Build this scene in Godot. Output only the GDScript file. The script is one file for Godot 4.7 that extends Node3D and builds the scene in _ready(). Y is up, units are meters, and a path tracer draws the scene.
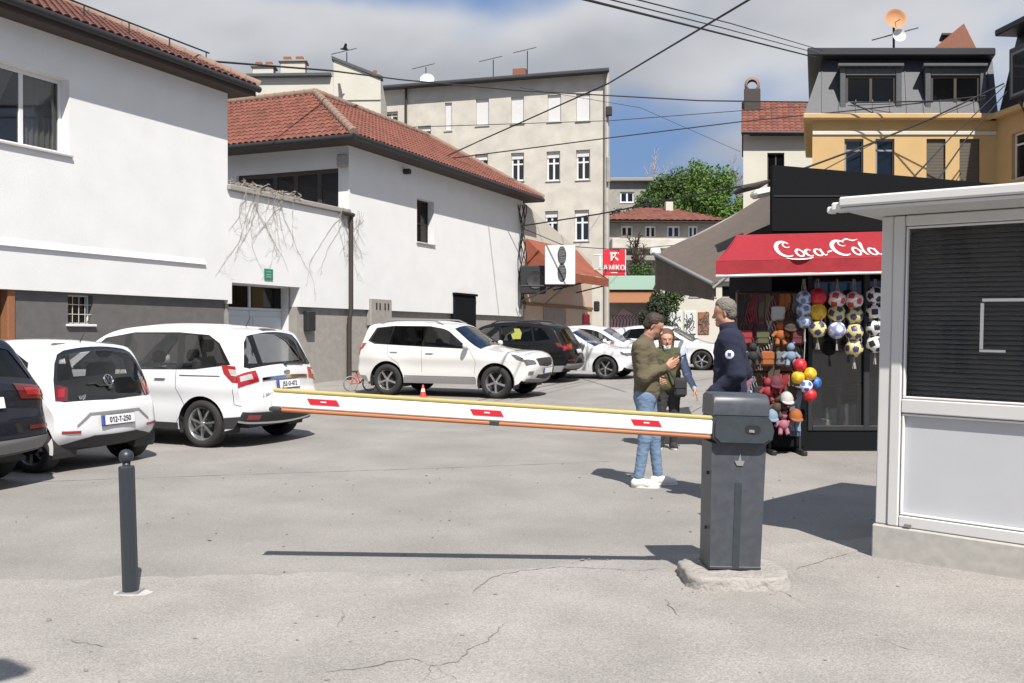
extends Node3D
# A parking lot behind a boom barrier. x right, y up, depth d = -z, metres. Pixels give directions only; depths come from ground contact and usual sizes.
const EYE := 1.55
const F := 1000.0
const HOR := 335.0
const UP := Vector3(0, 1, 0)
var M := {}
var used := {}
var rng := RandomNumberGenerator.new()

func _ready():
	rng.seed = 4242
	# --- camera
	var cam := Camera3D.new(); cam.name = "camera"; add_child(cam)
	cam.position = Vector3(0, EYE, 0); cam.fov = 37.71; cam.rotation.x = -atan(6.5 / F)
	cam.near = 0.1; cam.far = 2000.0; cam.current = true
	# --- sky, exposure
	var we := WorldEnvironment.new(); we.name = "world"; add_child(we)
	var env := Environment.new(); we.environment = env
	env.background_mode = Environment.BG_SKY
	env.tonemap_mode = Environment.TONE_MAPPER_LINEAR
	env.tonemap_exposure = 1.45
	env.sdfgi_enabled = true; env.ssao_enabled = true; env.ssil_enabled = true
	var sky := Sky.new(); var ps := PanoramaSkyMaterial.new()
	ps.panorama = sky_image(); sky.sky_material = ps; env.sky = sky
	env.background_energy_multiplier = 0.44
	# --- sun: behind the camera, a little to the right, about 52 degrees high
	var sun := DirectionalLight3D.new(); sun.name = "sun"; add_child(sun)
	var to_sun := Vector3(0.30, 1.33, 1.0).normalized()
	sun.look_at_from_position(to_sun * 100.0, Vector3.ZERO, UP)
	sun.light_energy = 1.6; sun.light_angular_distance = 0.5; sun.light_color = Color(1.0, 0.975, 0.94); sun.shadow_enabled = true
	make_materials()
	print("ground"); build_ground()
	print("buildings"); build_white_houses(); build_mid(); build_far(); build_right()
	print("shop"); build_kiosk(); build_shop()
	print("barrier"); build_barrier(); build_small()
	print("cars"); build_cars()
	print("people"); build_people()
	print("wires"); build_wires(); build_trees(); build_shadow_caster()
	print("done")

# ------------------------------------------------------------------ geometry helpers
func gh(d: float) -> float:
	return 0.65 * pow(clampf((d - 12.0) / 33.0, 0.0, 1.0), 1.15)
func wp(px: float, py: float, d: float) -> Vector3:
	return Vector3((px - 512.0) / F * d, EYE + (HOR - py) / F * d, -d)
func gp(px: float, py: float) -> Vector3:
	var d := EYE * F / (py - HOR)
	for i in 20: d = (EYE - gh(d)) * F / (py - HOR)
	return Vector3((px - 512.0) / F * d, gh(d), -d)
func on(node: Node3D, px: float, py: float, zf := 0.0) -> Vector2:
	# the point of a building's own facade plane that is seen at a pixel
	var inv := node.transform.affine_inverse()
	var o := inv * Vector3(0, EYE, 0)
	var r := inv.basis * Vector3((px - 512.0) / F, (HOR - py) / F, -1)
	var t := (zf - o.z) / r.z
	return Vector2(o.x + r.x * t, o.y + r.y * t)
func on_rect(node: Node3D, x0, y0, x1, y1, zf := 0.0) -> Rect2:
	var a := on(node, x0, y1, zf); var b := on(node, x1, y1, zf); var c := on(node, x0, y0, zf); var e := on(node, x1, y0, zf)
	var lo := (a.y + b.y) * 0.5; var hi := (c.y + e.y) * 0.5
	return Rect2((a.x + c.x) * 0.5, lo, (b.x + e.x) * 0.5 - (a.x + c.x) * 0.5, hi - lo)

func numbered(n: String) -> String:
	if not used.has(n):
		used[n] = 0
		return n
	used[n] += 1
	return "%s_%03d" % [n, used[n]]
func tag(o, label := "", category := "", group := "", kind := ""):
	if label: o.set_meta("label", label)
	if category: o.set_meta("category", category)
	if group: o.set_meta("group", group)
	if kind: o.set_meta("kind", kind)
	return o
func thing(called, label, category, at := Vector3.ZERO, turn := 0.0, group := "") -> Node3D:
	var o := Node3D.new(); o.name = numbered(called); add_child(o)
	o.position = at; o.rotation.y = turn
	tag(o, label, category, group)
	return o
func obj(mb, called: String, mat, parent = null) -> MeshInstance3D:
	var o := MeshInstance3D.new()
	o.mesh = mb.done() if mb is MB else mb
	o.material_override = mat
	o.cast_shadow = GeometryInstance3D.SHADOW_CASTING_SETTING_ON
	if parent == null:
		o.name = numbered(called); add_child(o)
	else:
		o.name = called; parent.add_child(o, true)
	return o

class MB:
	var st := SurfaceTool.new()
	static var shear := 0.0
	func _init():
		st.begin(Mesh.PRIMITIVE_TRIANGLES); st.set_smooth_group(-1)
	func done() -> ArrayMesh:
		st.generate_normals()
		return st.commit()
	func smooth(g := 1): st.set_smooth_group(g)
	func flat(): st.set_smooth_group(-1)
	func tint(c: Color): st.set_color(c)
	func tri(a: Vector3, b: Vector3, c: Vector3):
		if shear != 0.0:
			a.x -= a.z * shear; b.x -= b.z * shear; c.x -= c.z * shear
		st.add_vertex(a); st.add_vertex(c); st.add_vertex(b)
	func quad(a, b, c, d):
		tri(a, b, c); tri(a, c, d)
	func quad_out(a, b, c, d, mid: Vector3):
		if (b - a).cross(c - a).dot((a + b + c + d) * 0.25 - mid) < 0: quad(a, d, c, b)
		else: quad(a, b, c, d)
	func tri_out(a, b, c, mid: Vector3):
		if (b - a).cross(c - a).dot((a + b + c) / 3.0 - mid) < 0: tri(a, c, b)
		else: tri(a, b, c)
	func hexa(p: Array):
		# eight corners: 0-3 bottom ring, 4-7 top ring
		var m := Vector3.ZERO
		for q in p: m += q / 8.0
		quad_out(p[0], p[1], p[2], p[3], m); quad_out(p[4], p[5], p[6], p[7], m)
		for i in 4:
			var j := (i + 1) % 4
			quad_out(p[i], p[j], p[j + 4], p[i + 4], m)
	func box(c: Vector3, s: Vector3, bev := 0.0, bs := Basis.IDENTITY):
		var h := s * 0.5
		if bev <= 0.0:
			var p := []
			for y in [-1, 1]:
				for q in [[-1, -1], [1, -1], [1, 1], [-1, 1]]: p.append(c + bs * Vector3(q[0] * h.x, y * h.y, q[1] * h.z))
			hexa(p)
			return
		var k := minf(bev, minf(h.x, minf(h.y, h.z)) * 0.95)
		var v = func(ax: int, sg: Vector3) -> Vector3:
			var q := Vector3(sg.x * (h.x - k), sg.y * (h.y - k), sg.z * (h.z - k))
			q[ax] = sg[ax] * h[ax]
			return c + bs * q
		for ax in 3:
			var a1 := (ax + 1) % 3; var a2 := (ax + 2) % 3
			for s0 in [-1, 1]:
				var ring := []
				for q in [[-1, -1], [1, -1], [1, 1], [-1, 1]]:
					var sg := Vector3.ZERO; sg[ax] = s0; sg[a1] = q[0]; sg[a2] = q[1]
					ring.append(v.call(ax, sg))
				quad_out(ring[0], ring[1], ring[2], ring[3], c)
			# edges running along ax
			for q in [[-1, -1], [1, -1], [1, 1], [-1, 1]]:
				var lo := Vector3.ZERO; lo[ax] = -1; lo[a1] = q[0]; lo[a2] = q[1]
				var hi := lo; hi[ax] = 1
				quad_out(v.call(a1, lo), v.call(a1, hi), v.call(a2, hi), v.call(a2, lo), c)
		for sx in [-1, 1]:
			for sy in [-1, 1]:
				for sz in [-1, 1]:
					var sg := Vector3(sx, sy, sz)
					tri_out(v.call(0, sg), v.call(1, sg), v.call(2, sg), c)
	func span(a: Vector3, b: Vector3, bev := 0.0):
		box((a + b) * 0.5, (b - a).abs(), bev)
	func tube(pts: Array, rad, n := 8, caps := true):
		var rings := []
		var prev := Vector3.ZERO
		for i in pts.size():
			var t: Vector3
			if i == 0: t = pts[1] - pts[0]
			elif i == pts.size() - 1: t = pts[i] - pts[i - 1]
			else: t = pts[i + 1] - pts[i - 1]
			t = t.normalized()
			if prev == Vector3.ZERO: prev = t.cross(Vector3(0.31, 0.87, 0.39)).normalized()
			prev = (prev - t * prev.dot(t)).normalized()
			var w := t.cross(prev)
			var r: float = rad[i] if rad is Array else rad
			var ring := []
			for k in n:
				var a := TAU * k / n
				ring.append(pts[i] + (prev * cos(a) + w * sin(a)) * r)
			rings.append(ring)
		smooth(7)
		for i in rings.size() - 1:
			for k in n:
				var m := (k + 1) % n
				quad(rings[i][k], rings[i][m], rings[i + 1][m], rings[i + 1][k])
		flat()
		if caps:
			for k in range(1, n - 1):
				tri(rings[0][0], rings[0][k + 1], rings[0][k])
				var e: Array = rings[-1]
				tri(e[0], e[k], e[k + 1])
	func lathe(prof: Array, n: int, o := Vector3.ZERO, bs := Basis.IDENTITY, smth := true):
		# prof: Vector2(radius, height) from bottom to top, about the basis' y axis
		if smth: smooth(5)
		for i in prof.size() - 1:
			for k in n:
				var a := TAU * k / n; var b := TAU * (k + 1) / n
				var p = prof[i]; var q = prof[i + 1]
				var A: Vector3 = o + bs * Vector3(cos(a) * p.x, p.y, -sin(a) * p.x)
				var B: Vector3 = o + bs * Vector3(cos(b) * p.x, p.y, -sin(b) * p.x)
				var C: Vector3 = o + bs * Vector3(cos(b) * q.x, q.y, -sin(b) * q.x)
				var D: Vector3 = o + bs * Vector3(cos(a) * q.x, q.y, -sin(a) * q.x)
				if p.x > 1e-5: tri(A, B, C)
				if q.x > 1e-5: tri(A, C, D)
		flat()
	func prism(poly: PackedVector2Array, z0: float, z1: float, bs := Basis.IDENTITY, o := Vector3.ZERO):
		var pl := poly
		if Geometry2D.is_polygon_clockwise(pl): pl.reverse()
		var ix := Geometry2D.triangulate_polygon(pl)
		for i in range(0, ix.size(), 3):
			var a := pl[ix[i]]; var b := pl[ix[i + 1]]; var c := pl[ix[i + 2]]
			if (b - a).cross(c - a) < 0:
				var t := b; b = c; c = t
			tri(o + bs * Vector3(a.x, a.y, z1), o + bs * Vector3(b.x, b.y, z1), o + bs * Vector3(c.x, c.y, z1))
			tri(o + bs * Vector3(a.x, a.y, z0), o + bs * Vector3(c.x, c.y, z0), o + bs * Vector3(b.x, b.y, z0))
		for i in pl.size():
			var a := pl[i]; var b := pl[(i + 1) % pl.size()]
			quad(o + bs * Vector3(a.x, a.y, z0), o + bs * Vector3(b.x, b.y, z0), o + bs * Vector3(b.x, b.y, z1), o + bs * Vector3(a.x, a.y, z1))
	func ribbon(pts: Array, w, bs: Basis, o: Vector3, z := 0.0):
		# a flat band of width w along 2-D points of a plane
		for i in pts.size() - 1:
			var a: Vector2 = pts[i]; var b: Vector2 = pts[i + 1]
			var ta: Vector2 = (pts[i + 1] - pts[maxi(i - 1, 0)]).normalized()
			var tb: Vector2 = (pts[mini(i + 2, pts.size() - 1)] - pts[i]).normalized()
			var wa: float = (w[i] if w is Array else w) * 0.5
			var wb: float = (w[i + 1] if w is Array else w) * 0.5
			var na := Vector2(-ta.y, ta.x) * wa; var nb := Vector2(-tb.y, tb.x) * wb
			var q := [a - na, b - nb, b + nb, a + na]
			var v := []
			for e in q: v.append(o + bs * Vector3(e.x, e.y, z))
			quad(v[0], v[1], v[2], v[3])

func text_mesh(s: String, size: float, depth := 0.01, bold := true, serif := false, italic := false) -> TextMesh:
	var t := TextMesh.new(); var f := SystemFont.new()
	f.font_names = PackedStringArray(["Droid Serif" if serif else "Droid Sans"])
	f.font_weight = 700 if bold else 400; f.font_italic = italic
	t.font = f; t.text = s; t.font_size = 32; t.pixel_size = size / 32.0; t.depth = depth
	return t

# ------------------------------------------------------------------ materials
func lin(r, g, b) -> Color:
	return Color(r, g, b).linear_to_srgb()
func noise_tex(freq, lo, hi, seed_, size := 512, normal := false, type := FastNoiseLite.TYPE_SIMPLEX_SMOOTH, oct := 4, bump := 4.0) -> NoiseTexture2D:
	var n := FastNoiseLite.new(); n.noise_type = type; n.frequency = freq; n.seed = seed_; n.fractal_octaves = oct
	var t := NoiseTexture2D.new(); t.width = size; t.height = size; t.seamless = true; t.noise = n; t.generate_mipmaps = true
	if normal:
		t.as_normal_map = true; t.bump_strength = bump
	else:
		var g := Gradient.new(); g.set_color(0, Color(lo, lo, lo)); g.set_color(1, Color(hi, hi, hi)); t.color_ramp = g
	return t
func std(key: String, c: Color, rough := 0.6, metal := 0.0) -> StandardMaterial3D:
	var m := StandardMaterial3D.new(); m.albedo_color = c; m.roughness = rough; m.metallic = metal
	m.cull_mode = BaseMaterial3D.CULL_DISABLED
	M[key] = m
	return m
func grained(key, c, rough, tex, scale, ntex = null, nscale := 0.5) -> StandardMaterial3D:
	var m := std(key, c, rough)
	m.albedo_texture = tex; m.uv1_triplanar = true; m.uv1_world_triplanar = true; m.uv1_scale = Vector3.ONE * scale
	if ntex != null:
		m.normal_enabled = true; m.normal_texture = ntex; m.normal_scale = nscale
	return m
func glass(key, c: Color, alpha) -> StandardMaterial3D:
	var m := std(key, Color(c.r, c.g, c.b, alpha), 0.03)
	m.transparency = BaseMaterial3D.TRANSPARENCY_ALPHA; m.metallic_specular = 0.6
	return m
func coat(key, c, rough := 0.35, metal := 0.0) -> StandardMaterial3D:
	var m := std(key, c, rough, metal)
	m.clearcoat_enabled = true; m.clearcoat = 1.0; m.clearcoat_roughness = 0.04
	return m

func make_materials():
	var mottle := noise_tex(0.008, 0.955, 1.0, 3, 512)
	var grime := noise_tex(0.02, 0.86, 1.0, 8, 512, false, FastNoiseLite.TYPE_SIMPLEX_SMOOTH, 6)
	var bump := noise_tex(0.06, 0, 1, 5, 512, true)
	var fine := noise_tex(0.25, 0, 1, 6, 512, true, FastNoiseLite.TYPE_SIMPLEX_SMOOTH, 3, 6.0)
	var weave := noise_tex(0.3, 0.86, 1.0, 9, 256, false, FastNoiseLite.TYPE_VALUE, 2)
	var speck := noise_tex(0.33, 0.70, 1.0, 11, 1024, false, FastNoiseLite.TYPE_VALUE, 3)
	var blot := noise_tex(0.006, 0.87, 1.0, 12, 1024, false, FastNoiseLite.TYPE_SIMPLEX_SMOOTH, 6)
	grained("white_wall", lin(0.72, 0.725, 0.725), 0.9, mottle, 0.23, fine, 0.06)
	grained("cream_wall", lin(0.59, 0.56, 0.50), 0.9, grime, 0.09, fine, 0.06)
	grained("pale_wall", lin(0.54, 0.525, 0.46), 0.9, mottle, 0.12, fine, 0.06)
	grained("grey_base", lin(0.135, 0.13, 0.128), 0.9, grime, 0.35, fine, 0.12)
	grained("beige_base", lin(0.33, 0.31, 0.285), 0.9, grime, 0.35, fine, 0.12)
	grained("peach_wall", lin(0.56, 0.44, 0.36), 0.9, mottle, 0.2, fine, 0.06)
	grained("yellow_wall", lin(0.49, 0.335, 0.155), 0.9, mottle, 0.2, fine, 0.06)
	grained("grey_render", lin(0.36, 0.34, 0.31), 0.9, grime, 0.15, fine, 0.15)
	grained("concrete", lin(0.36, 0.34, 0.315), 0.95, grime, 0.8, bump, 1.0)
	grained("coping", lin(0.33, 0.31, 0.28), 0.95, grime, 1.2, bump, 0.8)
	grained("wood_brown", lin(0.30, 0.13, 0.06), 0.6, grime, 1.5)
	grained("dark_timber", lin(0.045, 0.035, 0.03), 0.7, grime, 1.5)
	std("soffit", lin(0.05, 0.035, 0.03), 0.8)
	var tl := grained("roof_tile", lin(0.215, 0.075, 0.050), 0.85, grime, 0.9, fine, 0.15); tl.vertex_color_use_as_albedo = true
	var tb := grained("roof_tile_brown", lin(0.14, 0.052, 0.037), 0.85, grime, 0.9, fine, 0.15); tb.vertex_color_use_as_albedo = true
	grained("ridge_tile", lin(0.27, 0.18, 0.135), 0.9, grime, 1.2, fine, 0.15)
	grained("brick", lin(0.30, 0.13, 0.085), 0.9, grime, 1.0, fine, 0.6)
	grained("slate", lin(0.075, 0.08, 0.09), 0.6, grime, 0.5, fine, 0.06)
	std("dark_metal", lin(0.03, 0.03, 0.033), 0.5, 0.3)
	std("black_panel", lin(0.010, 0.011, 0.012), 0.75).metallic_specular = 0.15
	std("white_frame", lin(0.66, 0.66, 0.66), 0.4)
	std("shutter_white", lin(0.68, 0.68, 0.68), 0.5)
	std("sill", lin(0.45, 0.44, 0.43), 0.7)
	std("dark_frame", lin(0.05, 0.04, 0.035), 0.5)
	std("shutter_dark", lin(0.10, 0.085, 0.07), 0.6)
	std("grille_paint", lin(0.55, 0.53, 0.50), 0.5, 0.2)
	glass("pane", Color(0.10, 0.12, 0.14), 0.35)
	glass("dim_pane", Color(0.06, 0.065, 0.07), 0.72).metallic_specular = 0.35
	glass("kiosk_glass", Color(0.01, 0.012, 0.012), 0.16).metallic_specular = 0.25
	var cu := grained("curtain", lin(0.50, 0.49, 0.45), 0.9, weave, 3.0); cu.backlight_enabled = true; cu.backlight = Color(0.2, 0.2, 0.19)
	std("room_wall", lin(0.45, 0.43, 0.40), 0.9)
	grained("door_blue", lin(0.52, 0.56, 0.60), 0.5, mottle, 0.5)
	std("green_sign", lin(0.02, 0.20, 0.13), 0.5)
	# ground
	for g in [["asphalt", lin(0.40, 0.378, 0.352)], ["asphalt_near", lin(0.46, 0.434, 0.405)]]:
		var m := std(g[0], g[1], 0.95)
		m.albedo_texture = speck; m.uv1_scale = Vector3.ONE * (0.55 if g[0] == "asphalt" else 0.42)
		m.normal_enabled = true; m.normal_texture = fine; m.normal_scale = 0.10 if g[0] == "asphalt" else 0.16
		m.detail_enabled = true; m.detail_blend_mode = BaseMaterial3D.BLEND_MODE_MUL; m.detail_albedo = blot; m.detail_uv_layer = BaseMaterial3D.DETAIL_UV_2
		m.uv2_scale = Vector3.ONE * (0.11 if g[0] == "asphalt" else 0.17)
	std("crack", lin(0.20, 0.18, 0.16), 1.0)
	std("crack_old", lin(0.27, 0.255, 0.24), 1.0)
	std("stone_chip", lin(0.20, 0.18, 0.16), 0.95)
	grained("mortar", lin(0.52, 0.50, 0.47), 0.95, grime, 2.0, bump, 0.8)
	# cars
	coat("paint_white", lin(0.66, 0.67, 0.685), 0.35)
	coat("paint_pearl", lin(0.63, 0.625, 0.605), 0.35)
	coat("paint_navy", lin(0.012, 0.014, 0.021), 0.45, 0.1).clearcoat = 0.5
	coat("paint_black", lin(0.008, 0.008, 0.009), 0.5).clearcoat = 0.3
	M.paint_black.metallic_specular = 0.2; M.paint_navy.metallic_specular = 0.25
	std("gloss_black", lin(0.010, 0.011, 0.012), 0.06).metallic_specular = 0.6
	std("plastic", lin(0.028, 0.028, 0.030), 0.65)
	std("plastic_grey", lin(0.20, 0.20, 0.20), 0.55)
	std("tyre", lin(0.022, 0.021, 0.020), 0.85)
	std("rim", lin(0.50, 0.50, 0.51), 0.3, 0.85)
	std("rim_dark", lin(0.05, 0.05, 0.052), 0.5, 0.4)
	std("chrome", lin(0.70, 0.70, 0.71), 0.12, 1.0)
	std("seam", lin(0.06, 0.06, 0.06), 0.7)
	coat("lamp_red", lin(0.32, 0.012, 0.015), 0.2)
	coat("lamp_dark_red", lin(0.11, 0.010, 0.012), 0.15)
	coat("lamp_clear", lin(0.55, 0.53, 0.53), 0.12, 0.35)
	coat("lamp_smoke", lin(0.16, 0.165, 0.17), 0.1, 0.4)
	std("upholstery", lin(0.075, 0.075, 0.08), 0.9)
	glass("car_glass", Color(0.03, 0.045, 0.045), 0.42)
	glass("car_glass_dark", Color(0.008, 0.010, 0.011), 0.86).metallic_specular = 0.35
	std("plate", lin(0.72, 0.73, 0.74), 0.45)
	std("plate_blue", lin(0.03, 0.07, 0.40), 0.45)
	std("ink", lin(0.02, 0.02, 0.025), 0.6)
	std("hi_vis", lin(0.28, 0.29, 0.05), 0.7)
	# street things
	var bg := grained("barrier_grey", lin(0.072, 0.080, 0.094), 0.42, noise_tex(0.03, 0.85, 1.0, 21, 256), 1.5); bg.metallic = 0.15
	grained("barrier_dark", lin(0.036, 0.045, 0.054), 0.45, noise_tex(0.03, 0.85, 1.0, 22, 256), 1.5)
	std("slot_black", lin(0.01, 0.01, 0.011), 0.6)
	std("boom_white", lin(0.68, 0.675, 0.66), 0.4)
	std("boom_yellow", lin(0.37, 0.31, 0.11), 0.5)
	std("boom_orange", lin(0.40, 0.15, 0.06), 0.6)
	std("reflector", lin(0.50, 0.015, 0.03), 0.3)
	std("bollard_paint", lin(0.024, 0.031, 0.038), 0.4)
	grained("kiosk_frame", lin(0.60, 0.60, 0.595), 0.45, mottle, 0.5)
	grained("kiosk_panel", lin(0.50, 0.51, 0.535), 0.5, mottle, 0.4)
	grained("kiosk_base", lin(0.47, 0.455, 0.425), 0.7, grime, 1.2)
	std("blind", lin(0.16, 0.168, 0.162), 0.6)
	std("tape", lin(0.72, 0.72, 0.70), 0.5)
	var aw := grained("awning_red", lin(0.31, 0.011, 0.020), 0.75, grime, 0.8); aw.backlight_enabled = true; aw.backlight = Color(0.12, 0.01, 0.01)
	var at := grained("awning_tan", lin(0.115, 0.09, 0.075), 0.9, grime, 0.7); at.backlight_enabled = true; at.backlight = Color(0.08, 0.06, 0.05)
	grained("awning_orange", lin(0.30, 0.085, 0.045), 0.8, grime, 0.4)
	std("awning_print", lin(0.78, 0.70, 0.66), 0.7)
	std("sign_red", lin(0.55, 0.015, 0.03), 0.5)
	std("sign_white", lin(0.66, 0.66, 0.65), 0.5)
	std("sign_ink", lin(0.05, 0.05, 0.055), 0.7)
	std("teal", lin(0.30, 0.45, 0.38), 0.8)
	std("graffiti_pink", lin(0.52, 0.36, 0.42), 0.8)
	std("graffiti_white", lin(0.55, 0.57, 0.57), 0.8)
	std("wire", lin(0.015, 0.015, 0.016), 0.7)
	std("bark", lin(0.10, 0.08, 0.06), 0.95)
	std("twig", lin(0.36, 0.325, 0.29), 0.95)
	std("cone_red", lin(0.60, 0.05, 0.03), 0.6)
	std("dish_rust", lin(0.45, 0.22, 0.10), 0.7)
	for l in [["leaf_fresh", lin(0.10, 0.19, 0.028)], ["leaf_mid", lin(0.065, 0.12, 0.026)], ["leaf_dark", lin(0.025, 0.045, 0.018)]]:
		var m := std(l[0], l[1], 0.7); m.vertex_color_use_as_albedo = true; m.backlight_enabled = true; m.backlight = l[1]
	# people
	std("skin", lin(0.46, 0.24, 0.165), 0.6).subsurf_scatter_strength = 0.1
	std("hair_brown", lin(0.035, 0.022, 0.015), 0.7)
	std("hair_chestnut", lin(0.10, 0.045, 0.022), 0.65)
	std("hair_grey", lin(0.15, 0.135, 0.115), 0.8)
	for c in [["knit_olive", lin(0.125, 0.105, 0.062)], ["denim", lin(0.165, 0.245, 0.37)], ["vest_green", lin(0.085, 0.085, 0.038)], ["shirt_blue", lin(0.42, 0.52, 0.74)], ["trousers_dark", lin(0.035, 0.035, 0.037)], ["jacket_navy", lin(0.014, 0.017, 0.042)], ["mask_blue", lin(0.45, 0.58, 0.62)]]:
		grained(c[0], c[1], 0.95, weave, 5.0, fine, 0.15)
	std("shoe_white", lin(0.66, 0.65, 0.62), 0.6)
	std("eye", lin(0.03, 0.025, 0.02), 0.3)
	std("lip", lin(0.34, 0.12, 0.10), 0.6)

func sky_image() -> ImageTexture:
	var w := 1024; var h := 512
	var img := Image.create(w, h, false, Image.FORMAT_RGBF)
	var n := FastNoiseLite.new(); n.seed = 77; n.frequency = 1.0; n.fractal_octaves = 6; n.fractal_gain = 0.52
	var n2 := FastNoiseLite.new(); n2.seed = 15; n2.frequency = 1.0; n2.fractal_octaves = 3
	for j in h:
		var up := cos(PI * (j + 0.5) / h)
		for i in w:
			var a := TAU * (i + 0.5) / w
			var s := sqrt(maxf(0.0, 1.0 - up * up))
			var d := Vector3(sin(a) * s, up, -cos(a) * s)
			var blue := Color(0.20, 0.42, 0.88).lerp(Color(0.33, 0.55, 0.95), pow(1.0 - clampf(up, 0, 1), 3.0))
			var c := blue
			if up > -0.02:
				# clouds lie on a sheet overhead, so they flatten towards the horizon
				var q := d / (maxf(up, 0.0) + 0.16)
				var v := n.get_noise_3d(q.x * 0.75 + 3.1, q.z * 0.75 + 1.2, 0.4) + 0.55 * n2.get_noise_3d(q.x * 0.3 + 2.0, q.z * 0.3, 5.0)
				var cover := smoothstep(-0.30, 0.10, v + 0.10)
				cover *= smoothstep(0.15, 0.27, up + 0.16 * n2.get_noise_3d(d.x * 3.0, d.y * 8.0, d.z * 3.0))
				cover = maxf(cover, 0.10 * smoothstep(0.0, 0.2, v + 0.2))
				var thick := smoothstep(-0.1, 0.55, v + 0.12 * n.get_noise_3d(q.x * 2.2, q.z * 2.2, 9.0))
				var cl := Color(1.02, 1.04, 1.09).lerp(Color(0.66, 0.69, 0.76), thick)
				c = blue.lerp(cl, cover)
			else:
				c = Color(0.45, 0.43, 0.41)
			img.set_pixel(i, j, c)
	return ImageTexture.create_from_image(img)

# ------------------------------------------------------------------ ground
func sheet(xs: Array, ds: Array, lift: float) -> ArrayMesh:
	var st := SurfaceTool.new(); st.begin(Mesh.PRIMITIVE_TRIANGLES)
	for j in ds.size():
		for i in xs.size():
			var d: float = ds[j]; var x: float = xs[i]
			st.set_uv(Vector2(x, -d)); st.set_uv2(Vector2(x, -d))
			st.set_normal(UP); st.add_vertex(Vector3(x, gh(d) + lift, -d))
	for j in ds.size() - 1:
		for i in xs.size() - 1:
			var a := j * xs.size() + i; var b := a + xs.size()
			for k in [a, b, b + 1, a, b + 1, a + 1]: st.add_index(k)
	st.generate_tangents()
	return st.commit()
func build_ground():
	var ds := [-60.0, -10.0, 0.0, 6.0, 12.0]
	for i in 33: ds.append(13.0 + i)
	for e in [60.0, 120.0, 250.0, 500.0, 900.0]: ds.append(e)
	var o := obj(sheet([-700.0, -100.0, -20.0, 0.0, 20.0, 100.0, 700.0], ds, 0.0), "ground", M.asphalt)
	tag(o, "", "", "", "structure")
	# the older, coarser strip of asphalt in front of the barrier, its far edge uneven
	var edge := []
	var nz := FastNoiseLite.new(); nz.seed = 5; nz.frequency = 0.9; nz.fractal_octaves = 4
	for i in 261:
		var px := -160.0 + i * 5.0
		var y: float
		if px < 520: y = lerpf(582, 570, clampf((px + 60) / 580.0, 0, 1))
		else: y = lerpf(570, 538, clampf((px - 520) / 340.0, 0, 1))
		var g := gp(px, y)
		edge.append(g + Vector3(0, 0, nz.get_noise_1d(g.x * 3.0) * 0.09))
	var st := SurfaceTool.new(); st.begin(Mesh.PRIMITIVE_TRIANGLES)
	for e in edge:
		for z in [e.z, -4.0, 8.0]:
			st.set_uv(Vector2(e.x, z)); st.set_uv2(Vector2(e.x + 31.0, z + 17.0)); st.set_normal(UP)
			st.add_vertex(Vector3(e.x * (1.0 if z < -3 else 1.0), 0.004, z))
	for i in edge.size() - 1:
		for r in 2:
			var a := i * 3 + r
			for k in [a, a + 3, a + 4, a, a + 4, a + 1]: st.add_index(k)
	st.generate_tangents()
	o = obj(st.commit(), "road", M.asphalt_near)
	tag(o, "", "", "", "structure")
	# cracks
	var lines := [
		[[425, 683], [432, 668], [455, 664], [470, 650], [488, 642], [500, 630], [508, 620]],
		[[432, 668], [414, 660], [395, 662], [372, 668], [350, 671], [300, 676]],
		[[432, 668], [446, 676], [462, 683]],
		[[468, 597], [478, 590], [487, 582], [500, 576], [520, 572], [560, 568], [610, 570], [640, 572], [672, 568]],
		[[664, 600], [674, 612], [684, 622]],
		[[344, 612], [338, 630]],
		[[780, 592], [800, 602], [812, 606]],
		[[790, 572], [830, 560], [860, 552]],
		[[880, 640], [905, 650], [940, 655]],
		[[60, 640], [100, 648], [130, 646]]]
	var mb := MB.new()
	for l in lines:
		var pts := []; var ws := []
		for k in l.size() - 1:
			var a := gp(l[k][0], l[k][1]); var b := gp(l[k + 1][0], l[k + 1][1])
			var n := maxi(2, int(a.distance_to(b) / 0.035))
			for q in n:
				var p := a.lerp(b, float(q) / n)
				pts.append(Vector2(p.x + rng.randf_range(-1, 1) * 0.012, p.z + rng.randf_range(-1, 1) * 0.012))
				ws.append(rng.randf_range(0.002, 0.010))
		for k in [0, 1, 2]:
			ws[k] *= 0.3; ws[ws.size() - 1 - k] *= 0.3
		mb.ribbon(pts, ws, Basis(Vector3(1, 0, 0), Vector3(0, 0, 1), Vector3(0, -1, 0)), Vector3(0, 0.008, 0))
	tag(obj(mb, "crack", M.crack, get_node("road")), "", "", "", "stuff")
	mb = MB.new()
	for l in [[[0, 483], [60, 481], [200, 476], [420, 469], [620, 461]], [[330, 436], [420, 428], [560, 432]]]:
		var pts := []; var ws := []
		for k in l.size() - 1:
			var a := gp(l[k][0], l[k][1]); var b := gp(l[k + 1][0], l[k + 1][1])
			var n := maxi(2, int(a.distance_to(b) / 0.12))
			for q in n:
				var p := a.lerp(b, float(q) / n)
				pts.append(Vector2(p.x, p.z + rng.randf_range(-1, 1) * 0.02)); ws.append(rng.randf_range(0.006, 0.028))
		mb.ribbon(pts, ws, Basis(Vector3(1, 0, 0), Vector3(0, 0, 1), Vector3(0, -1, 0)), Vector3(0, 0.006, 0))
	# (the joint between two asphalt lays)
	var gj := obj(mb, "joint", M.crack_old, get_node("ground")); tag(gj, "", "", "", "stuff")
	# grit, leaves and pebbles lying about
	mb = MB.new()
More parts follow.
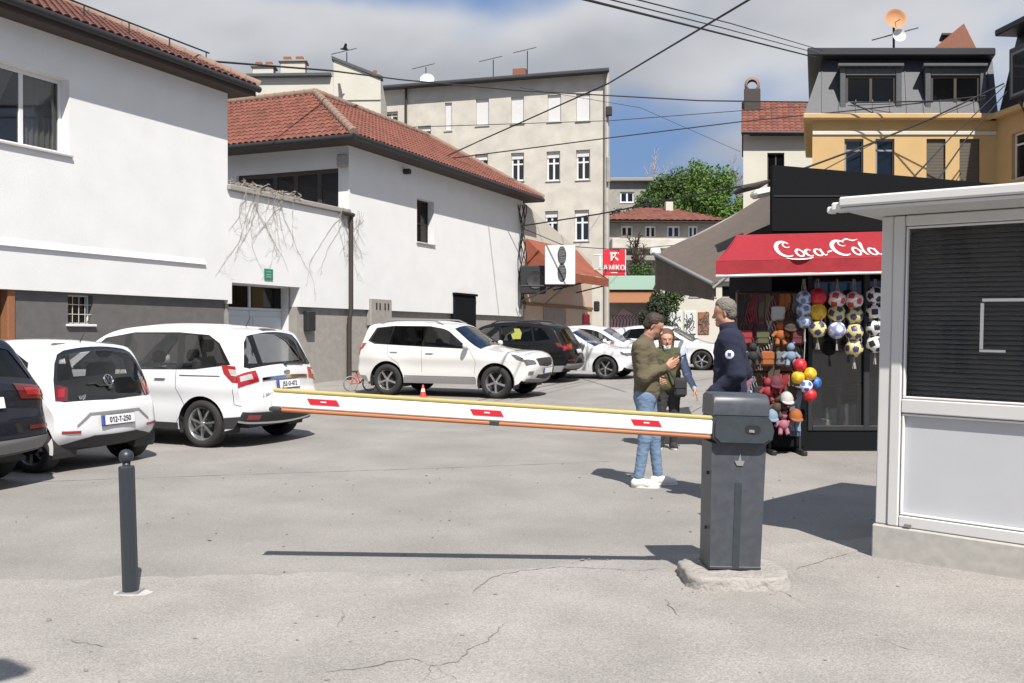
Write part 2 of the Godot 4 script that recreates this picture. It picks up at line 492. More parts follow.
	for i in 230:
		var p := Vector3(rng.randf_range(-5.5, 5.5), 0, -rng.randf_range(4.4, 12.0))
		var r := rng.randf_range(0.006, 0.02) * (1.4 if rng.randf() < 0.05 else 0.6)
		p.y = 0.006 + r * 0.12
		mb.box(p, Vector3(r * 2.0, r * 0.5, r * 1.3), r * 0.18, Basis(UP, rng.randf() * TAU))
	tag(obj(mb, "grit", M.stone_chip), "dark grit and dry leaf bits scattered over the asphalt", "grit", "", "stuff")

# ------------------------------------------------------------------ buildings
func building(called, label, x: float, d: float, dir: Vector3) -> Node3D:
	var o := Node3D.new(); o.name = numbered(called); add_child(o)
	var dx := dir.normalized()
	o.transform = Transform3D(Basis(dx, UP, dx.cross(UP)), Vector3(x, gh(d), -d))
	tag(o, label, "building")
	return o
func slab(parent, called, mat, u0, v0, u1, v1, zf := 0.0, thick := 0.3, holes := []) -> MeshInstance3D:
	var us := [u0, u1]; var vs := [v0, v1]
	for r in holes:
		for q in [r.position.x, r.end.x]:
			if q > u0 and q < u1: us.append(q)
		for q in [r.position.y, r.end.y]:
			if q > v0 and q < v1: vs.append(q)
	us.sort(); vs.sort()
	var mb := MB.new(); var zb: float = zf - thick
	for i in us.size() - 1:
		for j in vs.size() - 1:
			if us[i + 1] - us[i] < 1e-4 or vs[j + 1] - vs[j] < 1e-4: continue
			var c := Vector2((us[i] + us[i + 1]) * 0.5, (vs[j] + vs[j + 1]) * 0.5)
			var inside := false
			for r in holes:
				if r.has_point(c): inside = true
			if inside: continue
			mb.quad(Vector3(us[i], vs[j], zf), Vector3(us[i + 1], vs[j], zf), Vector3(us[i + 1], vs[j + 1], zf), Vector3(us[i], vs[j + 1], zf))
			mb.quad(Vector3(us[i + 1], vs[j], zb), Vector3(us[i], vs[j], zb), Vector3(us[i], vs[j + 1], zb), Vector3(us[i + 1], vs[j + 1], zb))
			if j == 0: mb.quad(Vector3(us[i], v0, zb), Vector3(us[i + 1], v0, zb), Vector3(us[i + 1], v0, zf), Vector3(us[i], v0, zf))
			if vs[j + 1] >= v1 - 1e-5: mb.quad(Vector3(us[i], v1, zf), Vector3(us[i + 1], v1, zf), Vector3(us[i + 1], v1, zb), Vector3(us[i], v1, zb))
			if i == 0: mb.quad(Vector3(u0, vs[j], zb), Vector3(u0, vs[j], zf), Vector3(u0, vs[j + 1], zf), Vector3(u0, vs[j + 1], zb))
			if us[i + 1] >= u1 - 1e-5: mb.quad(Vector3(u1, vs[j], zf), Vector3(u1, vs[j], zb), Vector3(u1, vs[j + 1], zb), Vector3(u1, vs[j + 1], zf))
	for r in holes:
		var e: Rect2 = r.intersection(Rect2(u0, v0, u1 - u0, v1 - v0))
		var ring := [e.position, Vector2(e.end.x, e.position.y), e.end, Vector2(e.position.x, e.end.y)]
		for k in 4:
			var p: Vector2 = ring[k]; var q: Vector2 = ring[(k + 1) % 4]
			if k % 2 == 0 and (absf(p.y - v0) < 1e-4 or absf(p.y - v1) < 1e-4): continue
			mb.quad(Vector3(p.x, p.y, zf), Vector3(q.x, q.y, zf), Vector3(q.x, q.y, zb), Vector3(p.x, p.y, zb))
	return obj(mb, called, mat, parent)
func window(parent, r: Rect2, zf, o := {}) -> MeshInstance3D:
	# a framed window set back in an opening: bars, mullions, panes, sill
	var fw: float = o.get("bar", 0.06); var z0: float = zf - o.get("set", 0.12); var th := 0.06
	var mb := MB.new()
	var a := r.position; var b := r.end
	mb.span(Vector3(a.x, a.y, z0 - th), Vector3(a.x + fw, b.y, z0), 0.006); mb.span(Vector3(b.x - fw, a.y, z0 - th), Vector3(b.x, b.y, z0), 0.006)
	mb.span(Vector3(a.x + fw, a.y, z0 - th), Vector3(b.x - fw, a.y + fw, z0 - 0.003), 0.006); mb.span(Vector3(a.x + fw, b.y - fw, z0 - th), Vector3(b.x - fw, b.y, z0 - 0.003), 0.006)
	for t in o.get("mull", []):
		var x := lerpf(a.x, b.x, t); mb.span(Vector3(x - fw * 0.6, a.y + fw, z0 - th), Vector3(x + fw * 0.6, b.y - fw, z0 - 0.002), 0.006)
	for t in o.get("tran", []):
		var y := lerpf(a.y, b.y, t); mb.span(Vector3(a.x + fw, y - fw * 0.5, z0 - th), Vector3(b.x - fw, y + fw * 0.5, z0 - 0.004), 0.006)
	var w := obj(mb, "window", M[o.get("frame", "white_frame")], parent)
	var cx := [0.0]; cx.append_array(o.get("mull", [])); cx.append(1.0)
	for i in cx.size() - 1:
		var pm := MB.new()
		pm.span(Vector3(lerpf(a.x, b.x, cx[i]) + fw * 0.5, a.y + fw * 0.9, z0 - 0.034), Vector3(lerpf(a.x, b.x, cx[i + 1]) - fw * 0.5, b.y - fw * 0.9, z0 - 0.028))
		obj(pm, "pane", M[o.get("pane", "pane")], w)
	if o.get("sill", true):
		var sm := MB.new()
		sm.span(Vector3(a.x - 0.05, a.y - 0.05, z0 - 0.02), Vector3(b.x + 0.05, a.y - 0.004, zf + 0.06), 0.008)
		obj(sm, "sill", M[o.get("sillmat", "sill")], w)
	if o.has("shutter"):
		# a roller shutter let down over part of the window, slat by slat
		var sh := MB.new(); var y0 := lerpf(b.y, a.y, o.shutter); var y := b.y - 0.01
		while y > y0:
			sh.span(Vector3(a.x + 0.01, maxf(y - 0.052, y0), z0 + 0.01), Vector3(b.x - 0.01, y, z0 + 0.035), 0.01); y -= 0.056
		tag(obj(sh, "shutter", M[o.get("shmat", "shutter_white")], w), "", "", "", "stuff")
	if o.has("curtain"):
		for e in o.curtain:
			obj(cloth(lerpf(a.x, b.x, e[0]), lerpf(a.x, b.x, e[1]), lerpf(a.x, b.x, e[2]), lerpf(a.x, b.x, e[3]), a.y + 0.05, b.y - 0.05, z0 - 0.16), "curtain", M.curtain, w)
	return w
func cloth(x0b, x1b, x0t, x1t, y0, y1, z) -> MB:
	# a pleated curtain, gathered differently at the bottom and the top
	var mb := MB.new(); mb.smooth(3); var n := 36; var m := 6
	for i in n:
		for j in m:
			var q := []
			for e in [[i, j], [i + 1, j], [i + 1, j + 1], [i, j + 1]]:
				var u := float(e[0]) / n; var v := float(e[1]) / m; var vv := pow(v, 1.6)
				q.append(Vector3(lerpf(lerpf(x0b, x1b, u), lerpf(x0t, x1t, u), vv), lerpf(y0, y1, v), z + 0.03 * sin(u * 38.0 + v * 1.5) + 0.012 * sin(u * 91.0)))
			mb.quad(q[0], q[1], q[2], q[3])
	mb.flat()
	return mb
func tiles(parent, A: Vector3, B: Vector3, C: Vector3, D: Vector3, mat := "roof_tile", tw := 0.21, tl := 0.30, called := "roof_tiles") -> MeshInstance3D:
	# barrel tiles in courses on the slope with eave A-B and ridge D-C
	var ex := (B - A).normalized(); var rise := (D - A) - ex * (D - A).dot(ex)
	var H := rise.length(); var ey := rise / H; var nn := ex.cross(ey).normalized()
	if nn.y < 0: nn = -nn
	var xa := (D - A).dot(ex); var L := (B - A).length(); var xb := (C - A).dot(ex)
	var mb := MB.new(); mb.tint(Color(0.5, 0.5, 0.5))
	mb.quad(A - nn * 0.05, B - nn * 0.05, C - nn * 0.05, D - nn * 0.05)
	var rows := int(ceil(H / tl)); var r2 := RandomNumberGenerator.new(); r2.seed = int(L * 100)
	for j in rows:
		var y0 := j * tl; var y1 := minf(y0 + tl * 1.06, H)
		var t := (y0 + tl * 0.5) / H
		var x0 := lerpf(0, xa, minf(t, 1)); var x1 := lerpf(L, xb, minf(t, 1))
		var k0 := int(floor(x0 / tw)); var k1 := int(ceil(x1 / tw))
		for k in range(k0, k1):
			var a := maxf(k * tw, x0); var b := minf((k + 1) * tw, x1)
			if b - a < 0.03: continue
			var g := r2.randf_range(0.72, 1.12) * (0.75 if r2.randf() < 0.07 else 1.0)
			mb.tint(Color(g, g * r2.randf_range(0.92, 1.05), g * r2.randf_range(0.88, 1.08)))
			var prof := [[0.0, 0.0], [0.2, 0.035], [0.5, 0.055], [0.8, 0.035], [1.0, 0.0]]
			for s in prof.size() - 1:
				var p = prof[s]; var q = prof[s + 1]
				var xp := lerpf(a, b, p[0]); var xq := lerpf(a, b, q[0]); var jt := r2.randf_range(-0.004, 0.006)
				var lo0: Vector3 = A + ex * xp + ey * (y0 + jt) + nn * (p[1] + 0.022); var lo1: Vector3 = A + ex * xq + ey * (y0 + jt) + nn * (q[1] + 0.022)
				var hi1: Vector3 = A + ex * xq + ey * y1 + nn * q[1]; var hi0: Vector3 = A + ex * xp + ey * y1 + nn * p[1]
				mb.quad(lo0, lo1, hi1, hi0)
				mb.quad(lo0 - nn * 0.03, lo1 - nn * 0.03, lo1, lo0)
	var o := obj(mb, called, M[mat], parent); tag(o, "", "", "", "stuff")
	return o
func ridge(parent, a: Vector3, b: Vector3, mat := "ridge_tile"):
	var n := int(ceil(a.distance_to(b) / 0.38)); var dirv := (b - a).normalized()
	for i in n:
		var mb := MB.new()
		var p := a.lerp(b, float(i) / n); var q := a.lerp(b, (i + 1.0) / n) + dirv * 0.03
		mb.tube([p, q], [0.13, 0.115], 8)
		obj(mb, "ridge_tile", M[mat], parent)
func chimney(parent, c: Vector3, w, dp, h, mat := "pale_wall", cap := true):
	var mb := MB.new(); mb.box(c + Vector3(0, h * 0.5, 0), Vector3(w, h, dp), 0.02)
	var o := obj(mb, "chimney", M[mat], parent)
	if cap:
		mb = MB.new(); mb.box(c + Vector3(0, h + 0.05, 0), Vector3(w + 0.2, 0.1, dp + 0.2), 0.02); obj(mb, "cap", M.coping, o)
		mb = MB.new()
		for s in [-0.25, 0.25]: mb.box(c + Vector3(s * w, h + 0.22, 0), Vector3(w * 0.3, 0.24, dp * 0.5), 0.02)
		obj(mb, "flue", M.brick, o)
func antenna(at: Vector3, h, label, dish := false, group := ""):
	var t := thing("tv_antenna", label, "antenna", at, 0.0, group)
	var mb := MB.new(); mb.tube([Vector3(0, -0.3, 0), Vector3(0, h, 0)], 0.03, 6); obj(mb, "mast", M.dark_metal, t)
	mb = MB.new(); mb.tube([Vector3(-0.8, h - 0.1, 0), Vector3(0.5, h + 0.15, 0.2)], 0.02, 5)
	for i in 7:
		var p := Vector3(-0.8, h - 0.1, 0).lerp(Vector3(0.5, h + 0.15, 0.2), i / 6.0)
		mb.tube([p + Vector3(0, -0.12, 0.35), p + Vector3(0, 0.12, -0.35)], 0.012, 4)
	obj(mb, "aerial", M.dark_metal, t)
	if dish:
		mb = MB.new(); mb.lathe([Vector2(0.0, 0.0), Vector2(0.15, 0.02), Vector2(0.3, 0.07), Vector2(0.42, 0.15)], 18, Vector3(0.1, 0.35, 0.2), Basis(Vector3(1, 0, 0), 1.2)); obj(mb, "dish", M.sign_white, t)

func build_white_houses():
	var dir := Vector3(0.43, 0, -1.0)
	# ---- the near white house; origin at its far right corner foot, so u runs negative to the left
	var d1 := 16.72 / (0.43 + 0.284)
	var h := building("white_house", "white two-storey house with brown tiled eaves, curtained window and grey base", -0.284 * d1, d1, dir)
	var base_top := on(h, 228, 300).y
	var eave := on(h, 231, 97).y
	var win := on_rect(h, 4, 60, 70, 156); win.position.x -= 2.0; win.size.x += 2.0
	win.position.y = on(h, 45, 150).y; win.size.y = on(h, 45, 73).y - win.position.y
	slab(h, "wall", M.white_wall, -14, base_top, 0, eave + 0.35, 0.0, 0.35, [win])
	var bw := on_rect(h, 68, 295, 93, 324, -0.10)
	var dr := on_rect(h, -26, 272, 14, 360, -0.10); dr.size.y += dr.position.y - 0.02; dr.position.y = 0.02
	slab(h, "base_wall", M.grey_base, -14, -1.0, -0.02, base_top - 0.003, -0.10, 0.25, [bw, dr])
	var w := window(h, win, 0.0, {"mull": [0.5, 0.735], "set": 0.2, "bar": 0.075, "sillmat": "sill", "curtain": [[0.76, 0.98, 0.76, 0.98], [0.52, 0.58, 0.52, 0.72]]})
	window(h, bw, -0.10, {"set": 0.12, "bar": 0.03, "mull": [], "sillmat": "white_frame"})
	# iron grille over the small window
	var gm := MB.new()
	for i in range(1, 4): gm.tube([Vector3(lerpf(bw.position.x, bw.end.x, i / 4.0), bw.position.y, -0.15), Vector3(lerpf(bw.position.x, bw.end.x, i / 4.0), bw.end.y, -0.15)], 0.009, 5)
	for i in range(1, 3): gm.tube([Vector3(bw.position.x, lerpf(bw.position.y, bw.end.y, i / 3.0), -0.15), Vector3(bw.end.x, lerpf(bw.position.y, bw.end.y, i / 3.0), -0.15)], 0.009, 5)
	obj(gm, "window_grille", M.grille_paint, h)
	# timber door by the left edge, with its lining
	var mb := MB.new(); mb.span(Vector3(dr.end.x - 0.16, 0.02, -0.30), Vector3(dr.end.x - 0.003, dr.end.y - 0.003, -0.06), 0.01); obj(mb, "door_post", M.wood_brown, h)
	mb = MB.new(); mb.span(Vector3(dr.position.x, 0.02, -0.30), Vector3(dr.end.x - 0.17, dr.end.y, -0.24)); obj(mb, "door", M.dark_timber, h)
	mb = MB.new(); mb.span(Vector3(dr.position.x, dr.end.y - 0.25, -0.28), Vector3(dr.end.x - 0.17, dr.end.y - 0.003, -0.08), 0.01); obj(mb, "door_head", M.wood_brown, h)
	# sloping ledge across the wall
	var l0 := on(h, 205, 264); var l1 := on(h, 0, 246); var ly := (l0.y + l1.y) * 0.5
	mb = MB.new()
	mb.hexa([Vector3(-13.9, ly, 0.002), Vector3(l0.x, ly, 0.002), Vector3(l0.x, ly, 0.05), Vector3(-13.9, ly, 0.05), Vector3(-13.9, ly + 0.17, 0.002), Vector3(l0.x, ly + 0.11, 0.002), Vector3(l0.x, ly + 0.11, 0.008), Vector3(-13.9, ly + 0.17, 0.008)])
	obj(mb, "ledge", M.white_wall, h)
	# other walls
	slab(h, "rear_wall", M.white_wall, -14, -1, 0, eave + 0.3, -8.0, 0.3)
	mb = MB.new(); mb.span(Vector3(-0.35, -1, -8.0), Vector3(-0.003, eave + 0.3, -0.352)); obj(mb, "side_wall", M.white_wall, h)
	mb = MB.new(); mb.span(Vector3(-14, -1, -8.0), Vector3(-13.7, eave + 0.3, -0.352)); obj(mb, "side_wall", M.white_wall, h)
	mb = MB.new(); mb.span(Vector3(-13.7, base_top + 0.2, -8.0), Vector3(-0.36, base_top + 0.4, -0.36)); obj(mb, "floor", M.room_wall, h)
	# eave box, gutter, roof
	var ov := 0.43; var ev := eave + 0.05
	mb = MB.new(); mb.span(Vector3(-14.5, ev, -0.3), Vector3(0.45, ev + 0.06, ov)); obj(mb, "soffit", M.soffit, h)
	mb = MB.new(); mb.span(Vector3(-14.5, ev - 0.02, ov), Vector3(0.45, ev + 0.17, ov + 0.04), 0.01); obj(mb, "fascia", M.soffit, h)
	mb = MB.new(); mb.tube([Vector3(-14.5, ev + 0.14, ov + 0.11), Vector3(0.48, ev + 0.14, ov + 0.11)], 0.075, 10); obj(mb, "gutter", M.dark_metal, h)
	var rp := 0.50; var rz := -4.0; var ry := ev + 0.2 + (ov - rz) * rp
	var rf := tiles(h, Vector3(-14.5, ev + 0.2, ov + 0.1), Vector3(0.5, ev + 0.2, ov + 0.1), Vector3(-3.6, ry, rz), Vector3(-14.5, ry, rz), "roof_tile_brown")
	tiles(h, Vector3(0.5, ev + 0.2, ov + 0.1), Vector3(0.5, ev + 0.2, -8.6), Vector3(-3.6, ry, rz), Vector3(-3.6, ry, rz), "roof_tile_brown")
	tiles(h, Vector3(0.5, ev + 0.2, -8.6), Vector3(-14.5, ev + 0.2, -8.6), Vector3(-14.5, ry, rz), Vector3(-3.6, ry, rz), "roof_tile_brown")
	ridge(h, Vector3(0.5, ev + 0.24, ov + 0.1), Vector3(-3.6, ry + 0.04, rz)); ridge(h, Vector3(-3.6, ry + 0.04, rz), Vector3(-14.5, ry + 0.04, rz))
	mb = MB.new(); mb.span(Vector3(0.3, ev, -8.5), Vector3(0.45, ev + 0.18, ov)); obj(mb, "fascia", M.soffit, h)
	# snow guard rail near the eave
	mb = MB.new(); var gy := ev + 0.2 + 0.9 * rp + 0.28
	mb.tube([Vector3(-14, gy, ov - 0.8), Vector3(-0.2, gy, ov - 0.8)], 0.02, 6)
	for i in 12: mb.tube([Vector3(-13.5 + i * 1.2, gy - 0.28, ov - 0.8), Vector3(-13.5 + i * 1.2, gy, ov - 0.8)], 0.015, 5)
	obj(mb, "snow_guard", M.dark_metal, h)

	# ---- the next house up the row, left of the picture; windows opposite mirror it
	var nb := building("neighbour_house", "beige plastered house continuing the row beside the near white house", h.position.x, 16.0, dir)
	nb.transform = Transform3D(h.transform.basis, h.transform * Vector3(-36.0, 0, 0.3)); nb.position.y = 0.0
	var nh := []
	for i in 6:
		for j in 2: nh.append(Rect2(1.5 + i * 3.4, 1.0 + j * 3.2, 1.2, 1.7))
	slab(nb, "wall", M.beige_base, 0, -0.5, 21.9, 7.5, 0.0, 0.35, nh)
	for r in nh: window(nb, r, 0.0, {"mull": [0.5]})
	mass(nb, 21.9, 7.5, 8.0, "beige_base", 0.35)
	mb = MB.new(); mb.hexa([Vector3(-0.4, 7.6, 0.5), Vector3(21.9, 7.6, 0.5), Vector3(21.9, 7.6, -8.4), Vector3(-0.4, 7.6, -8.4), Vector3(0, 10.2, -3.8), Vector3(21.9, 10.2, -3.8), Vector3(21.9, 10.2, -4.2), Vector3(0, 10.2, -4.2)]); obj(mb, "roof", M.ridge_tile, nb)

	# ---- the second house: terrace wall, then the taller hip-roofed block, one plane
	var e1 := 16.72 / (0.43 + 0.284)
	var g := building("hip_roof_house", "white house with red hipped tile roof, vine-hung terrace and blue-grey door", -0.284 * e1, e1, dir)
	g.position += g.transform.basis.x * 0.02
	var ue := on(g, 523, 300).x; var uc := on(g, 349, 230).x
	var bt := (on(g, 330, 307).y + on(g, 470, 315).y) * 0.5
	var par := (on(g, 232, 190).y + on(g, 345, 215).y) * 0.5
	var ev2 := on(g, 349, 145).y
	var door := on_rect(g, 232, 285, 300, 350); door.size.y += door.position.y; door.position.y = 0.0
	var slot := on_rect(g, 417, 200, 434, 243)
	var vent := on_rect(g, 453, 294, 474, 345)
	slab(g, "terrace_wall", M.white_wall, 0, bt, uc, par, 0.0, 0.3, [door])
	slab(g, "wall", M.white_wall, uc + 0.003, bt, ue, ev2 + 0.3, 0.0, 0.35, [slot])
	slab(g, "base_wall", M.beige_base, 0, -1.0, ue - 0.01, bt - 0.003, -0.10, 0.25, [Rect2(door.position.x, -1.0, door.size.x, 9)])
	mb = MB.new(); mb.span(Vector3(-0.05, par + 0.003, -0.36), Vector3(uc - 0.003, par + 0.14, 0.09), 0.02); obj(mb, "coping", M.coping, g)
	# door leaf in its deep reveal
	mb = MB.new(); mb.span(Vector3(door.position.x, -0.3, -0.9), Vector3(door.position.x + 0.1, door.end.y, -0.36)); mb.span(Vector3(door.end.x - 0.02, -0.3, -0.9), Vector3(door.end.x + 0.1, door.end.y, -0.36)); mb.span(Vector3(door.position.x, door.end.y - 0.02, -0.9), Vector3(door.end.x, door.end.y + 0.1, -0.36)); obj(mb, "door_reveal", M.white_wall, g)
	mb = MB.new(); var dm := (door.position.x + door.end.x) * 0.5; var dt := lerpf(0.0, door.end.y, 0.76)
	for s in [[door.position.x + 0.1, dm - 0.01], [dm + 0.01, door.end.x - 0.03]]:
		mb.span(Vector3(s[0], 0.0, -0.62), Vector3(s[1], dt, -0.56), 0.01)
		mb.span(Vector3(s[0] + 0.12, 0.3, -0.558), Vector3(s[1] - 0.12, dt - 0.15, -0.545), 0.006)
	mb.span(Vector3(door.position.x + 0.1, dt + 0.003, -0.62), Vector3(door.end.x - 0.03, dt + 0.07, -0.54), 0.01)
	mb.span(Vector3(dm - 0.04, dt + 0.07, -0.62), Vector3(dm + 0.04, door.end.y - 0.02, -0.54), 0.01)
	var dl := obj(mb, "door", M.door_blue, g)
	for s in [[door.position.x + 0.1, dm - 0.04], [dm + 0.04, door.end.x - 0.03]]:
		mb = MB.new(); mb.span(Vector3(s[0], dt + 0.07, -0.6), Vector3(s[1], door.end.y - 0.02, -0.58)); obj(mb, "pane", M.dim_pane, dl)
	mb = MB.new(); mb.box(Vector3(dm + 0.08, dt * 0.5, -0.53), Vector3(0.03, 0.16, 0.05), 0.01); obj(mb, "handle", M.dark_metal, dl)
	mb = MB.new(); mb.span(Vector3(door.position.x - 0.1, -0.3, -1.3), Vector3(door.end.x + 0.2, door.end.y + 0.2, -1.2)); mb.span(Vector3(door.position.x - 0.1, door.end.y + 0.1, -1.2), Vector3(door.end.x + 0.2, door.end.y + 0.2, -0.4)); obj(mb, "hall_lining", M.white_wall, g)
	# mailbox, meter cabinet, vent box, green plate, downpipe
	var r := on_rect(g, 303, 311, 311, 331, -0.1); mb = MB.new(); mb.span(Vector3(r.position.x, r.position.y, -0.098), Vector3(r.end.x, r.end.y, 0.06), 0.02); obj(mb, "mailbox", M.dark_metal, g)
	r = on_rect(g, 369, 299, 390, 326); mb = MB.new(); mb.span(Vector3(r.position.x, r.position.y, -0.098), Vector3(r.end.x, r.end.y, 0.07), 0.02)
	var mc := obj(mb, "meter_cabinet", M.beige_base, g)
	for q in [0.26, 0.42, 0.66, 0.82]:
		mb = MB.new(); var cx := lerpf(r.position.x, r.end.x, q); var cy := lerpf(r.position.y, r.end.y, 0.72); mb.box(Vector3(cx, cy, 0.074), Vector3(0.07, 0.2, 0.01), 0.003); obj(mb, "meter_window", M.slot_black, mc)
	mb = MB.new(); mb.span(Vector3(vent.position.x, -0.3, -0.097), Vector3(vent.end.x, vent.end.y - 0.06, 0.09), 0.02); mb.span(Vector3(vent.position.x - 0.06, vent.end.y - 0.06, -0.0), Vector3(vent.end.x + 0.06, vent.end.y + 0.02, 0.14), 0.02); obj(mb, "vent_box", M.black_panel, g)
	r = on_rect(g, 264, 269, 272.5, 280); mb = MB.new(); mb.span(Vector3(r.position.x, r.position.y, 0.004), Vector3(r.end.x, r.end.y, 0.025), 0.004)
	var pl := obj(mb, "door_plate", M.green_sign, g)
	mb = MB.new()
	for q in [0.7, 0.45, 0.25]: mb.span(Vector3(lerpf(r.position.x, r.end.x, 0.2), lerpf(r.position.y, r.end.y, q), 0.026), Vector3(lerpf(r.position.x, r.end.x, 0.75), lerpf(r.position.y, r.end.y, q + 0.07), 0.028))
	obj(mb, "print", M.teal, pl)
	mb = MB.new(); mb.tube([Vector3(uc, par - 0.05, 0.07), Vector3(uc, bt - 0.05, 0.07), Vector3(uc - 0.03, bt - 0.3, 0.03), Vector3(uc - 0.03, 0.02, 0.03)], 0.065, 8); mb.tube([Vector3(uc - 0.5, par - 0.01, 0.12), Vector3(uc + 0.05, par - 0.01, 0.12)], 0.06, 8); obj(mb, "downpipe", M.dark_timber, g)
	window(g, slot, 0.0, {"set": 0.22, "bar": 0.04, "frame": "dark_frame", "pane": "dim_pane", "tran": [0.45]})
	mb = MB.new(); mb.box(Vector3(on(g, 404, 172).x, on(g, 404, 172).y, 0.12), Vector3(0.18, 0.16, 0.22), 0.03); obj(mb, "wall_lamp", M.dark_metal, g)
	mb = MB.new(); var cb := on(g, 343, 160); mb.box(Vector3(uc - 0.18, cb.y, -0.1), Vector3(0.26, 0.36, 0.26), 0.04); obj(mb, "corbel", M.beige_base, g)
	# the terrace-side wall of the tall block, facing the camera
	var wl := 5.6; var wing := 14.0
	var fz := Node3D.new(); fz.name = "terrace_front"; g.add_child(fz)
	fz.transform = Transform3D(Basis(Vector3(0, 0, 1), UP, Vector3(-1, 0, 0)), Vector3(uc, 0, 0)) # x towards the lot, z towards the camera
	var band := Rect2(-3.9, par + 0.1, 3.65, ev2 - par - 0.72)
	slab(fz, "wall", M.white_wall, -wing, par - 1.2, -0.003, ev2 + 0.3, 0.0, 0.3, [band])
	window(fz, band, 0.0, {"set": 0.1, "bar": 0.12, "mull": [0.36, 0.56, 0.78], "frame": "dark_frame", "sill": false})
	mb = MB.new(); mb.span(Vector3(0, par - 1.3, -5.6), Vector3(uc, par - 1.2, -0.3)); obj(mb, "terrace_floor", M.coping, g)
	# other walls
	slab(g, "rear_wall", M.white_wall, uc, -1, ue, ev2 + 0.3, -wl, 0.3)
	mb = MB.new(); mb.span(Vector3(ue - 0.35, -1, -wl), Vector3(ue - 0.003, ev2 + 0.3, -0.352)); obj(mb, "side_wall", M.white_wall, g)
	# hip roof
	var o2 := 0.62; var y0 := ev2 + 0.12; var hw := wl * 0.5 + o2; var ry2: float = y0 + hw * 0.62
	var a := Vector3(uc - o2 - 0.1, y0, o2); var b := Vector3(ue + o2, y0, o2); var c2 := Vector3(ue + o2, y0, -wl - o2); var e := Vector3(uc - o2 - 0.1, y0, -wl - o2)
	var ra := Vector3(uc - o2 + hw * 0.9, ry2, -wl * 0.5); var rb := Vector3(ue + o2 - hw, ry2, -wl * 0.5)
	var ew := Vector3(e.x, y0, -wing); var rw := Vector3(ra.x, ry2, -wing)
	tiles(g, a, b, rb, ra); tiles(g, ew, a, ra, rw); tiles(g, Vector3(2.0 * ra.x - a.x, y0, -wl - o2), Vector3(2.0 * ra.x - a.x, y0, -wing), rw, Vector3(ra.x, ry2, -wl * 0.5)); tiles(g, b, c2, rb, rb); tiles(g, c2, Vector3(2.0 * ra.x - a.x, y0, -wl - o2), ra, rb)
	for q in [[a, ra], [b, rb], [ra, rw], [c2, rb], [ra, rb]]: ridge(g, q[0] + Vector3(0, 0.05, 0), q[1] + Vector3(0, 0.05, 0))
	mb = MB.new(); mb.span(Vector3(a.x + 0.05, y0 - 0.14, e.z + 0.05), Vector3(b.x - 0.05, y0 - 0.06, a.z - 0.05)); mb.span(Vector3(a.x + 0.05, y0 - 0.14, -wing), Vector3(uc + 0.6, y0 - 0.06, e.z + 0.05)); obj(mb, "soffit", M.soffit, g)
	mb = MB.new(); mb.prism(PackedVector2Array([Vector2(a.x, y0), Vector2(2.0 * ra.x - a.x, y0), Vector2(ra.x, ry2)]), -wing - 0.2, -wing); mb.span(Vector3(uc, par - 1.2, -wing - 0.2), Vector3(2.0 * ra.x - a.x - o2, y0, -wing)); obj(mb, "gable", M.white_wall, g)
	mb = MB.new()
	for q in [[a, b], [ew, a], [b, c2]]: mb.tube([q[0] + Vector3(0, -0.06, 0), q[1] + Vector3(0, -0.06, 0)], 0.085, 8)
	obj(mb, "gutter", M.dark_metal, g)

	# ---- dry vines hanging over the terrace wall
	vine(g, on(g, 242, 196), on(g, 292, 204), par, 2.7, 18, "bare dry vine hanging from the terrace parapet above the door")
	vine(g, on(g, 338, 212), on(g, 362, 214), par, 2.2, 14, "bare tangled vine at the corner by the brown downpipe")
	mb = MB.new()
	for i in 90:
		var p := Vector3(rng.randf_range(0.1, 2.6), par + 0.14, rng.randf_range(-0.35, 0.08)); var pts := [p]
		for k in 5:
			p += Vector3(rng.randf_range(-0.12, 0.16), rng.randf_range(-0.02, 0.09) if k < 3 else rng.randf_range(-0.08, 0.03), rng.randf_range(-0.08, 0.08)); p.y = maxf(p.y, par + 0.15); pts.append(p)
		mb.tube(pts, 0.007, 4, false)
	var tw := obj(mb, "dry_twigs", M.twig); tw.transform = g.transform
	tag(tw, "heap of dry brown twigs lying along the terrace parapet", "twigs")
func vine(g: Node3D, p0: Vector2, p1: Vector2, top: float, drop: float, n: int, label: String):
	var mb := MB.new()
	for i in n:
		var p := Vector3(lerpf(p0.x, p1.x, rng.randf()), top + 0.14, 0.10); var pts := [p]; var rr := [0.0065]
		var dl := rng.randf_range(0.35, 1.0) * drop; var steps := int(dl / 0.12); var sway := rng.randf_range(-0.5, 0.5)
		for k in steps:
			sway = clampf(sway + rng.randf_range(-0.6, 0.6), -1.3, 1.3)
			p += Vector3(sway * 0.1, -0.12, 0); p.z = 0.012 + 0.07 * maxf(0.0, 1.0 - k * 0.4) + rng.randf() * 0.008
			pts.append(p); rr.append(lerpf(0.0062, 0.0022, float(k) / steps))
			if rng.randf() < 0.5:
				var q := p; var bp := [q]; var s2 := rng.randf_range(-1, 1)
				for m in rng.randi_range(3, 7):
					q += Vector3(s2 * 0.07 + rng.randf_range(-0.03, 0.03), rng.randf_range(-0.08, 0.03), 0.004); bp.append(q)
				mb.tube(bp, 0.0024, 4, false)
		mb.tube(pts, rr, 5, false)
	var o := obj(mb, "dry_vine", M.twig); o.transform = g.transform
	tag(o, label, "vine")

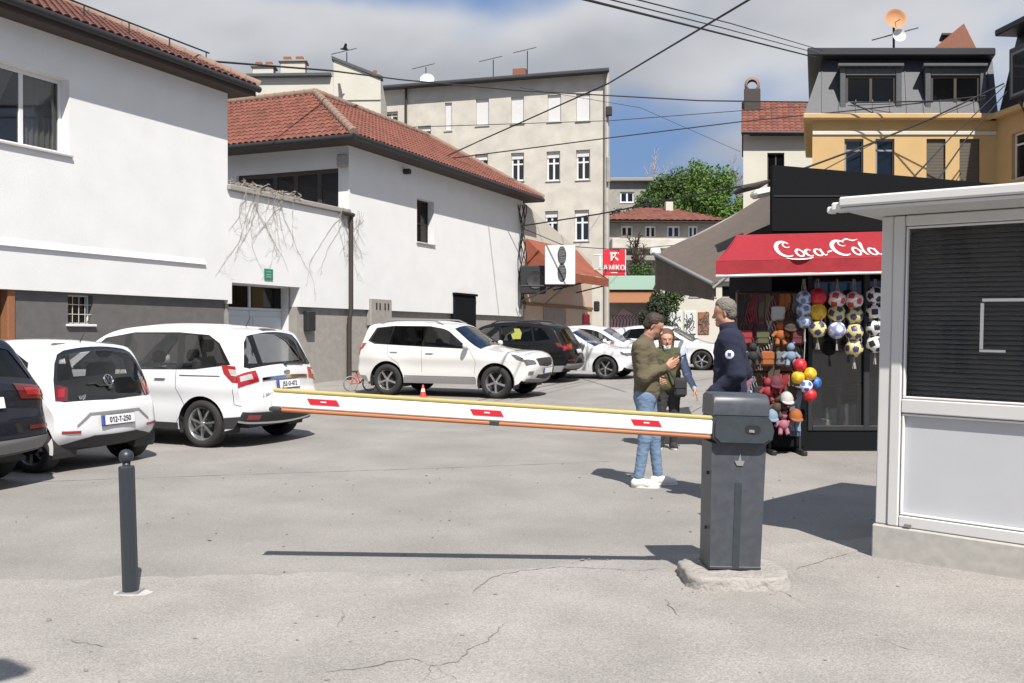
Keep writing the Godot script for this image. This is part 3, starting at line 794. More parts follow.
func mass(b: Node3D, w, h, dp, mat: String, front_thick := 0.3, v0 := -1.0):
	# the side and rear walls and the flat top that close a building behind its facade
	var mb := MB.new(); mb.span(Vector3(0.0, v0, -dp), Vector3(0.3, h, -front_thick - 0.003)); obj(mb, "side_wall", M[mat], b)
	mb = MB.new(); mb.span(Vector3(w - 0.3, v0, -dp), Vector3(w, h, -front_thick - 0.003)); obj(mb, "side_wall", M[mat], b)
	mb = MB.new(); mb.span(Vector3(0.303, v0, -dp), Vector3(w - 0.303, h, -dp + 0.3)); obj(mb, "rear_wall", M[mat], b)
	mb = MB.new(); mb.span(Vector3(0.303, h - 0.3, -dp + 0.303), Vector3(w - 0.303, h - 0.05, -front_thick - 0.003)); obj(mb, "top_slab", M.coping, b)

func build_mid():
	# ---- the tall cream block
	var dirc := Vector3(0.957, 0, 0.29)
	var ln := 21.0
	var b := building("cream_block", "tall cream apartment block with four floors and white shuttered top windows", 5.27 - 0.957 * ln, 55.0 + 0.29 * ln, dirc)
	b.position.y = 0.6
	var ht := (on(b, 606, 74).y + on(b, 385, 91).y) * 0.5
	var holes := []; var kinds := []
	for r in [[445, 103, 452, 131, 0], [476, 99, 489, 126, 0], [511, 97, 524, 124, 0], [547.5, 95, 561, 122, 0], [576, 93.5, 590, 121.5, 0],
			[475, 154, 488, 182, 1], [511, 153, 524, 181, 1], [546.5, 151.5, 560, 181, 1], [576, 150, 590, 180, 1],
			[545, 211, 558, 240, 1], [574.5, 210, 589, 241, 1], [511, 212, 524, 241, 1], [384, 112, 398, 122, 1], [418, 126, 431, 150, 1], [420, 160, 432, 184, 1]]:
		var q := on_rect(b, r[0], r[1], r[2], r[3]); holes.append(q); kinds.append(r[4])
	slab(b, "facade", M.cream_wall, 0, -1, ln, ht, 0.0, 0.4, holes)
	for i in holes.size():
		if kinds[i] == 0: window(b, holes[i], 0.0, {"bar": 0.07, "set": 0.14, "shutter": 0.97, "back": false})
		else: window(b, holes[i], 0.0, {"bar": 0.09, "set": 0.16, "mull": [0.5], "tran": [0.6], "shutter": 0.22 if i != 11 else 0.55})
	# closing walls: the right flank runs straight back, out of sight from the lot
	var mb := MB.new(); mb.hexa([Vector3(ln - 0.3, -1, -0.403), Vector3(ln, -1, -0.403), Vector3(ln - 3.4, -1, -9), Vector3(ln - 3.7, -1, -9), Vector3(ln - 0.3, ht, -0.403), Vector3(ln, ht, -0.403), Vector3(ln - 3.4, ht, -9), Vector3(ln - 3.7, ht, -9)]); obj(mb, "side_wall", M.cream_wall, b)
	mb = MB.new(); mb.span(Vector3(0, -1, -9.3), Vector3(ln - 3.4, ht, -9.003)); obj(mb, "rear_wall", M.cream_wall, b)
	mb = MB.new(); mb.hexa([Vector3(-0.3, ht + 0.003, 0.45), Vector3(ln + 0.15, ht + 0.003, 0.45), Vector3(ln - 3.2, ht + 0.4, -9.5), Vector3(-0.3, ht + 0.4, -9.5), Vector3(-0.3, ht + 0.2, 0.45), Vector3(ln + 0.15, ht + 0.2, 0.45), Vector3(ln - 3.2, ht + 0.6, -9.5), Vector3(-0.3, ht + 0.6, -9.5)]); obj(mb, "roof", M.slate, b)
	mb = MB.new(); mb.tube([Vector3(-0.2, ht + 0.02, 0.5), Vector3(ln + 0.15, ht + 0.02, 0.5)], 0.1, 8); obj(mb, "gutter", M.dark_metal, b)
	for u in [on(b, 407, 100).x, ln - 0.12]:
		mb = MB.new(); mb.tube([Vector3(u, ht, 0.12), Vector3(u, 0, 0.12)], 0.07, 6); obj(mb, "downpipe", M.dark_timber if u < ln - 1 else M.grey_render, b)
	mb = MB.new(); mb.box(Vector3(ln + 0.08, on(b, 608, 112).y, 0.1), Vector3(0.3, 0.5, 0.3), 0.03); obj(mb, "junction_box", M.dark_timber, b)
	mb = MB.new(); mb.box(Vector3(ln + 0.04, on(b, 608, 170).y, 0.1), Vector3(0.2, 1.4, 0.2), 0.03); obj(mb, "cable_box", M.grey_render, b)
	var cu := on(b, 514, 76); chimney(b, Vector3(cu.x, ht + 0.2, -1.2), 0.75, 0.5, 0.75, "brick", false)
	var w0 := b.transform * Vector3(cu.x + 0.5, ht + 0.9, -1.0); antenna(w0, 1.0, "thin aerial beside the chimney of the tall cream block")
	cu = on(b, 489, 77); antenna(b.transform * Vector3(cu.x, ht + 0.3, -0.8), 1.2, "lone thin mast on the roof edge of the tall cream block")
	cu = on(b, 421, 80); antenna(b.transform * Vector3(cu.x, ht + 0.2, -0.8), 1.2, "aerial with white satellite dish on the cream block roof", true)
	# ---- the lower cream house with stepped gable and chimneys, beyond the hip roof
	var c := building("gabled_house", "cream house with slanting gable parapet and three chimneys behind red hip roof", -17.5, 52.0, Vector3(1, 0, 0.05))
	MB.shear = -0.13
	var hy := on(c, 300, 78).y; var cw := on(c, 381, 90).x
	slab(c, "facade", M.pale_wall, 0, -1, cw, hy, 0.0, 0.3, [on_rect(c, 384 - 4, 110, 384 - 3, 112)] if false else [])
	mass(c, cw, hy, 7.0, "pale_wall")
	mb = MB.new(); var gx := on(c, 334, 60); var gy := on(c, 381, 80)
	mb.prism(PackedVector2Array([Vector2(gx.x, hy - 1.2), Vector2(cw, hy - 1.2), Vector2(cw, gy.y), Vector2(gx.x, gx.y)]), -0.4, 0.06); obj(mb, "gable_parapet", M.pale_wall, c)
	mb = MB.new(); mb.hexa([Vector3(gx.x - 0.1, gx.y, -0.5), Vector3(cw + 0.1, gy.y, -0.5), Vector3(cw + 0.1, gy.y, 0.15), Vector3(gx.x - 0.1, gx.y, 0.15), Vector3(gx.x - 0.1, gx.y + 0.15, -0.5), Vector3(cw + 0.1, gy.y + 0.15, -0.5), Vector3(cw + 0.1, gy.y + 0.15, 0.15), Vector3(gx.x - 0.1, gx.y + 0.15, 0.15)]); obj(mb, "parapet_cap", M.slate, c)
	mb = MB.new(); mb.span(Vector3(-0.3, hy + 0.003, -7.0), Vector3(gx.x - 0.12, hy + 0.18, 0.3), 0.03); obj(mb, "roof_edge", M.slate, c)
	for q in [[262, 1.1], [292, 1.3], [371, 0.7]]:
		var p := on(c, q[0], 70); chimney(c, Vector3(p.x, hy + 0.18 if q[0] < 330 else hy - 0.4, -0.8), q[1], 0.8, (0.5 if q[0] < 270 else 0.75) if q[0] < 330 else on(c, 371, 74).y - hy + 0.4, "pale_wall")
	antenna(c.transform * Vector3(on(c, 345, 60).x, gx.y, -0.5), 0.5, "small aerial on the slanting gable parapet")
	MB.shear = 0.0
	# ---- the peach shop with orange awning, in line with the white houses
	var e1 := 16.72 / (0.43 - 0.0125)
	var s := building("peach_shop", "low peach shop wall with orange awning beyond the white house", 0.0125 * e1, e1, Vector3(0.43, 0, -1.0))
	s.position.y = gh(e1)
	var sw := on(s, 592, 300).x; var sh := on(s, 530, 205).y
	var sd := on_rect(s, 543, 285, 556, 335)
	slab(s, "wall", M.peach_wall, 0, -1, sw, on(s, 560, 262).y, 0.0, 0.3, [])
	mb = MB.new(); mb.prism(PackedVector2Array([Vector2(0, on(s, 560, 262).y + 0.003), Vector2(sw, on(s, 560, 262).y + 0.003), Vector2(sw, on(s, 560, 255).y), Vector2(0, sh)]), -0.3, 0.0); obj(mb, "upper_wall", M.pale_wall, s)
	mb = MB.new(); mb.span(Vector3(0, -1, -6), Vector3(0.3, on(s, 560, 262).y, -0.303)); mb.span(Vector3(sw - 0.3, -1, -6), Vector3(sw, on(s, 560, 262).y, -0.303)); obj(mb, "side_wall", M.peach_wall, s)
	mb = MB.new(); mb.span(Vector3(0, on(s, 560, 262).y + 0.0, -6), Vector3(sw, on(s, 560, 262).y + 0.1, -0.31)); obj(mb, "roof", M.coping, s)
	mb = MB.new(); var bl := on(s, 560, 306).y; mb.span(Vector3(0.02, bl - 0.08, 0.002), Vector3(sw, bl + 0.05, 0.05), 0.01); obj(mb, "band", M.wood_brown, s)
	mb = MB.new(); mb.span(Vector3(sd.position.x, 0, 0.002), Vector3(sd.end.x + 1.2, bl - 0.1, 0.03)); obj(mb, "shop_front", M.beige_base, s)
	mb = MB.new(); mb.span(Vector3(sw - 1.4, bl - 1.3, 0.03), Vector3(sw - 0.5, bl - 0.3, 0.06), 0.01); obj(mb, "notice_board", M.sign_red, s)
	mb = MB.new(); mb.box(Vector3(sw + 0.1, bl + 0.1, 0.2), Vector3(0.25, 0.5, 0.25), 0.05); obj(mb, "wall_lamp", M.dark_metal, s)
	# awning: pole-mounted at the wall, sagging front
	var aw := thing("orange_awning", "faded orange fabric awning over the peach shop front", "awning", s.position); aw.transform = s.transform
	var at := on(s, 545, 243).y; var fb := at - 1.35; var u1 := sw * 0.74
	mb = MB.new(); mb.smooth(2); var nn := 14
	for i in nn:
		for j in 6:
			var q := []
			for e in [[i, j], [i + 1, j], [i + 1, j + 1], [i, j + 1]]:
				var u: float = lerpf(0.1, u1, float(e[0]) / nn); var v: float = e[1] / 6.0
				q.append(Vector3(u, lerpf(at, fb, v) - 0.12 * sin(v * PI) + 0.03 * sin(u * 3.0) * v, 0.02 + v * 1.5))
			mb.quad(q[3], q[2], q[1], q[0])
	mb.flat()
	mb.hexa([Vector3(0.1, fb - 0.35, 1.5), Vector3(u1, fb - 0.35, 1.5), Vector3(u1, fb - 0.35, 1.53), Vector3(0.1, fb - 0.35, 1.53), Vector3(0.1, fb, 1.5), Vector3(u1, fb, 1.5), Vector3(u1, fb, 1.53), Vector3(0.1, fb, 1.53)])
	obj(mb, "canopy", M.awning_orange, aw)
	mb = MB.new()
	mb.prism(PackedVector2Array([Vector2(0.02, at), Vector2(1.52, fb), Vector2(1.52, fb - 0.35), Vector2(0.02, fb - 0.35)]), -0.02, 0.0, Basis(Vector3(0, 0, 1), UP, Vector3(-1, 0, 0)), Vector3(0.1, 0, 0)); obj(mb, "side_panel", M.awning_orange, aw)
	for u in [0.3, u1 * 0.5, u1 - 0.2]:
		mb = MB.new(); mb.tube([Vector3(u, fb - 0.6, 0.05), Vector3(u, fb - 0.3, 1.45)], 0.03, 6); obj(mb, "arm", M.dark_metal, aw)
	# white hanging sign with two dark patterned ovals, on a bracket
	var sp := wp(560, 265, 38.5)
	var sg := thing("hanging_sign", "white box sign with two dark patterned ovals above the shop front", "sign", sp)
	mb = MB.new(); mb.box(Vector3.ZERO, Vector3(1.16, 1.5, 0.16), 0.02); obj(mb, "panel", M.sign_white, sg)
	for y in [0.36, -0.3]:
		mb = MB.new(); mb.prism(oval(0.17, 0.36, 22, 0.02), 0.083, 0.092, Basis.IDENTITY, Vector3(0.07, y, 0)); var ov := obj(mb, "oval_print", M.sign_ink, sg)
		mb = MB.new()
		for k in 7: mb.ribbon([Vector2(-0.11 + 0.02 * sin(k), -0.26 + k * 0.085), Vector2(0.11, -0.24 + k * 0.085 + 0.03 * cos(k * 2.0))], 0.018, Basis.IDENTITY, Vector3(0.07, y, 0), 0.095)
		obj(mb, "pattern", M.plastic_grey, ov)
	mb = MB.new(); mb.tube([Vector3(-1.5, -0.8, -0.1), Vector3(0.5, -0.8, -0.1)], 0.035, 6); mb.tube([Vector3(-1.5, -1.4, -0.1), Vector3(-0.2, -0.8, -0.1)], 0.03, 6); mb.tube([Vector3(-0.6, -1.5, -0.1), Vector3(0.2, -0.8, -0.1)], 0.03, 6); mb.tube([Vector3(0.3, -0.85, -0.1), Vector3(0.3, -0.6, -0.05)], 0.03, 6); obj(mb, "bracket", M.dark_metal, sg)
	# wall equipment at the house corner behind the sign
	var eq := thing("air_conditioner", "dark outdoor air conditioning unit on brackets behind the white sign", "air conditioner", wp(533, 280, 39.3))
	mb = MB.new(); mb.box(Vector3(0, 0, 0), Vector3(1.0, 1.1, 0.5), 0.04); obj(mb, "casing", M.dark_metal, eq)
	mb = MB.new(); mb.lathe([Vector2(0.1, 0.0), Vector2(0.34, 0.0), Vector2(0.36, 0.02), Vector2(0.36, 0.0)], 18, Vector3(0.1, 0.0, 0.26), Basis(Vector3(1, 0, 0), PI / 2)); obj(mb, "fan_guard", M.plastic, eq)
	# red sign: AMKO
	var rs := thing("shop_sign", "square red sign reading AMKO at the end of the orange awning", "sign", wp(614, 262.5, 45.0))
	mb = MB.new(); mb.box(Vector3.ZERO, Vector3(0.98, 1.16, 0.16), 0.02); obj(mb, "panel", M.sign_red, rs)
	mb = MB.new(); mb.span(Vector3(0.492, -0.58, -0.07), Vector3(0.53, 0.58, 0.07)); obj(mb, "edge", M.sign_white, rs)
	var tx := MeshInstance3D.new(); tx.mesh = text_mesh("AMKO", 0.34, 0.01); tx.material_override = M.sign_white; tx.name = "lettering"; rs.add_child(tx); tx.position = Vector3(0, -0.24, 0.086)
	mb = MB.new()
	mb.ribbon([Vector2(-0.2, 0.42), Vector2(0.2, 0.42)], 0.07, Basis.IDENTITY, Vector3.ZERO, 0.086); mb.ribbon([Vector2(-0.12, 0.42), Vector2(-0.12, 0.08)], 0.08, Basis.IDENTITY, Vector3.ZERO, 0.087); mb.ribbon([Vector2(0.08, 0.42), Vector2(0.02, 0.25), Vector2(0.18, 0.1)], 0.08, Basis.IDENTITY, Vector3.ZERO, 0.088); mb.ribbon([Vector2(-0.1, 0.22), Vector2(0.05, 0.25)], 0.06, Basis.IDENTITY, Vector3.ZERO, 0.089)
	mb.ribbon([Vector2(-0.15, -0.46), Vector2(0.15, -0.46)], 0.035, Basis.IDENTITY, Vector3.ZERO, 0.086)
	obj(mb, "emblem", M.sign_white, rs)
	mb = MB.new(); mb.tube([Vector3(-0.9, 0.35, -0.2), Vector3(-0.4, 0.35, 0)], 0.03, 6); mb.tube([Vector3(-0.9, -0.3, -0.2), Vector3(-0.4, -0.3, 0)], 0.03, 6); mb.span(Vector3(-0.66, -0.2, -0.05), Vector3(-0.58, 0.3, 0.03)); obj(mb, "bracket", M.sign_white, rs)
func oval(rx, ry, n, wob := 0.0) -> PackedVector2Array:
	var p := PackedVector2Array()
	for i in n:
		var a: float = TAU * i / n; var k: float = 1.0 + wob * sin(a * 7.0)
		p.append(Vector2(cos(a) * rx * k, sin(a) * ry * k))
	return p

func build_far():
	# ---- red-roofed house on the slope
	var b := building("far_house", "distant grey house with red hipped roof and white balcony windows below trees", wp(606, 300, 78.0).x, 78.0, Vector3(1, 0, -0.06))
	b.position.y = 0.6
	var w := on(b, 722, 250).x; var ht := on(b, 660, 222).y
	var hs := []
	for r in [[621, 226, 633, 237], [645, 226, 656, 238], [667, 226, 680, 238], [688, 226, 698, 238], [622, 262, 634, 276]]: hs.append(on_rect(b, r[0], r[1], r[2], r[3]))
	slab(b, "facade", M.grey_render, 0, -1, w, ht, 0.0, 0.3, hs)
	for r in hs: window(b, r, 0.0, {"bar": 0.13, "mull": [0.5], "set": 0.1})
	mass(b, w, ht, 8.0, "grey_render")
	var bb := on(b, 660, 240); var mb := MB.new(); mb.span(Vector3(0.3, on(b, 660, 250).y, 0.02), Vector3(w - 0.5, bb.y, 1.1), 0.05); obj(mb, "balcony", M.cream_wall, b)
	mb = MB.new(); mb.span(Vector3(-0.1, on(b, 660, 262).y, 0.02), Vector3(w, on(b, 660, 257).y, 1.3), 0.05); obj(mb, "canopy", M.coping, b)
	var A := Vector3(-0.8, ht + 0.05, 0.9); var B := Vector3(w + 0.4, ht + 0.05, 0.9); var C := Vector3(w + 0.4, ht + 0.05, -8.6); var D := Vector3(-0.8, ht + 0.05, -8.6)
	var ry := ht + 1.55; var ra := Vector3(3.4, ry, -3.8); var rb := Vector3(w - 3.2, ry, -3.8)
	tiles(b, A, B, rb, ra, "roof_tile", 0.5, 0.55); tiles(b, D, A, ra, ra, "roof_tile", 0.5, 0.55); tiles(b, B, C, rb, rb, "roof_tile", 0.5, 0.55); tiles(b, C, D, ra, rb, "roof_tile", 0.5, 0.55)
	mb = MB.new(); mb.span(Vector3(-0.75, ht - 0.1, -8.5), Vector3(w + 0.35, ht, 0.85)); obj(mb, "soffit", M.soffit, b)
	chimney(b, Vector3(on(b, 692, 210).x - 1.2, ry - 0.6, -3.0), 0.6, 0.6, 1.0, "pale_wall", false)
	# ---- flat grey building beyond, just over the roof at the left
	var f := building("hillside_house", "flat-roofed grey house half hidden behind bare trees on the hill", wp(606, 200, 100.0).x, 100.0, Vector3(1, 0, 0))
	var fw := on(f, 648, 200).x; var fh := on(f, 630, 182).y
	slab(f, "facade", M.grey_render, 0, -1, fw, fh, 0, 0.3, [on_rect(f, 620, 192, 634, 203)])
	window(f, on_rect(f, 620, 192, 634, 203), 0.0, {"bar": 0.15, "mull": [0.5]}); mass(f, fw, fh, 6.0, "grey_render")
	mb = MB.new(); mb.span(Vector3(-0.5, fh, -6.3), Vector3(fw + 0.5, fh + 0.35, 0.6), 0.05); obj(mb, "roof", M.coping, f)
	# ---- pale building with a row of small windows and graffiti panels
	var c := building("graffiti_building", "pale low building with a row of small windows and graffiti panels", wp(655, 300, 66.0).x, 66.0, Vector3(1, 0, 0))
	c.position.y = 0.6
	var cw := on(c, 745, 300).x; var ch := on(c, 690, 282).y
	var ch2 := []
	for r in [[672, 286, 683, 297], [689, 286, 700, 297], [705, 286, 716, 297], [722, 286, 733, 297]]: ch2.append(on_rect(c, r[0], r[1], r[2], r[3]))
	slab(c, "facade", M.pale_wall, 0, -1, cw, ch, 0, 0.3, ch2)
	for r in ch2: window(c, r, 0.0, {"bar": 0.06, "frame": "dark_frame", "pane": "dim_pane"})
	mass(c, cw, ch, 5.0, "pale_wall")
	mb = MB.new(); mb.span(Vector3(-0.2, ch, -5.2), Vector3(cw + 0.2, ch + 0.2, 0.3), 0.03); obj(mb, "roof", M.coping, c)
	for r in [[670, 311, 682, 334], [684, 311, 696, 334], [698, 312, 709, 334]]:
		var q := on_rect(c, r[0], r[1], r[2], r[3]); mb = MB.new(); mb.span(Vector3(q.position.x, q.position.y, 0.003), Vector3(q.end.x, q.end.y, 0.08), 0.02)
		var pn := obj(mb, "shutter_panel", M.graffiti_white if r[0] < 698 else M.wood_brown, c)
		mb = MB.new()
		for k in 16:
			var p := Vector2(lerpf(q.position.x, q.end.x, rng.randf_range(0.15, 0.6)), lerpf(q.position.y, q.end.y, rng.randf_range(0.15, 0.7))); var pts := [p]
			for m in 4: p += Vector2(rng.randf_range(-0.15, 0.2), rng.randf_range(-0.3, 0.3)); p = p.clamp(q.position, q.end); pts.append(p)
			mb.ribbon(pts, 0.055, Basis.IDENTITY, Vector3.ZERO, 0.084 + k * 0.0005)
		tag(obj(mb, "graffiti", M.sign_ink, pn), "", "", "", "stuff")
	# ---- little shop with teal fascia and brown awning
	var s := building("teal_shop", "small shop with teal fascia, brown awning and pink graffiti wall", wp(604, 330, 60.0).x, 60.0, Vector3(1, 0, 0))
	s.position.y = 0.6
	var swd := on(s, 656, 330).x; var sh := on(s, 630, 276).y
	slab(s, "wall", M.grey_render, 0, -1, swd, on(s, 630, 291).y, 0, 0.3); mass(s, swd, on(s, 630, 291).y, 4.0, "grey_render")
	mb = MB.new(); mb.span(Vector3(-0.1, on(s, 630, 290).y, -4.0), Vector3(swd + 0.1, sh, 0.25), 0.02); obj(mb, "fascia", M.teal, s)
	mb = MB.new(); var ya := on(s, 630, 291).y; mb.hexa([Vector3(0.2, ya - 0.75, 1.1), Vector3(swd, ya - 0.75, 1.1), Vector3(swd, ya - 0.1, 0.02), Vector3(0.2, ya - 0.1, 0.02), Vector3(0.2, ya - 0.7, 1.1), Vector3(swd, ya - 0.7, 1.1), Vector3(swd, ya - 0.04, 0.02), Vector3(0.2, ya - 0.04, 0.02)]); obj(mb, "awning", M.wood_brown, s)
	var gr := on_rect(s, 611, 308, 640, 330); mb = MB.new()
	mb.prism(PackedVector2Array([gr.position, Vector2(gr.end.x, gr.position.y), Vector2(gr.end.x - 0.2, gr.end.y - 0.5), Vector2(gr.end.x - 0.7, gr.end.y - 0.2), Vector2(gr.position.x + 0.7, gr.end.y), Vector2(gr.position.x + 0.4, gr.end.y - 0.4), Vector2(gr.position.x, gr.end.y - 0.5)]), 0.003, 0.03); var gp_ := obj(mb, "mural", M.graffiti_pink, s)
	mb = MB.new()
	for k in 9:
		var p := Vector2(lerpf(gr.position.x, gr.end.x, (k + 0.5) / 9.0), gr.position.y + 0.15); mb.ribbon([p, p + Vector2(0.08, 0.45), p + Vector2(-0.05, 0.6), p + Vector2(0.1, 0.75)], 0.06, Basis.IDENTITY, Vector3.ZERO, 0.035)
	tag(obj(mb, "lettering", M.sign_ink, gp_), "", "", "", "stuff")

func build_right():
	# ---- cream house with steep red roof
	var b := building("steep_roof_house", "narrow cream house with steep red tile roof and round chimney cowl", wp(743, 300, 50.0).x, 50.0, Vector3(1, 0, 0))
	b.position.y = 0.65; MB.shear = 0.235
	var w := on(b, 830, 200).x; var ht := on(b, 770, 136).y; var rt := on(b, 770, 91).y
	var r := on_rect(b, 767, 153, 784, 192)
	slab(b, "facade", M.pale_wall, 0, -1, w, ht, 0, 0.35, [r]); window(b, r, 0.0, {"frame": "dark_frame", "pane": "dim_pane", "mull": [0.5], "set": 0.15})
	mass(b, w, ht, 6.0, "pale_wall")
	tiles(b, Vector3(-0.1, ht + 0.1, 0.45), Vector3(w + 0.2, ht + 0.1, 0.45), Vector3(w + 0.2, rt, -2.6), Vector3(-0.1, rt, -2.6), "roof_tile", 0.3, 0.38)
	tiles(b, Vector3(w + 0.2, ht + 0.1, -6.3), Vector3(-0.1, ht + 0.1, -6.3), Vector3(-0.1, rt, -2.6), Vector3(w + 0.2, rt, -2.6), "roof_tile", 0.3, 0.38)
	var mb := MB.new(); mb.prism(PackedVector2Array([Vector2(-6.0, ht), Vector2(0.2, ht), Vector2(-2.6, rt - 0.1)]), 0.02, 0.3, Basis(Vector3(0, 0, 1), UP, Vector3(-1, 0, 0)), Vector3(0.32, 0, 0)); obj(mb, "gable", M.pale_wall, b)
	mb = MB.new(); mb.tube([Vector3(-0.1, ht + 0.05, 0.5), Vector3(w, ht + 0.05, 0.5)], 0.09, 8); obj(mb, "gutter", M.dark_metal, b)
	var cx := on(b, 761, 90).x; mb = MB.new(); cx -= 0.45; mb.box(Vector3(cx, rt - 0.1, -1.9), Vector3(0.85, 1.2, 0.6), 0.03); var ch := obj(mb, "chimney", M.dark_timber, b)
	mb = MB.new(); mb.lathe([Vector2(0.26, -0.25), Vector2(0.40, -0.2), Vector2(0.40, 0.2), Vector2(0.26, 0.25)], 18, Vector3(cx, rt + 0.72, -1.9), Basis(Vector3(1, 0, 0), PI / 2)); obj(mb, "cowl", M.ridge_tile, ch)
	MB.shear = 0.305
	# ---- the yellow house with slate mansard
	var y := building("yellow_mansard_house", "yellow house with dark slate mansard roof and two dormer windows", wp(812, 300, 38.0).x, 38.0, Vector3(1, 0, 0))
	y.position.y = 0.6
	var yw := on(y, 996, 200).x; var yc := on(y, 880, 121).y; var yt := on(y, 880, 54).y
	var hs := []
	for q in [[844, 139, 863, 190], [875, 139, 894, 190], [926, 139, 945, 190], [959, 139, 979, 190]]: hs.append(on_rect(y, q[0], q[1], q[2], q[3]))
	slab(y, "facade", M.yellow_wall, 0, -1, yw, yc, 0, 0.35, hs)
	for i in 4: window(y, hs[i], 0.0, {"set": 0.14, "bar": 0.07, "tran": [0.78], "frame": "plastic_grey"} if i < 2 else {"set": 0.14, "bar": 0.06, "frame": "shutter_dark", "shutter": 1.0, "shmat": "shutter_dark", "back": false})
	mass(y, yw, yc, 8.0, "yellow_wall")
	mb = MB.new(); mb.span(Vector3(-0.35, yc + 0.003, -8), Vector3(yw, yc + 0.22, 0.35), 0.04); obj(mb, "cornice", M.yellow_wall, y)
	mb = MB.new(); mb.span(Vector3(0, yc - 0.55, 0.003), Vector3(yw, yc - 0.40, 0.06), 0.02); obj(mb, "string_course", M.pale_wall, y)
	# mansard slope, dormers, top
	var m0 := yc + 0.224; var bz := 0.25; var tz := -0.95
	mb = MB.new(); mb.hexa([Vector3(-0.3, m0, -8), Vector3(yw, m0, -8), Vector3(yw, m0, bz), Vector3(-0.3, m0, bz), Vector3(0.4, yt, -7.2), Vector3(yw, yt, -7.2), Vector3(yw, yt, tz), Vector3(0.4, yt, tz)]); obj(mb, "mansard", M.slate, y)
	for u in 11:
		mb = MB.new(); var ux := 0.35 + u * 0.64
		mb.hexa([Vector3(ux, m0 + 0.02, bz - 0.02), Vector3(ux + 0.03, m0 + 0.02, bz - 0.02), Vector3(ux + 0.03, m0 + 0.02, bz + 0.03), Vector3(ux, m0 + 0.02, bz + 0.03), Vector3(ux, yt, tz - 0.02), Vector3(ux + 0.03, yt, tz - 0.02), Vector3(ux + 0.03, yt, tz + 0.03), Vector3(ux, yt, tz + 0.03)]); obj(mb, "standing_seam", M.slate, y)
	mb = MB.new(); mb.span(Vector3(-0.2, yt + 0.003, -7.6), Vector3(yw, yt + 0.3, tz + 0.7), 0.04); obj(mb, "roof_edge", M.dark_metal, y)
	for q in [[846, 76, 896, 113], [931, 76, 980, 111]]:
		var dr := on_rect(y, q[0], q[1], q[2], q[3], 0.1)
		mb = MB.new(); mb.span(Vector3(dr.position.x - 0.22, dr.position.y - 0.12, -1.5), Vector3(dr.position.x, dr.end.y + 0.3, 0.12), 0.02); mb.span(Vector3(dr.end.x, dr.position.y - 0.12, -1.5), Vector3(dr.end.x + 0.22, dr.end.y + 0.3, 0.12), 0.02); mb.span(Vector3(dr.position.x - 0.3, dr.end.y + 0.303, -1.5), Vector3(dr.end.x + 0.3, dr.end.y + 0.42, 0.3), 0.02); mb.span(Vector3(dr.position.x, dr.position.y - 0.2, -1.5), Vector3(dr.end.x, dr.position.y - 0.003, 0.12), 0.02); mb.span(Vector3(dr.position.x, dr.end.y + 0.003, -1.5), Vector3(dr.end.x, dr.end.y + 0.299, 0.10), 0.02)
		var dm := obj(mb, "dormer", M.slate, y)
		window(dm, dr, 0.12, {"frame": "dark_frame", "pane": "dim_pane", "mull": [0.5], "set": 0.1, "bar": 0.09, "sill": false, "back": false})
	# brick gable and stack behind
	mb = MB.new(); var g0 := on(y, 908, 52, -3.0); var g1 := on(y, 986, 52, -3.0); var gt := on(y, 963, 24, -3.0)
	var sx := Vector2(-0.915, 0); mb.prism(PackedVector2Array([Vector2(g0.x, yt + 0.2) + sx, Vector2(g1.x, yt + 0.2) + sx, gt + sx]), -3.6, -3.0); obj(mb, "brick_gable", M.brick, y)
	mb = MB.new(); var cp := on(y, 953, 30, -3.8); cp.x -= 1.2; mb.box(Vector3(cp.x, yt + 0.8, -4.0), Vector3(0.7, 1.9, 0.6), 0.03); mb.box(Vector3(cp.x, yt + 1.8, -4.0), Vector3(1.0, 0.12, 0.9), 0.03); obj(mb, "chimney", M.dark_timber, y)
	MB.shear = 0.0
	# satellite dish mast
	var sp := y.transform * Vector3(on(y, 893, 50, -1.0).x, yt + 0.3, -1.0)
	var t := thing("satellite_dish", "rusty orange satellite dish and aerial on yellow house roof", "satellite dish", sp)
	mb = MB.new(); mb.tube([Vector3(0, 0, 0), Vector3(0, 1.3, 0)], 0.045, 8); obj(mb, "mast", M.dark_metal, t)
	mb = MB.new(); mb.lathe([Vector2(0.0, 0.0), Vector2(0.2, 0.02), Vector2(0.32, 0.07), Vector2(0.40, 0.13), Vector2(0.41, 0.13)], 24, Vector3(0, 1.25, 0.1), Basis(Vector3(1, 0, 0), 1.35)); obj(mb, "dish", M.dish_rust, t)
	mb = MB.new(); mb.lathe([Vector2(0.0, 0.0), Vector2(0.18, 0.03), Vector2(0.26, 0.09)], 18, Vector3(0.15, 0.62, 0.1), Basis(Vector3(1, 0, 0), 1.35)); obj(mb, "small_dish", M.sign_white, t)
	mb = MB.new(); mb.tube([Vector3(-0.85, 0.5, 0), Vector3(0.95, 0.98, 0)], 0.025, 6); mb.tube([Vector3(0, 1.15, 0.1), Vector3(0.05, 1.15, 0.5)], 0.015, 5); mb.box(Vector3(0.05, 0.05, 0), Vector3(0.7, 0.15, 0.3), 0.02); obj(mb, "aerial", M.dark_metal, t)
	# ---- the wing at the right edge, coming forward
	var x0: float = y.position.x + yw
	var e := building("yellow_wing", "yellow wing with dark mansard corner and rainwater pipe at the right edge", x0 + 0.0, 37.9, Vector3(0.12, 0, 1.0))
	e.position.y = 0.6
	var eh := on(e, 1010, 112).y
	var wr := on_rect(e, 998, 120, 1008, 155)
	wr = Rect2(0.85, yc - 2.4, 0.9, 1.7)
	slab(e, "facade", M.yellow_wall, -1.5, -1, 9, yc, 0, 0.35, [wr]); window(e, wr, 0.0, {"set": 0.14, "bar": 0.07, "tran": [0.75]})
	mass(e, 9, yc, 5, "yellow_wall")
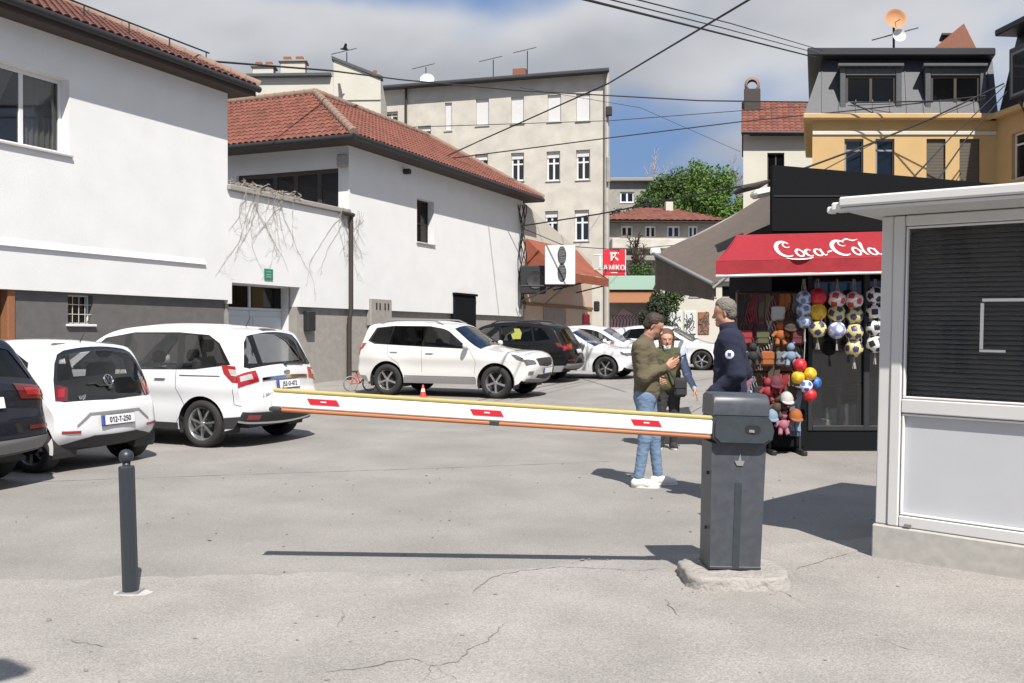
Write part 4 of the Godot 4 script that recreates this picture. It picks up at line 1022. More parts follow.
	mb = MB.new(); mb.span(Vector3(-1.2, yc + 0.003, -5), Vector3(9, yc + 0.22, 0.35), 0.04); obj(mb, "cornice", M.yellow_wall, e)
	mb = MB.new(); mb.hexa([Vector3(0.4, m0, -5), Vector3(9, m0, -5), Vector3(9, m0, 0.2), Vector3(0.4, m0, 0.2), Vector3(0.4, yt + 0.5, -4.2), Vector3(9, yt + 0.5, -4.2), Vector3(9, yt + 0.5, -0.5), Vector3(0.4, yt + 0.5, -0.5)]); obj(mb, "mansard", M.dark_metal, e)
	mb = MB.new(); mb.span(Vector3(0.3, yt + 0.503, -5), Vector3(9, yt + 0.75, 0.35), 0.04); obj(mb, "roof_edge", M.dark_metal, e)
	var ew := Rect2(1.0, m0 + 0.4, 1.0, 1.6); mb = MB.new(); mb.span(Vector3(ew.position.x - 0.15, m0 + 0.1, -0.6), Vector3(ew.end.x + 0.15, ew.end.y + 0.2, 0.12), 0.02); obj(mb, "dormer", M.slate, e)
	window(e, ew, 0.25, {"set": 0.1, "bar": 0.09, "frame": "plastic_grey", "sill": false, "back": false})
	mb = MB.new(); mb.tube([Vector3(1.95, yc + 0.3, 0.42), Vector3(2.0, yc - 0.3, 0.12), Vector3(2.0, 0, 0.12)], 0.07, 8); obj(mb, "downpipe", M.dark_metal, e)

func build_kiosk():
	var k := thing("parking_kiosk", "white panelled attendant kiosk with closed blind and flat roof", "kiosk", Vector3(2.53, 0, -6.98))
	var dx := Vector3(0.73, 0, 0.68).normalized()
	k.transform = Transform3D(Basis(Vector3(0, 0, 1), 0.0) * Basis(dx, UP, dx.cross(UP)), Vector3(2.53, 0, -6.98))
	k.transform.basis = Basis(Vector3(0, 0, 1), -0.022) * k.transform.basis
	var W := 2.3; var D := 1.9; var H := 2.375
	var mb := MB.new(); mb.span(Vector3(-0.015, -0.03, -D), Vector3(W, 0.235, 0.02), 0.012); obj(mb, "plinth", M.kiosk_base, k)
	# corner posts and frame of the front
	mb = MB.new(); mb.span(Vector3(0, 0.238, -0.09), Vector3(0.085, H, 0.0), 0.008); obj(mb, "corner_post", M.kiosk_frame, k)
	mb = MB.new(); mb.span(Vector3(W - 0.085, 0.238, -0.09), Vector3(W, H, 0.0), 0.008); obj(mb, "corner_post", M.kiosk_frame, k)
	mb = MB.new()
	mb.span(Vector3(0.09, 0.238, -0.07), Vector3(0.165, H - 0.003, 0.014), 0.007); mb.span(Vector3(W - 0.165, 0.238, -0.07), Vector3(W - 0.09, H - 0.003, 0.014), 0.007)
	mb.span(Vector3(0.168, 0.238, -0.07), Vector3(W - 0.168, 0.315, 0.012), 0.007); mb.span(Vector3(0.168, 1.02, -0.07), Vector3(W - 0.168, 1.115, 0.012), 0.007); mb.span(Vector3(0.168, 2.30, -0.07), Vector3(W - 0.168, H - 0.003, 0.012), 0.007)
	obj(mb, "front_frame", M.kiosk_frame, k)
	mb = MB.new(); mb.span(Vector3(0.17, 0.32, -0.06), Vector3(W - 0.17, 1.015, -0.032), 0.004); obj(mb, "front_panel", M.kiosk_panel, k)
	# glazing bead round the panel and the pane
	mb = MB.new()
	for r in [[0.172, 0.32, W - 0.172, 1.015], [0.172, 1.12, W - 0.172, 2.295]]:
		mb.span(Vector3(r[0], r[1], -0.03), Vector3(r[2], r[1] + 0.014, 0.003), 0.004); mb.span(Vector3(r[0], r[3] - 0.014, -0.03), Vector3(r[2], r[3], 0.003), 0.004)
		mb.span(Vector3(r[0], r[1] + 0.015, -0.03), Vector3(r[0] + 0.014, r[3] - 0.015, 0.003), 0.004); mb.span(Vector3(r[2] - 0.014, r[1] + 0.015, -0.03), Vector3(r[2], r[3] - 0.015, 0.003), 0.004)
	obj(mb, "glazing_bead", M.white_frame, k)
	mb = MB.new(); mb.span(Vector3(0.186, 1.134, -0.03), Vector3(W - 0.186, 2.281, -0.024)); var wn := obj(mb, "window_pane", M.kiosk_glass, k)
	mb = MB.new(); var y := 1.13
	while y < 2.28:
		mb.box(Vector3(W * 0.5, y, -0.085), Vector3(W - 0.35, 0.0014, 0.034), 0.0, Basis(Vector3(1, 0, 0), 0.95)); y += 0.032
	tag(obj(mb, "blind_slats", M.blind, wn), "", "", "", "stuff")
	# strips of white tape left on the pane where a notice hung
	mb = MB.new(); var t0 := 0.66; var t1 := 1.05; var b0 := 1.47; var b1 := 1.80
	mb.span(Vector3(t0, b0, -0.0232), Vector3(t0 + 0.022, b1 - 0.03, -0.0222)); mb.span(Vector3(t0 + 0.01, b1 - 0.02, -0.0232), Vector3(t1, b1, -0.0222)); mb.span(Vector3(t1, b0, -0.0232), Vector3(t1 + 0.022, b1 - 0.03, -0.0222)); mb.span(Vector3(t0, b0 - 0.02, -0.0232), Vector3(t0 + 0.16, b0 - 0.004, -0.0222))
	obj(mb, "tape_strip", M.tape, wn)
	mb = MB.new(); mb.span(Vector3(0, 0.238, -D), Vector3(0.05, H, -0.093)); obj(mb, "side_wall", M.kiosk_panel, k)
	mb = MB.new(); mb.span(Vector3(W - 0.05, 0.238, -D), Vector3(W, H, -0.093)); obj(mb, "side_wall", M.kiosk_panel, k)
	mb = MB.new(); mb.span(Vector3(0.053, 0.238, -D), Vector3(W - 0.053, H, -D + 0.05)); obj(mb, "rear_wall", M.kiosk_panel, k)
	mb = MB.new(); mb.span(Vector3(-0.10, H + 0.003, -D - 0.3), Vector3(W + 0.3, H + 0.025, 0.43), 0.004); obj(mb, "roof_soffit", M.kiosk_frame, k)
	mb = MB.new(); mb.span(Vector3(-0.115, H + 0.028, -D - 0.32), Vector3(W + 0.32, H + 0.095, 0.45), 0.012); obj(mb, "roof_fascia", M.kiosk_frame, k)
	mb = MB.new(); mb.box(Vector3(-0.14, H + 0.035, 0.36), Vector3(0.08, 0.06, 0.13), 0.012); mb.box(Vector3(-0.20, H + 0.02, 0.36), Vector3(0.05, 0.045, 0.07), 0.01); obj(mb, "gutter_spout", M.white_frame, k)
	mb = MB.new(); mb.box(Vector3(0.24, 0.262, 0.02), Vector3(0.05, 0.012, 0.012), 0.003); obj(mb, "vent_clip", M.coping, k)

func script_strokes() -> Array:
	# two words in flowing script, letter by letter: centre lines with stroke widths
	var out := []
	var arc = func(cx, cy, rx, ry, a0, a1, w0, w1, n := 18) -> Array:
		var p := []; var w := []
		for i in n + 1:
			var t := float(i) / n; var a := deg_to_rad(lerpf(a0, a1, t))
			p.append(Vector2(cx + rx * cos(a), cy + ry * sin(a))); w.append(lerpf(w0, w1, sin(t * PI)))
		return [p, w]
	var cap = func(x) -> Array:
		return [arc.call(x, 0.95, 0.90, 0.98, 48, 305, 0.07, 0.34), arc.call(x + 0.30, 1.50, 0.36, 0.30, 70, 320, 0.05, 0.11)]
	var ow = func(x) -> Array:
		return [arc.call(x, 0.5, 0.36, 0.50, 0, 360, 0.10, 0.20, 22)]
	var aw = func(x) -> Array:
		return [arc.call(x, 0.5, 0.35, 0.5, 25, 335, 0.09, 0.20), [[Vector2(x + 0.36, 1.0), Vector2(x + 0.36, 0.5), Vector2(x + 0.40, 0.15), Vector2(x + 0.60, 0.03), Vector2(x + 0.82, 0.2)], [0.18, 0.20, 0.18, 0.10, 0.05]]]
	var c1: Array = cap.call(1.0); c1.append(arc.call(2.0, -0.08, 1.5, 0.40, 205, 345, 0.05, 0.15)); out.append(c1)
	var o1: Array = ow.call(2.35); o1.append([[Vector2(2.65, 0.85), Vector2(2.95, 0.65)], [0.08, 0.05]]); out.append(o1)
	out.append([arc.call(3.35, 0.5, 0.38, 0.5, 50, 310, 0.08, 0.21)])
	out.append(aw.call(4.25))
	out.append([[[Vector2(5.15, 0.42), Vector2(5.4, 0.55), Vector2(5.68, 0.60)], [0.10, 0.16, 0.10]]])
	var c2: Array = cap.call(6.85); c2.append([[Vector2(7.35, 1.88), Vector2(7.9, 2.12), Vector2(8.5, 1.92), Vector2(9.1, 2.1)], [0.05, 0.16, 0.12, 0.04]]); out.append(c2)
	var o2: Array = ow.call(8.2); o2.append([[Vector2(8.5, 0.85), Vector2(8.75, 0.55), Vector2(8.9, 0.4)], [0.08, 0.06, 0.05]]); out.append(o2)
	out.append([[[Vector2(8.85, 0.35), Vector2(9.08, 1.1), Vector2(9.2, 1.62), Vector2(9.08, 1.8), Vector2(8.95, 1.5), Vector2(8.95, 0.5), Vector2(9.05, 0.08), Vector2(9.25, 0.05)], [0.06, 0.12, 0.10, 0.08, 0.14, 0.21, 0.15, 0.05]]])
	out.append(aw.call(9.85))
	return out

func build_shop():
	var d := 13.2
	var s := building("souvenir_shop", "black fronted souvenir shop with slanted black parapet and glass front", wp(772, 300, d).x, d, Vector3(1, 0, 0))
	var fy := on(s, 800, 231).y; var W := 5.2
	var u0 := on(s, 808, 400).x; var u1 := on(s, 873, 400).x
	var v0 := on(s, 830, 431).y
	var mb := MB.new(); var tl := on(s, 774, 165).y; var tr := on(s, 1010, 185)
	mb.prism(PackedVector2Array([Vector2(0, fy), Vector2(W, fy), Vector2(W, tl + (tr.y - tl) * W / tr.x), Vector2(0, tl)]), -0.12, 0.0); obj(mb, "parapet", M.black_panel, s)
	mb = MB.new(); mb.span(Vector3(0.02, tl - 0.42, 0.002), Vector3(1.0, tl - 0.405, 0.012)); obj(mb, "parapet_seam", M.dark_metal, s)
	slab(s, "front_wall", M.black_panel, 0, -0.05, W, fy - 0.003, -0.02, 0.10, [Rect2(u0, v0, u1 - u0 + 0.6, fy - 0.3 - v0)])
	mb = MB.new(); mb.span(Vector3(u0, v0, -0.09), Vector3(u0 + 0.06, fy - 0.3, -0.0), 0.008); mb.span(Vector3(u1 - 0.12, v0, -0.09), Vector3(u1 - 0.04, fy - 0.3, -0.0), 0.008); mb.span(Vector3(u0 + 0.06, v0, -0.09), Vector3(u1 + 0.6, v0 + 0.07, -0.003), 0.008); obj(mb, "front_frame", M.dark_metal, s)
	mb = MB.new(); mb.span(Vector3(u0 + 0.05, v0 + 0.05, -0.06), Vector3(u1 + 0.6, fy - 0.3, -0.052)); obj(mb, "window_pane", M.pane, s)
	mb = MB.new(); mb.span(Vector3(0.0, -0.05, -2.6), Vector3(0.1, fy, -0.123)); obj(mb, "side_wall", M.black_panel, s)
	mb = MB.new(); mb.span(Vector3(W - 0.1, -0.05, -2.6), Vector3(W, fy, -0.123)); obj(mb, "side_wall", M.black_panel, s)
	mb = MB.new(); mb.span(Vector3(0.103, -0.05, -2.6), Vector3(W - 0.103, fy, -2.5)); obj(mb, "rear_wall", M.room_wall, s)
	mb = MB.new(); mb.span(Vector3(0.0, fy + 0.003, -2.6), Vector3(W, fy + 0.1, -0.123)); obj(mb, "roof", M.black_panel, s)
	mb = MB.new(); mb.span(Vector3(0.1, v0 - 0.1, -0.9), Vector3(W - 0.1, v0 + 0.02, -0.13)); obj(mb, "display_shelf", M.coping, s)
	mb = MB.new(); mb.span(Vector3(0.1, v0 + 0.55, -1.2), Vector3(W - 0.1, v0 + 0.58, -0.6)); mb.span(Vector3(0.1, v0 + 1.1, -1.2), Vector3(W - 0.1, v0 + 1.13, -0.6)); obj(mb, "shelf", M.dark_timber, s)
	# goods on the shelves
	var gl := [["white cardboard box on the shop's window shelf", M.sign_white, Vector3(0.28, 0.1, 0.2), 0.75], ["teal bag on the shop's window shelf", M.teal, Vector3(0.14, 0.26, 0.12), 0.9], ["brown wooden box on the shop's window shelf", M.wood_brown, Vector3(0.16, 0.2, 0.14), 0.62], ["grey carton on the shop's window shelf", M.plastic_grey, Vector3(0.2, 0.32, 0.15), 1.12]]
	for q in gl:
		mb = MB.new(); mb.box(Vector3(0, q[2].y * 0.5, 0), q[2], 0.012); mb.box(Vector3(0, q[2].y, 0), Vector3(q[2].x * 0.9, 0.012, 0.03), 0.004)
		var o := obj(mb, "shop_box", q[1]); o.position = s.transform * Vector3(q[3], v0 + 0.022, -0.4); tag(o, q[0], "box")
	# ---- red awning with script lettering
	var aw := thing("red_awning", "red drinks awning with white script lettering over the souvenir shop", "awning", Vector3.ZERO)
	aw.transform = s.transform
	var x0 := wp(716, 278, 12.25).x - s.position.x; var x1 := 4.6; var bx := wp(737, 238, 13.16).x - s.position.x
	var yb := wp(0, 236, 13.16).y; var ym := wp(0, 262.5, 12.3).y; var yl := wp(0, 277.5, 12.3).y; var zf := 0.9
	var yr := 0.06   # the right end is a touch higher
	mb = MB.new(); mb.smooth(2); var n := 40; var m := 8
	for i in n:
		for j in m:
			var q := []
			for e in [[i, j], [i + 1, j], [i + 1, j + 1], [i, j + 1]]:
				var u := float(e[0]) / n; var v := float(e[1]) / m
				q.append(Vector3(lerpf(lerpf(x0, x1, u), lerpf(bx, x1, u), v), lerpf(ym, yb, v) + u * yr * 2 - 0.018 * sin(v * PI) * (1.0 + 0.5 * sin(u * 40.0)), 0.03 + zf * (1.0 - v)))
			mb.quad(q[0], q[1], q[2], q[3])
	obj(mb, "canopy", M.awning_red, aw)
	mb = MB.new(); mb.smooth(2)
	for i in n:
		for j in 3:
			var q := []
			for e in [[i, j], [i + 1, j], [i + 1, j + 1], [i, j + 1]]:
				var u := float(e[0]) / n; var v: float = e[1] / 3.0
				q.append(Vector3(lerpf(x0, x1, u), lerpf(yl, ym - 0.003, v) + u * yr * 2, 0.93 + 0.012 * sin(u * 60.0) * (1.0 - v)))
			mb.quad(q[0], q[1], q[2], q[3])
	obj(mb, "valance", M.awning_red, aw)
	mb = MB.new(); mb.hexa([Vector3(x0 + 0.01, yl + 0.01, 0.925), Vector3(bx + 0.01, yl + 0.05, 0.04), Vector3(bx + 0.02, yl + 0.05, 0.04), Vector3(x0 + 0.02, yl + 0.01, 0.925), Vector3(x0 + 0.01, ym - 0.004, 0.925), Vector3(bx + 0.01, yb - 0.004, 0.04), Vector3(bx + 0.02, yb - 0.004, 0.04), Vector3(x0 + 0.02, ym - 0.004, 0.925)]); obj(mb, "side_panel", M.awning_red, aw)
	mb = MB.new(); mb.tube([Vector3(x0, yl - 0.0, 0.93), Vector3(x1, yl + yr * 2, 0.93)], 0.018, 6); mb.tube([Vector3(x0 + 0.1, yl, 0.9), Vector3(bx + 0.2, yl + 0.1, 0.02)], 0.02, 6); obj(mb, "frame_bar", M.sign_white, aw)
	# lettering printed on the sloping cloth, following its sag
	var on_cloth = func(x: float, v: float) -> Vector3:
		var u := (x - lerpf(x0, bx, v)) / (x1 - lerpf(x0, bx, v))
		return Vector3(x, lerpf(ym, yb, v) + u * yr * 2 - 0.018 * sin(v * PI) * (1.0 + 0.5 * sin(u * 40.0)) + 0.007, 0.03 + zf * (1.0 - v) + 0.003)
	var tx := wp(774, 258, 12.6).x - s.position.x; var sc := 1.30 / 10.7
	var word := Node3D.new(); word.name = "lettering"; aw.add_child(word)
	for letter in script_strokes():
		mb = MB.new()
		for st in letter:
			var P: Array = st[0]; var Wd: Array = st[1]; var prev := []
			for i in P.size():
				var t: Vector2 = (P[mini(i + 1, P.size() - 1)] - P[maxi(i - 1, 0)]).normalized(); var nn: Vector2 = Vector2(-t.y, t.x) * Wd[i] * 0.6; var e := []
				for sg in [-1.0, 1.0]:
					var q: Vector2 = P[i] + nn * sg
					e.append(on_cloth.call(tx + (q.x + q.y * 0.2) * sc, 0.12 + q.y * 0.29))
				if i > 0: mb.quad(prev[0], e[0], e[1], prev[1])
				prev = e
		obj(mb, "letter", M.awning_print, word)
	# ---- tan side awning sloping to the left
	var ta := thing("tan_awning", "worn tan fabric awning sloping left from the black shop corner", "awning", Vector3.ZERO)
	var A := wp(770, 192, 17.0); var A2 := wp(774, 232, 14.0); var B := wp(655, 253, 15.6); var C := wp(713, 284, 13.9)
	mb = MB.new(); mb.smooth(2)
	for i in 14:
		for j in 8:
			var q := []
			for e in [[i, j], [i + 1, j], [i + 1, j + 1], [i, j + 1]]:
				var u: float = e[0] / 14.0; var v: float = e[1] / 8.0
				q.append(A.lerp(B, u).lerp(A2.lerp(C, u), v) + Vector3(0, -0.10 * sin(u * PI) * (0.6 + 0.4 * sin(v * 9.0)), 0))
			mb.quad(q[0], q[1], q[2], q[3])
	obj(mb, "canopy", M.awning_tan, ta)
	mb = MB.new(); mb.smooth(2)
	for i in 12:
		for j in 3:
			var q := []
			for e in [[i, j], [i + 1, j], [i + 1, j + 1], [i, j + 1]]:
				var u: float = e[0] / 12.0; var v: float = e[1] / 3.0
				q.append(B.lerp(C, u) + Vector3(0.02 * sin(u * 20.0), -0.01 - v * lerpf(0.55, 0.22, u), 0.02 * sin(u * 17.0) * v))
			mb.quad(q[0], q[1], q[2], q[3])
	obj(mb, "valance", M.awning_tan, ta)
	mb = MB.new(); mb.tube([A + Vector3(0.05, -0.06, 0), B + Vector3(0, -0.07, 0)], 0.025, 6); mb.tube([A2 + Vector3(0, -0.06, 0), C + Vector3(0, -0.06, 0)], 0.025, 6); mb.tube([B + Vector3(-0.05, 0, 0.02), C], 0.03, 6); obj(mb, "arm", M.plastic_grey, ta)
	A = wp(762, 196, 14.2)
	mb = MB.new(); mb.box(A + Vector3(-0.02, 0.03, 0.05), Vector3(0.28, 0.11, 0.3), 0.04, Basis(Vector3(0, 0, 1), 0.2)); obj(mb, "roll_housing", M.sign_white, ta)
	mb = MB.new(); mb.box(A + Vector3(-0.12, 0.15, -0.2), Vector3(0.4, 0.06, 0.5), 0.02, Basis(Vector3(0, 0, 1), 0.25)); obj(mb, "roll_cover", M.dark_timber, ta)
	mb = MB.new(); mb.box(B + Vector3(0, 0.02, 0.02), Vector3(0.16, 0.10, 0.1), 0.02); obj(mb, "bar_end", M.sign_white, ta)
	# ---- balls in nets
	var dd := 12.75
	var white := ball_mesh(lin(0.72, 0.72, 0.70), lin(0.02, 0.02, 0.025)); var gold := ball_mesh(lin(0.55, 0.50, 0.20), lin(0.05, 0.04, 0.12)); var blue := ball_mesh(lin(0.20, 0.24, 0.50), lin(0.60, 0.60, 0.58)); var silver := ball_mesh(lin(0.45, 0.50, 0.60), lin(0.10, 0.16, 0.32)); var wred := ball_mesh(lin(0.70, 0.68, 0.62), lin(0.50, 0.05, 0.06)); var red := ball_mesh(lin(0.55, 0.03, 0.04), lin(0.40, 0.02, 0.03)); var yel := ball_mesh(lin(0.65, 0.42, 0.03), lin(0.55, 0.30, 0.02)); var wb := ball_mesh(lin(0.68, 0.70, 0.72), lin(0.06, 0.12, 0.42)); var blu := ball_mesh(lin(0.05, 0.16, 0.42), lin(0.03, 0.08, 0.25))
	var bm := std("ball", Color.WHITE, 0.45); bm.vertex_color_use_as_albedo = true; bm.vertex_color_is_srgb = true
	var cols := [
		[875, [[295, white, "topmost white and black football in the net at the glass edge"], [311.5, white, "second white and black football down the net at the glass edge"], [328, white, "third white and black football down the net at the glass edge"], [344, white, "lowest white and black football in the net at the glass edge"]], "the four white and black footballs"],
		[854, [[300, wred, "white football with red patches topping the second net column"], [315.5, gold, "upper gold and navy football in the second net column"], [332, gold, "middle gold and navy football in the second net column"], [348.5, gold, "lowest gold and navy football in the second net column"]], "a red-patched football above three gold and navy ones"],
		[836.5, [[299, wred, "white football with red patches topping the third net column"], [313.5, gold, "gold and navy football above the blue one"], [330, blue, "blue football with white patches hanging lowest in its net"]], "the blue football below a gold one"],
		[817.5, [[297, red, "dark red ball topping the column beside the silver balls"], [312, yel, "plain orange yellow ball in the column beside the silver balls"], [329, gold, "gold football lowest in the column beside the silver balls"]], "a dark red, an orange yellow and a gold ball"],
		[804, [[298, silver, "topmost silver blue ball in the leftmost net"], [309.5, silver, "middle silver blue ball in the leftmost net"], [321, silver, "lowest silver blue ball in the leftmost net"]], "three silver blue balls"]]
	for c in cols:
		var last: Vector3
		for q in c[1]:
			var p := wp(c[0], q[0], dd); last = p
			var o := obj(q[1], "football", bm); o.position = p; o.scale = Vector3.ONE * (0.114 if c[0] > 810 else 0.095); o.rotation = Vector3(rng.randf() * 6, rng.randf() * 6, rng.randf() * 6)
			tag(o, q[2], "ball", "balls hanging under the red awning")
		mb = MB.new(); var top := wp(c[0], 279, dd)
		for k in 5: mb.tube([top + Vector3(rng.randf_range(-0.02, 0.02), 0, 0), Vector3(top.x + 0.1 * cos(k * 1.3), last.y + 0.1, top.z + 0.09 * sin(k * 1.3)), last + Vector3(0, -0.11, 0), last + Vector3(rng.randf_range(-0.03, 0.03), -0.26, 0)], 0.004, 4, false)
		var nt := obj(mb, "ball_net", M.twig); tag(nt, "thin string net holding " + c[2], "net", "nets of balls under the red awning")
	for q in [[800, 365, red, "red ball topping the bunch on the door post"], [798, 377.5, yel, "yellow ball left in the bunch on the door post"], [810, 374, yel, "yellow ball right in the bunch on the door post"], [815, 383, blu, "blue ball tucked behind the bunch on the door post"], [806, 386, wb, "white and blue ball low in the bunch on the door post"], [810, 395, red, "red ball lowest in the bunch on the door post"]]:
		var o := obj(q[2], "toy_ball", bm); o.position = wp(q[0], q[1], 12.7 + (0.1 if q[0] == 815 else 0.0)); o.scale = Vector3.ONE * 0.085; o.rotation = Vector3(rng.randf() * 6, rng.randf() * 6, 0)
		tag(o, q[3], "ball", "bunch of small balls on the door post")
	mb = MB.new(); mb.tube([wp(805, 282, 12.72), wp(805, 340, 12.72), wp(804, 362, 12.72)], 0.006, 4); tag(obj(mb, "ball_string", M.twig), "string from which the bunch of small balls hangs", "string")
	# ---- racks of souvenirs outside, left of the glass front
	var rk := thing("display_rack", "black metal souvenir rack standing under the red awning", "rack", Vector3.ZERO)
	for q in [[738, 12.9], [770, 13.0], [800, 12.95]]:
		mb = MB.new(); var p := gp(q[0], 400); var b := wp(q[0], 290, q[1]); mb.tube([Vector3(b.x, gh(q[1]), b.z), b], 0.018, 6); mb.box(Vector3(b.x, 0.04, b.z), Vector3(0.06, 0.06, 0.5), 0.01); obj(mb, "post", M.dark_metal, rk)
	for py in [292, 317, 338, 372, 389, 405]:
		mb = MB.new(); mb.tube([wp(736, py, 12.9), wp(802, py, 12.95)], 0.014, 6); obj(mb, "rail", M.dark_metal, rk)
	mb = MB.new(); mb.span(wp(738, 448, 13.05), wp(800, 408, 13.3), 0.02); obj(mb, "back_board", M.black_panel, rk)
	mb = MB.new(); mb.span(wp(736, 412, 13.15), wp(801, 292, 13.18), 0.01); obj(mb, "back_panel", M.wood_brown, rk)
	var pal := [["black", lin(0.015, 0.015, 0.017)], ["dark brown", lin(0.05, 0.033, 0.022)], ["pink", lin(0.30, 0.11, 0.15)], ["red", lin(0.24, 0.02, 0.03)], ["grey", lin(0.13, 0.13, 0.13)], ["white", lin(0.40, 0.39, 0.38)], ["wine red", lin(0.10, 0.02, 0.033)], ["light blue", lin(0.16, 0.22, 0.30)], ["orange", lin(0.28, 0.085, 0.02)], ["olive", lin(0.075, 0.075, 0.035)]]
	var kinds := ["scarf", "bag", "cap", "necklace bundle", "plush toy"]
	var rows := [[294, ["scarf", "necklace bundle", "scarf", "scarf", "necklace bundle", "bag", "scarf", "necklace bundle", "scarf"]], [339, ["bag", "plush toy", "necklace bundle", "bag", "scarf", "bag", "plush toy", "necklace bundle"]], [318, ["bag", "necklace bundle", "bag", "necklace bundle", "plush toy", "cap", "bag"]], [374, ["scarf", "necklace bundle", "bag", "plush toy", "cap", "scarf", "bag", "cap"]], [390, ["plush toy", "scarf", "necklace bundle", "plush toy", "cap", "scarf"]], [407, ["cap", "plush toy", "cap", "plush toy", "cap"]]]
	var done := {}; var ci := 0
	for r in rows:
		var items: Array = r[1]
		for i in items.size():
			var kind: String = items[i]; var tries := 0
			while done.has(kind + pal[ci % pal.size()][0]) and tries < 12: ci += 1; tries += 1
			var col = pal[ci % pal.size()]; ci += 3; done[kind + col[0]] = true
			var at := wp(741.0 + (i + 0.4) * 60.0 / items.size(), r[0], 12.86)
			souvenir(kind, col, at, r[0])
func souvenir(kind: String, col: Array, at: Vector3, row):
	var key: String = "goods_" + col[0].replace(" ", "_")
	if not M.has(key): std(key, col[1], 0.8)
	var where: String = {294: "on the top rail", 318: "just below the top rail", 390: "just below the third rail", 339: "on the second rail", 374: "on the third rail", 407: "on the lowest rail"}[row]
	var t := thing({"scarf": "hanging_scarf", "bag": "hanging_bag", "cap": "baseball_cap", "necklace bundle": "necklace_bundle", "plush toy": "plush_toy"}[kind], "%s %s hanging %s of the souvenir rack" % [col[0], kind, where], {"scarf": "scarf", "bag": "bag", "cap": "cap", "necklace bundle": "necklaces", "plush toy": "toy"}[kind], at, 0.0, "souvenirs on the rack")
	var mb := MB.new()
	match kind:
		"scarf":
			mb.smooth(2)
			for s in 2:
				for i in 7:
					var q := []
					for e in [[0, i], [1, i], [1, i + 1], [0, i + 1]]: q.append(Vector3(-0.07 + s * 0.075 + e[0] * 0.065 + 0.01 * sin(e[1] * 1.7), -e[1] * 0.075, 0.02 + 0.02 * sin(e[1] * 0.9 + s) + 0.015 * e[0]))
					mb.quad(q[3], q[2], q[1], q[0])
			mb.flat(); obj(mb, "cloth", M[key], t)
			mb = MB.new()
			for i in 8: mb.tube([Vector3(-0.065 + i * 0.018, -0.52, 0.03), Vector3(-0.067 + i * 0.018, -0.59, 0.03)], 0.004, 4, false)
			obj(mb, "fringe", M[key], t)
		"bag":
			mb.box(Vector3(0, -0.25, 0.04), Vector3(0.17, 0.19, 0.07), 0.025); obj(mb, "pouch", M[key], t)
			mb = MB.new(); mb.tube([Vector3(-0.06, -0.17, 0.04), Vector3(-0.04, -0.05, 0.03), Vector3(0, 0.01, 0.02), Vector3(0.04, -0.05, 0.03), Vector3(0.06, -0.17, 0.04)], 0.007, 5); obj(mb, "strap", M.dark_metal, t)
			mb = MB.new(); mb.box(Vector3(0, -0.21, 0.077), Vector3(0.165, 0.09, 0.012), 0.005); obj(mb, "flap", M[key], t)
		"cap":
			mb.lathe([Vector2(0.085, -0.14), Vector2(0.088, -0.10), Vector2(0.07, -0.05), Vector2(0.035, -0.02), Vector2(0.0, -0.012)], 14, Vector3(0, 0, 0.08)); obj(mb, "crown", M[key], t)
			mb = MB.new(); mb.prism(oval(0.075, 0.07, 14), -0.005, 0.005, Basis(Vector3(1, 0, 0), -1.2), Vector3(0, -0.145, 0.16)); obj(mb, "brim", M[key], t)
		"necklace bundle":
			for i in 6:
				var x := -0.05 + i * 0.02; var pts := []
				for k in 9: pts.append(Vector3(x + 0.02 * sin(k * 0.8 + i), -0.03 - k * 0.045 - rng.randf() * 0.01, 0.03 + 0.01 * sin(k + i)))
				mb.tube(pts, 0.006, 5)
				for k in 9:
					if k % 2 == i % 2: mb.lathe([Vector2(0, -0.012), Vector2(0.012, 0), Vector2(0, 0.012)], 6, pts[k])
			obj(mb, "beads", M[key], t)
		"plush toy":
			for q in [[0, -0.22, 0.075], [0, -0.10, 0.058]]: mb.lathe([Vector2(0, -q[2]), Vector2(q[2] * 0.7, -q[2] * 0.7), Vector2(q[2], 0), Vector2(q[2] * 0.7, q[2] * 0.7), Vector2(0, q[2])], 12, Vector3(q[0], q[1], 0.07))
			obj(mb, "body", M[key], t)
			for s in [-1, 1]:
				mb = MB.new(); mb.tube([Vector3(s * 0.05, -0.18, 0.08), Vector3(s * 0.11, -0.24, 0.1)], [0.028, 0.022], 7); obj(mb, "arm", M[key], t)
				mb = MB.new(); mb.tube([Vector3(s * 0.035, -0.27, 0.08), Vector3(s * 0.05, -0.34, 0.12)], [0.032, 0.028], 7); obj(mb, "leg", M[key], t)
				mb = MB.new(); mb.lathe([Vector2(0, -0.02), Vector2(0.022, 0), Vector2(0, 0.02)], 8, Vector3(s * 0.042, -0.05, 0.07)); obj(mb, "ear", M[key], t)
func ball_mesh(a: Color, b: Color) -> ArrayMesh:
	# a unit ball whose twelve patches follow the corners of an icosahedron
	var g := (1.0 + sqrt(5.0)) * 0.5; var ico := []
	for s in [-1, 1]:
		for q in [-1, 1]:
			ico.append(Vector3(0, s, q * g).normalized()); ico.append(Vector3(s, q * g, 0).normalized()); ico.append(Vector3(q * g, 0, s).normalized())
	var st := SurfaceTool.new(); st.begin(Mesh.PRIMITIVE_TRIANGLES); var n := 28; var m := 18
	for i in n:
		for j in m:
			var q := []
			for e in [[i, j], [i + 1, j], [i + 1, j + 1], [i, j + 1]]:
				var t: float = TAU * e[0] / n; var p: float = PI * e[1] / m
				q.append(Vector3(sin(p) * cos(t), cos(p), sin(p) * sin(t)))
			var mid: Vector3 = ((q[0] + q[1] + q[2] + q[3]) * 0.25).normalized(); var best := -1.0
			for v in ico: best = maxf(best, v.dot(mid))
			st.set_color(b if best > 0.925 else a)
			for k in [0, 2, 1, 0, 3, 2]:
				st.set_normal(q[k]); st.add_vertex(q[k])
	return st.commit()

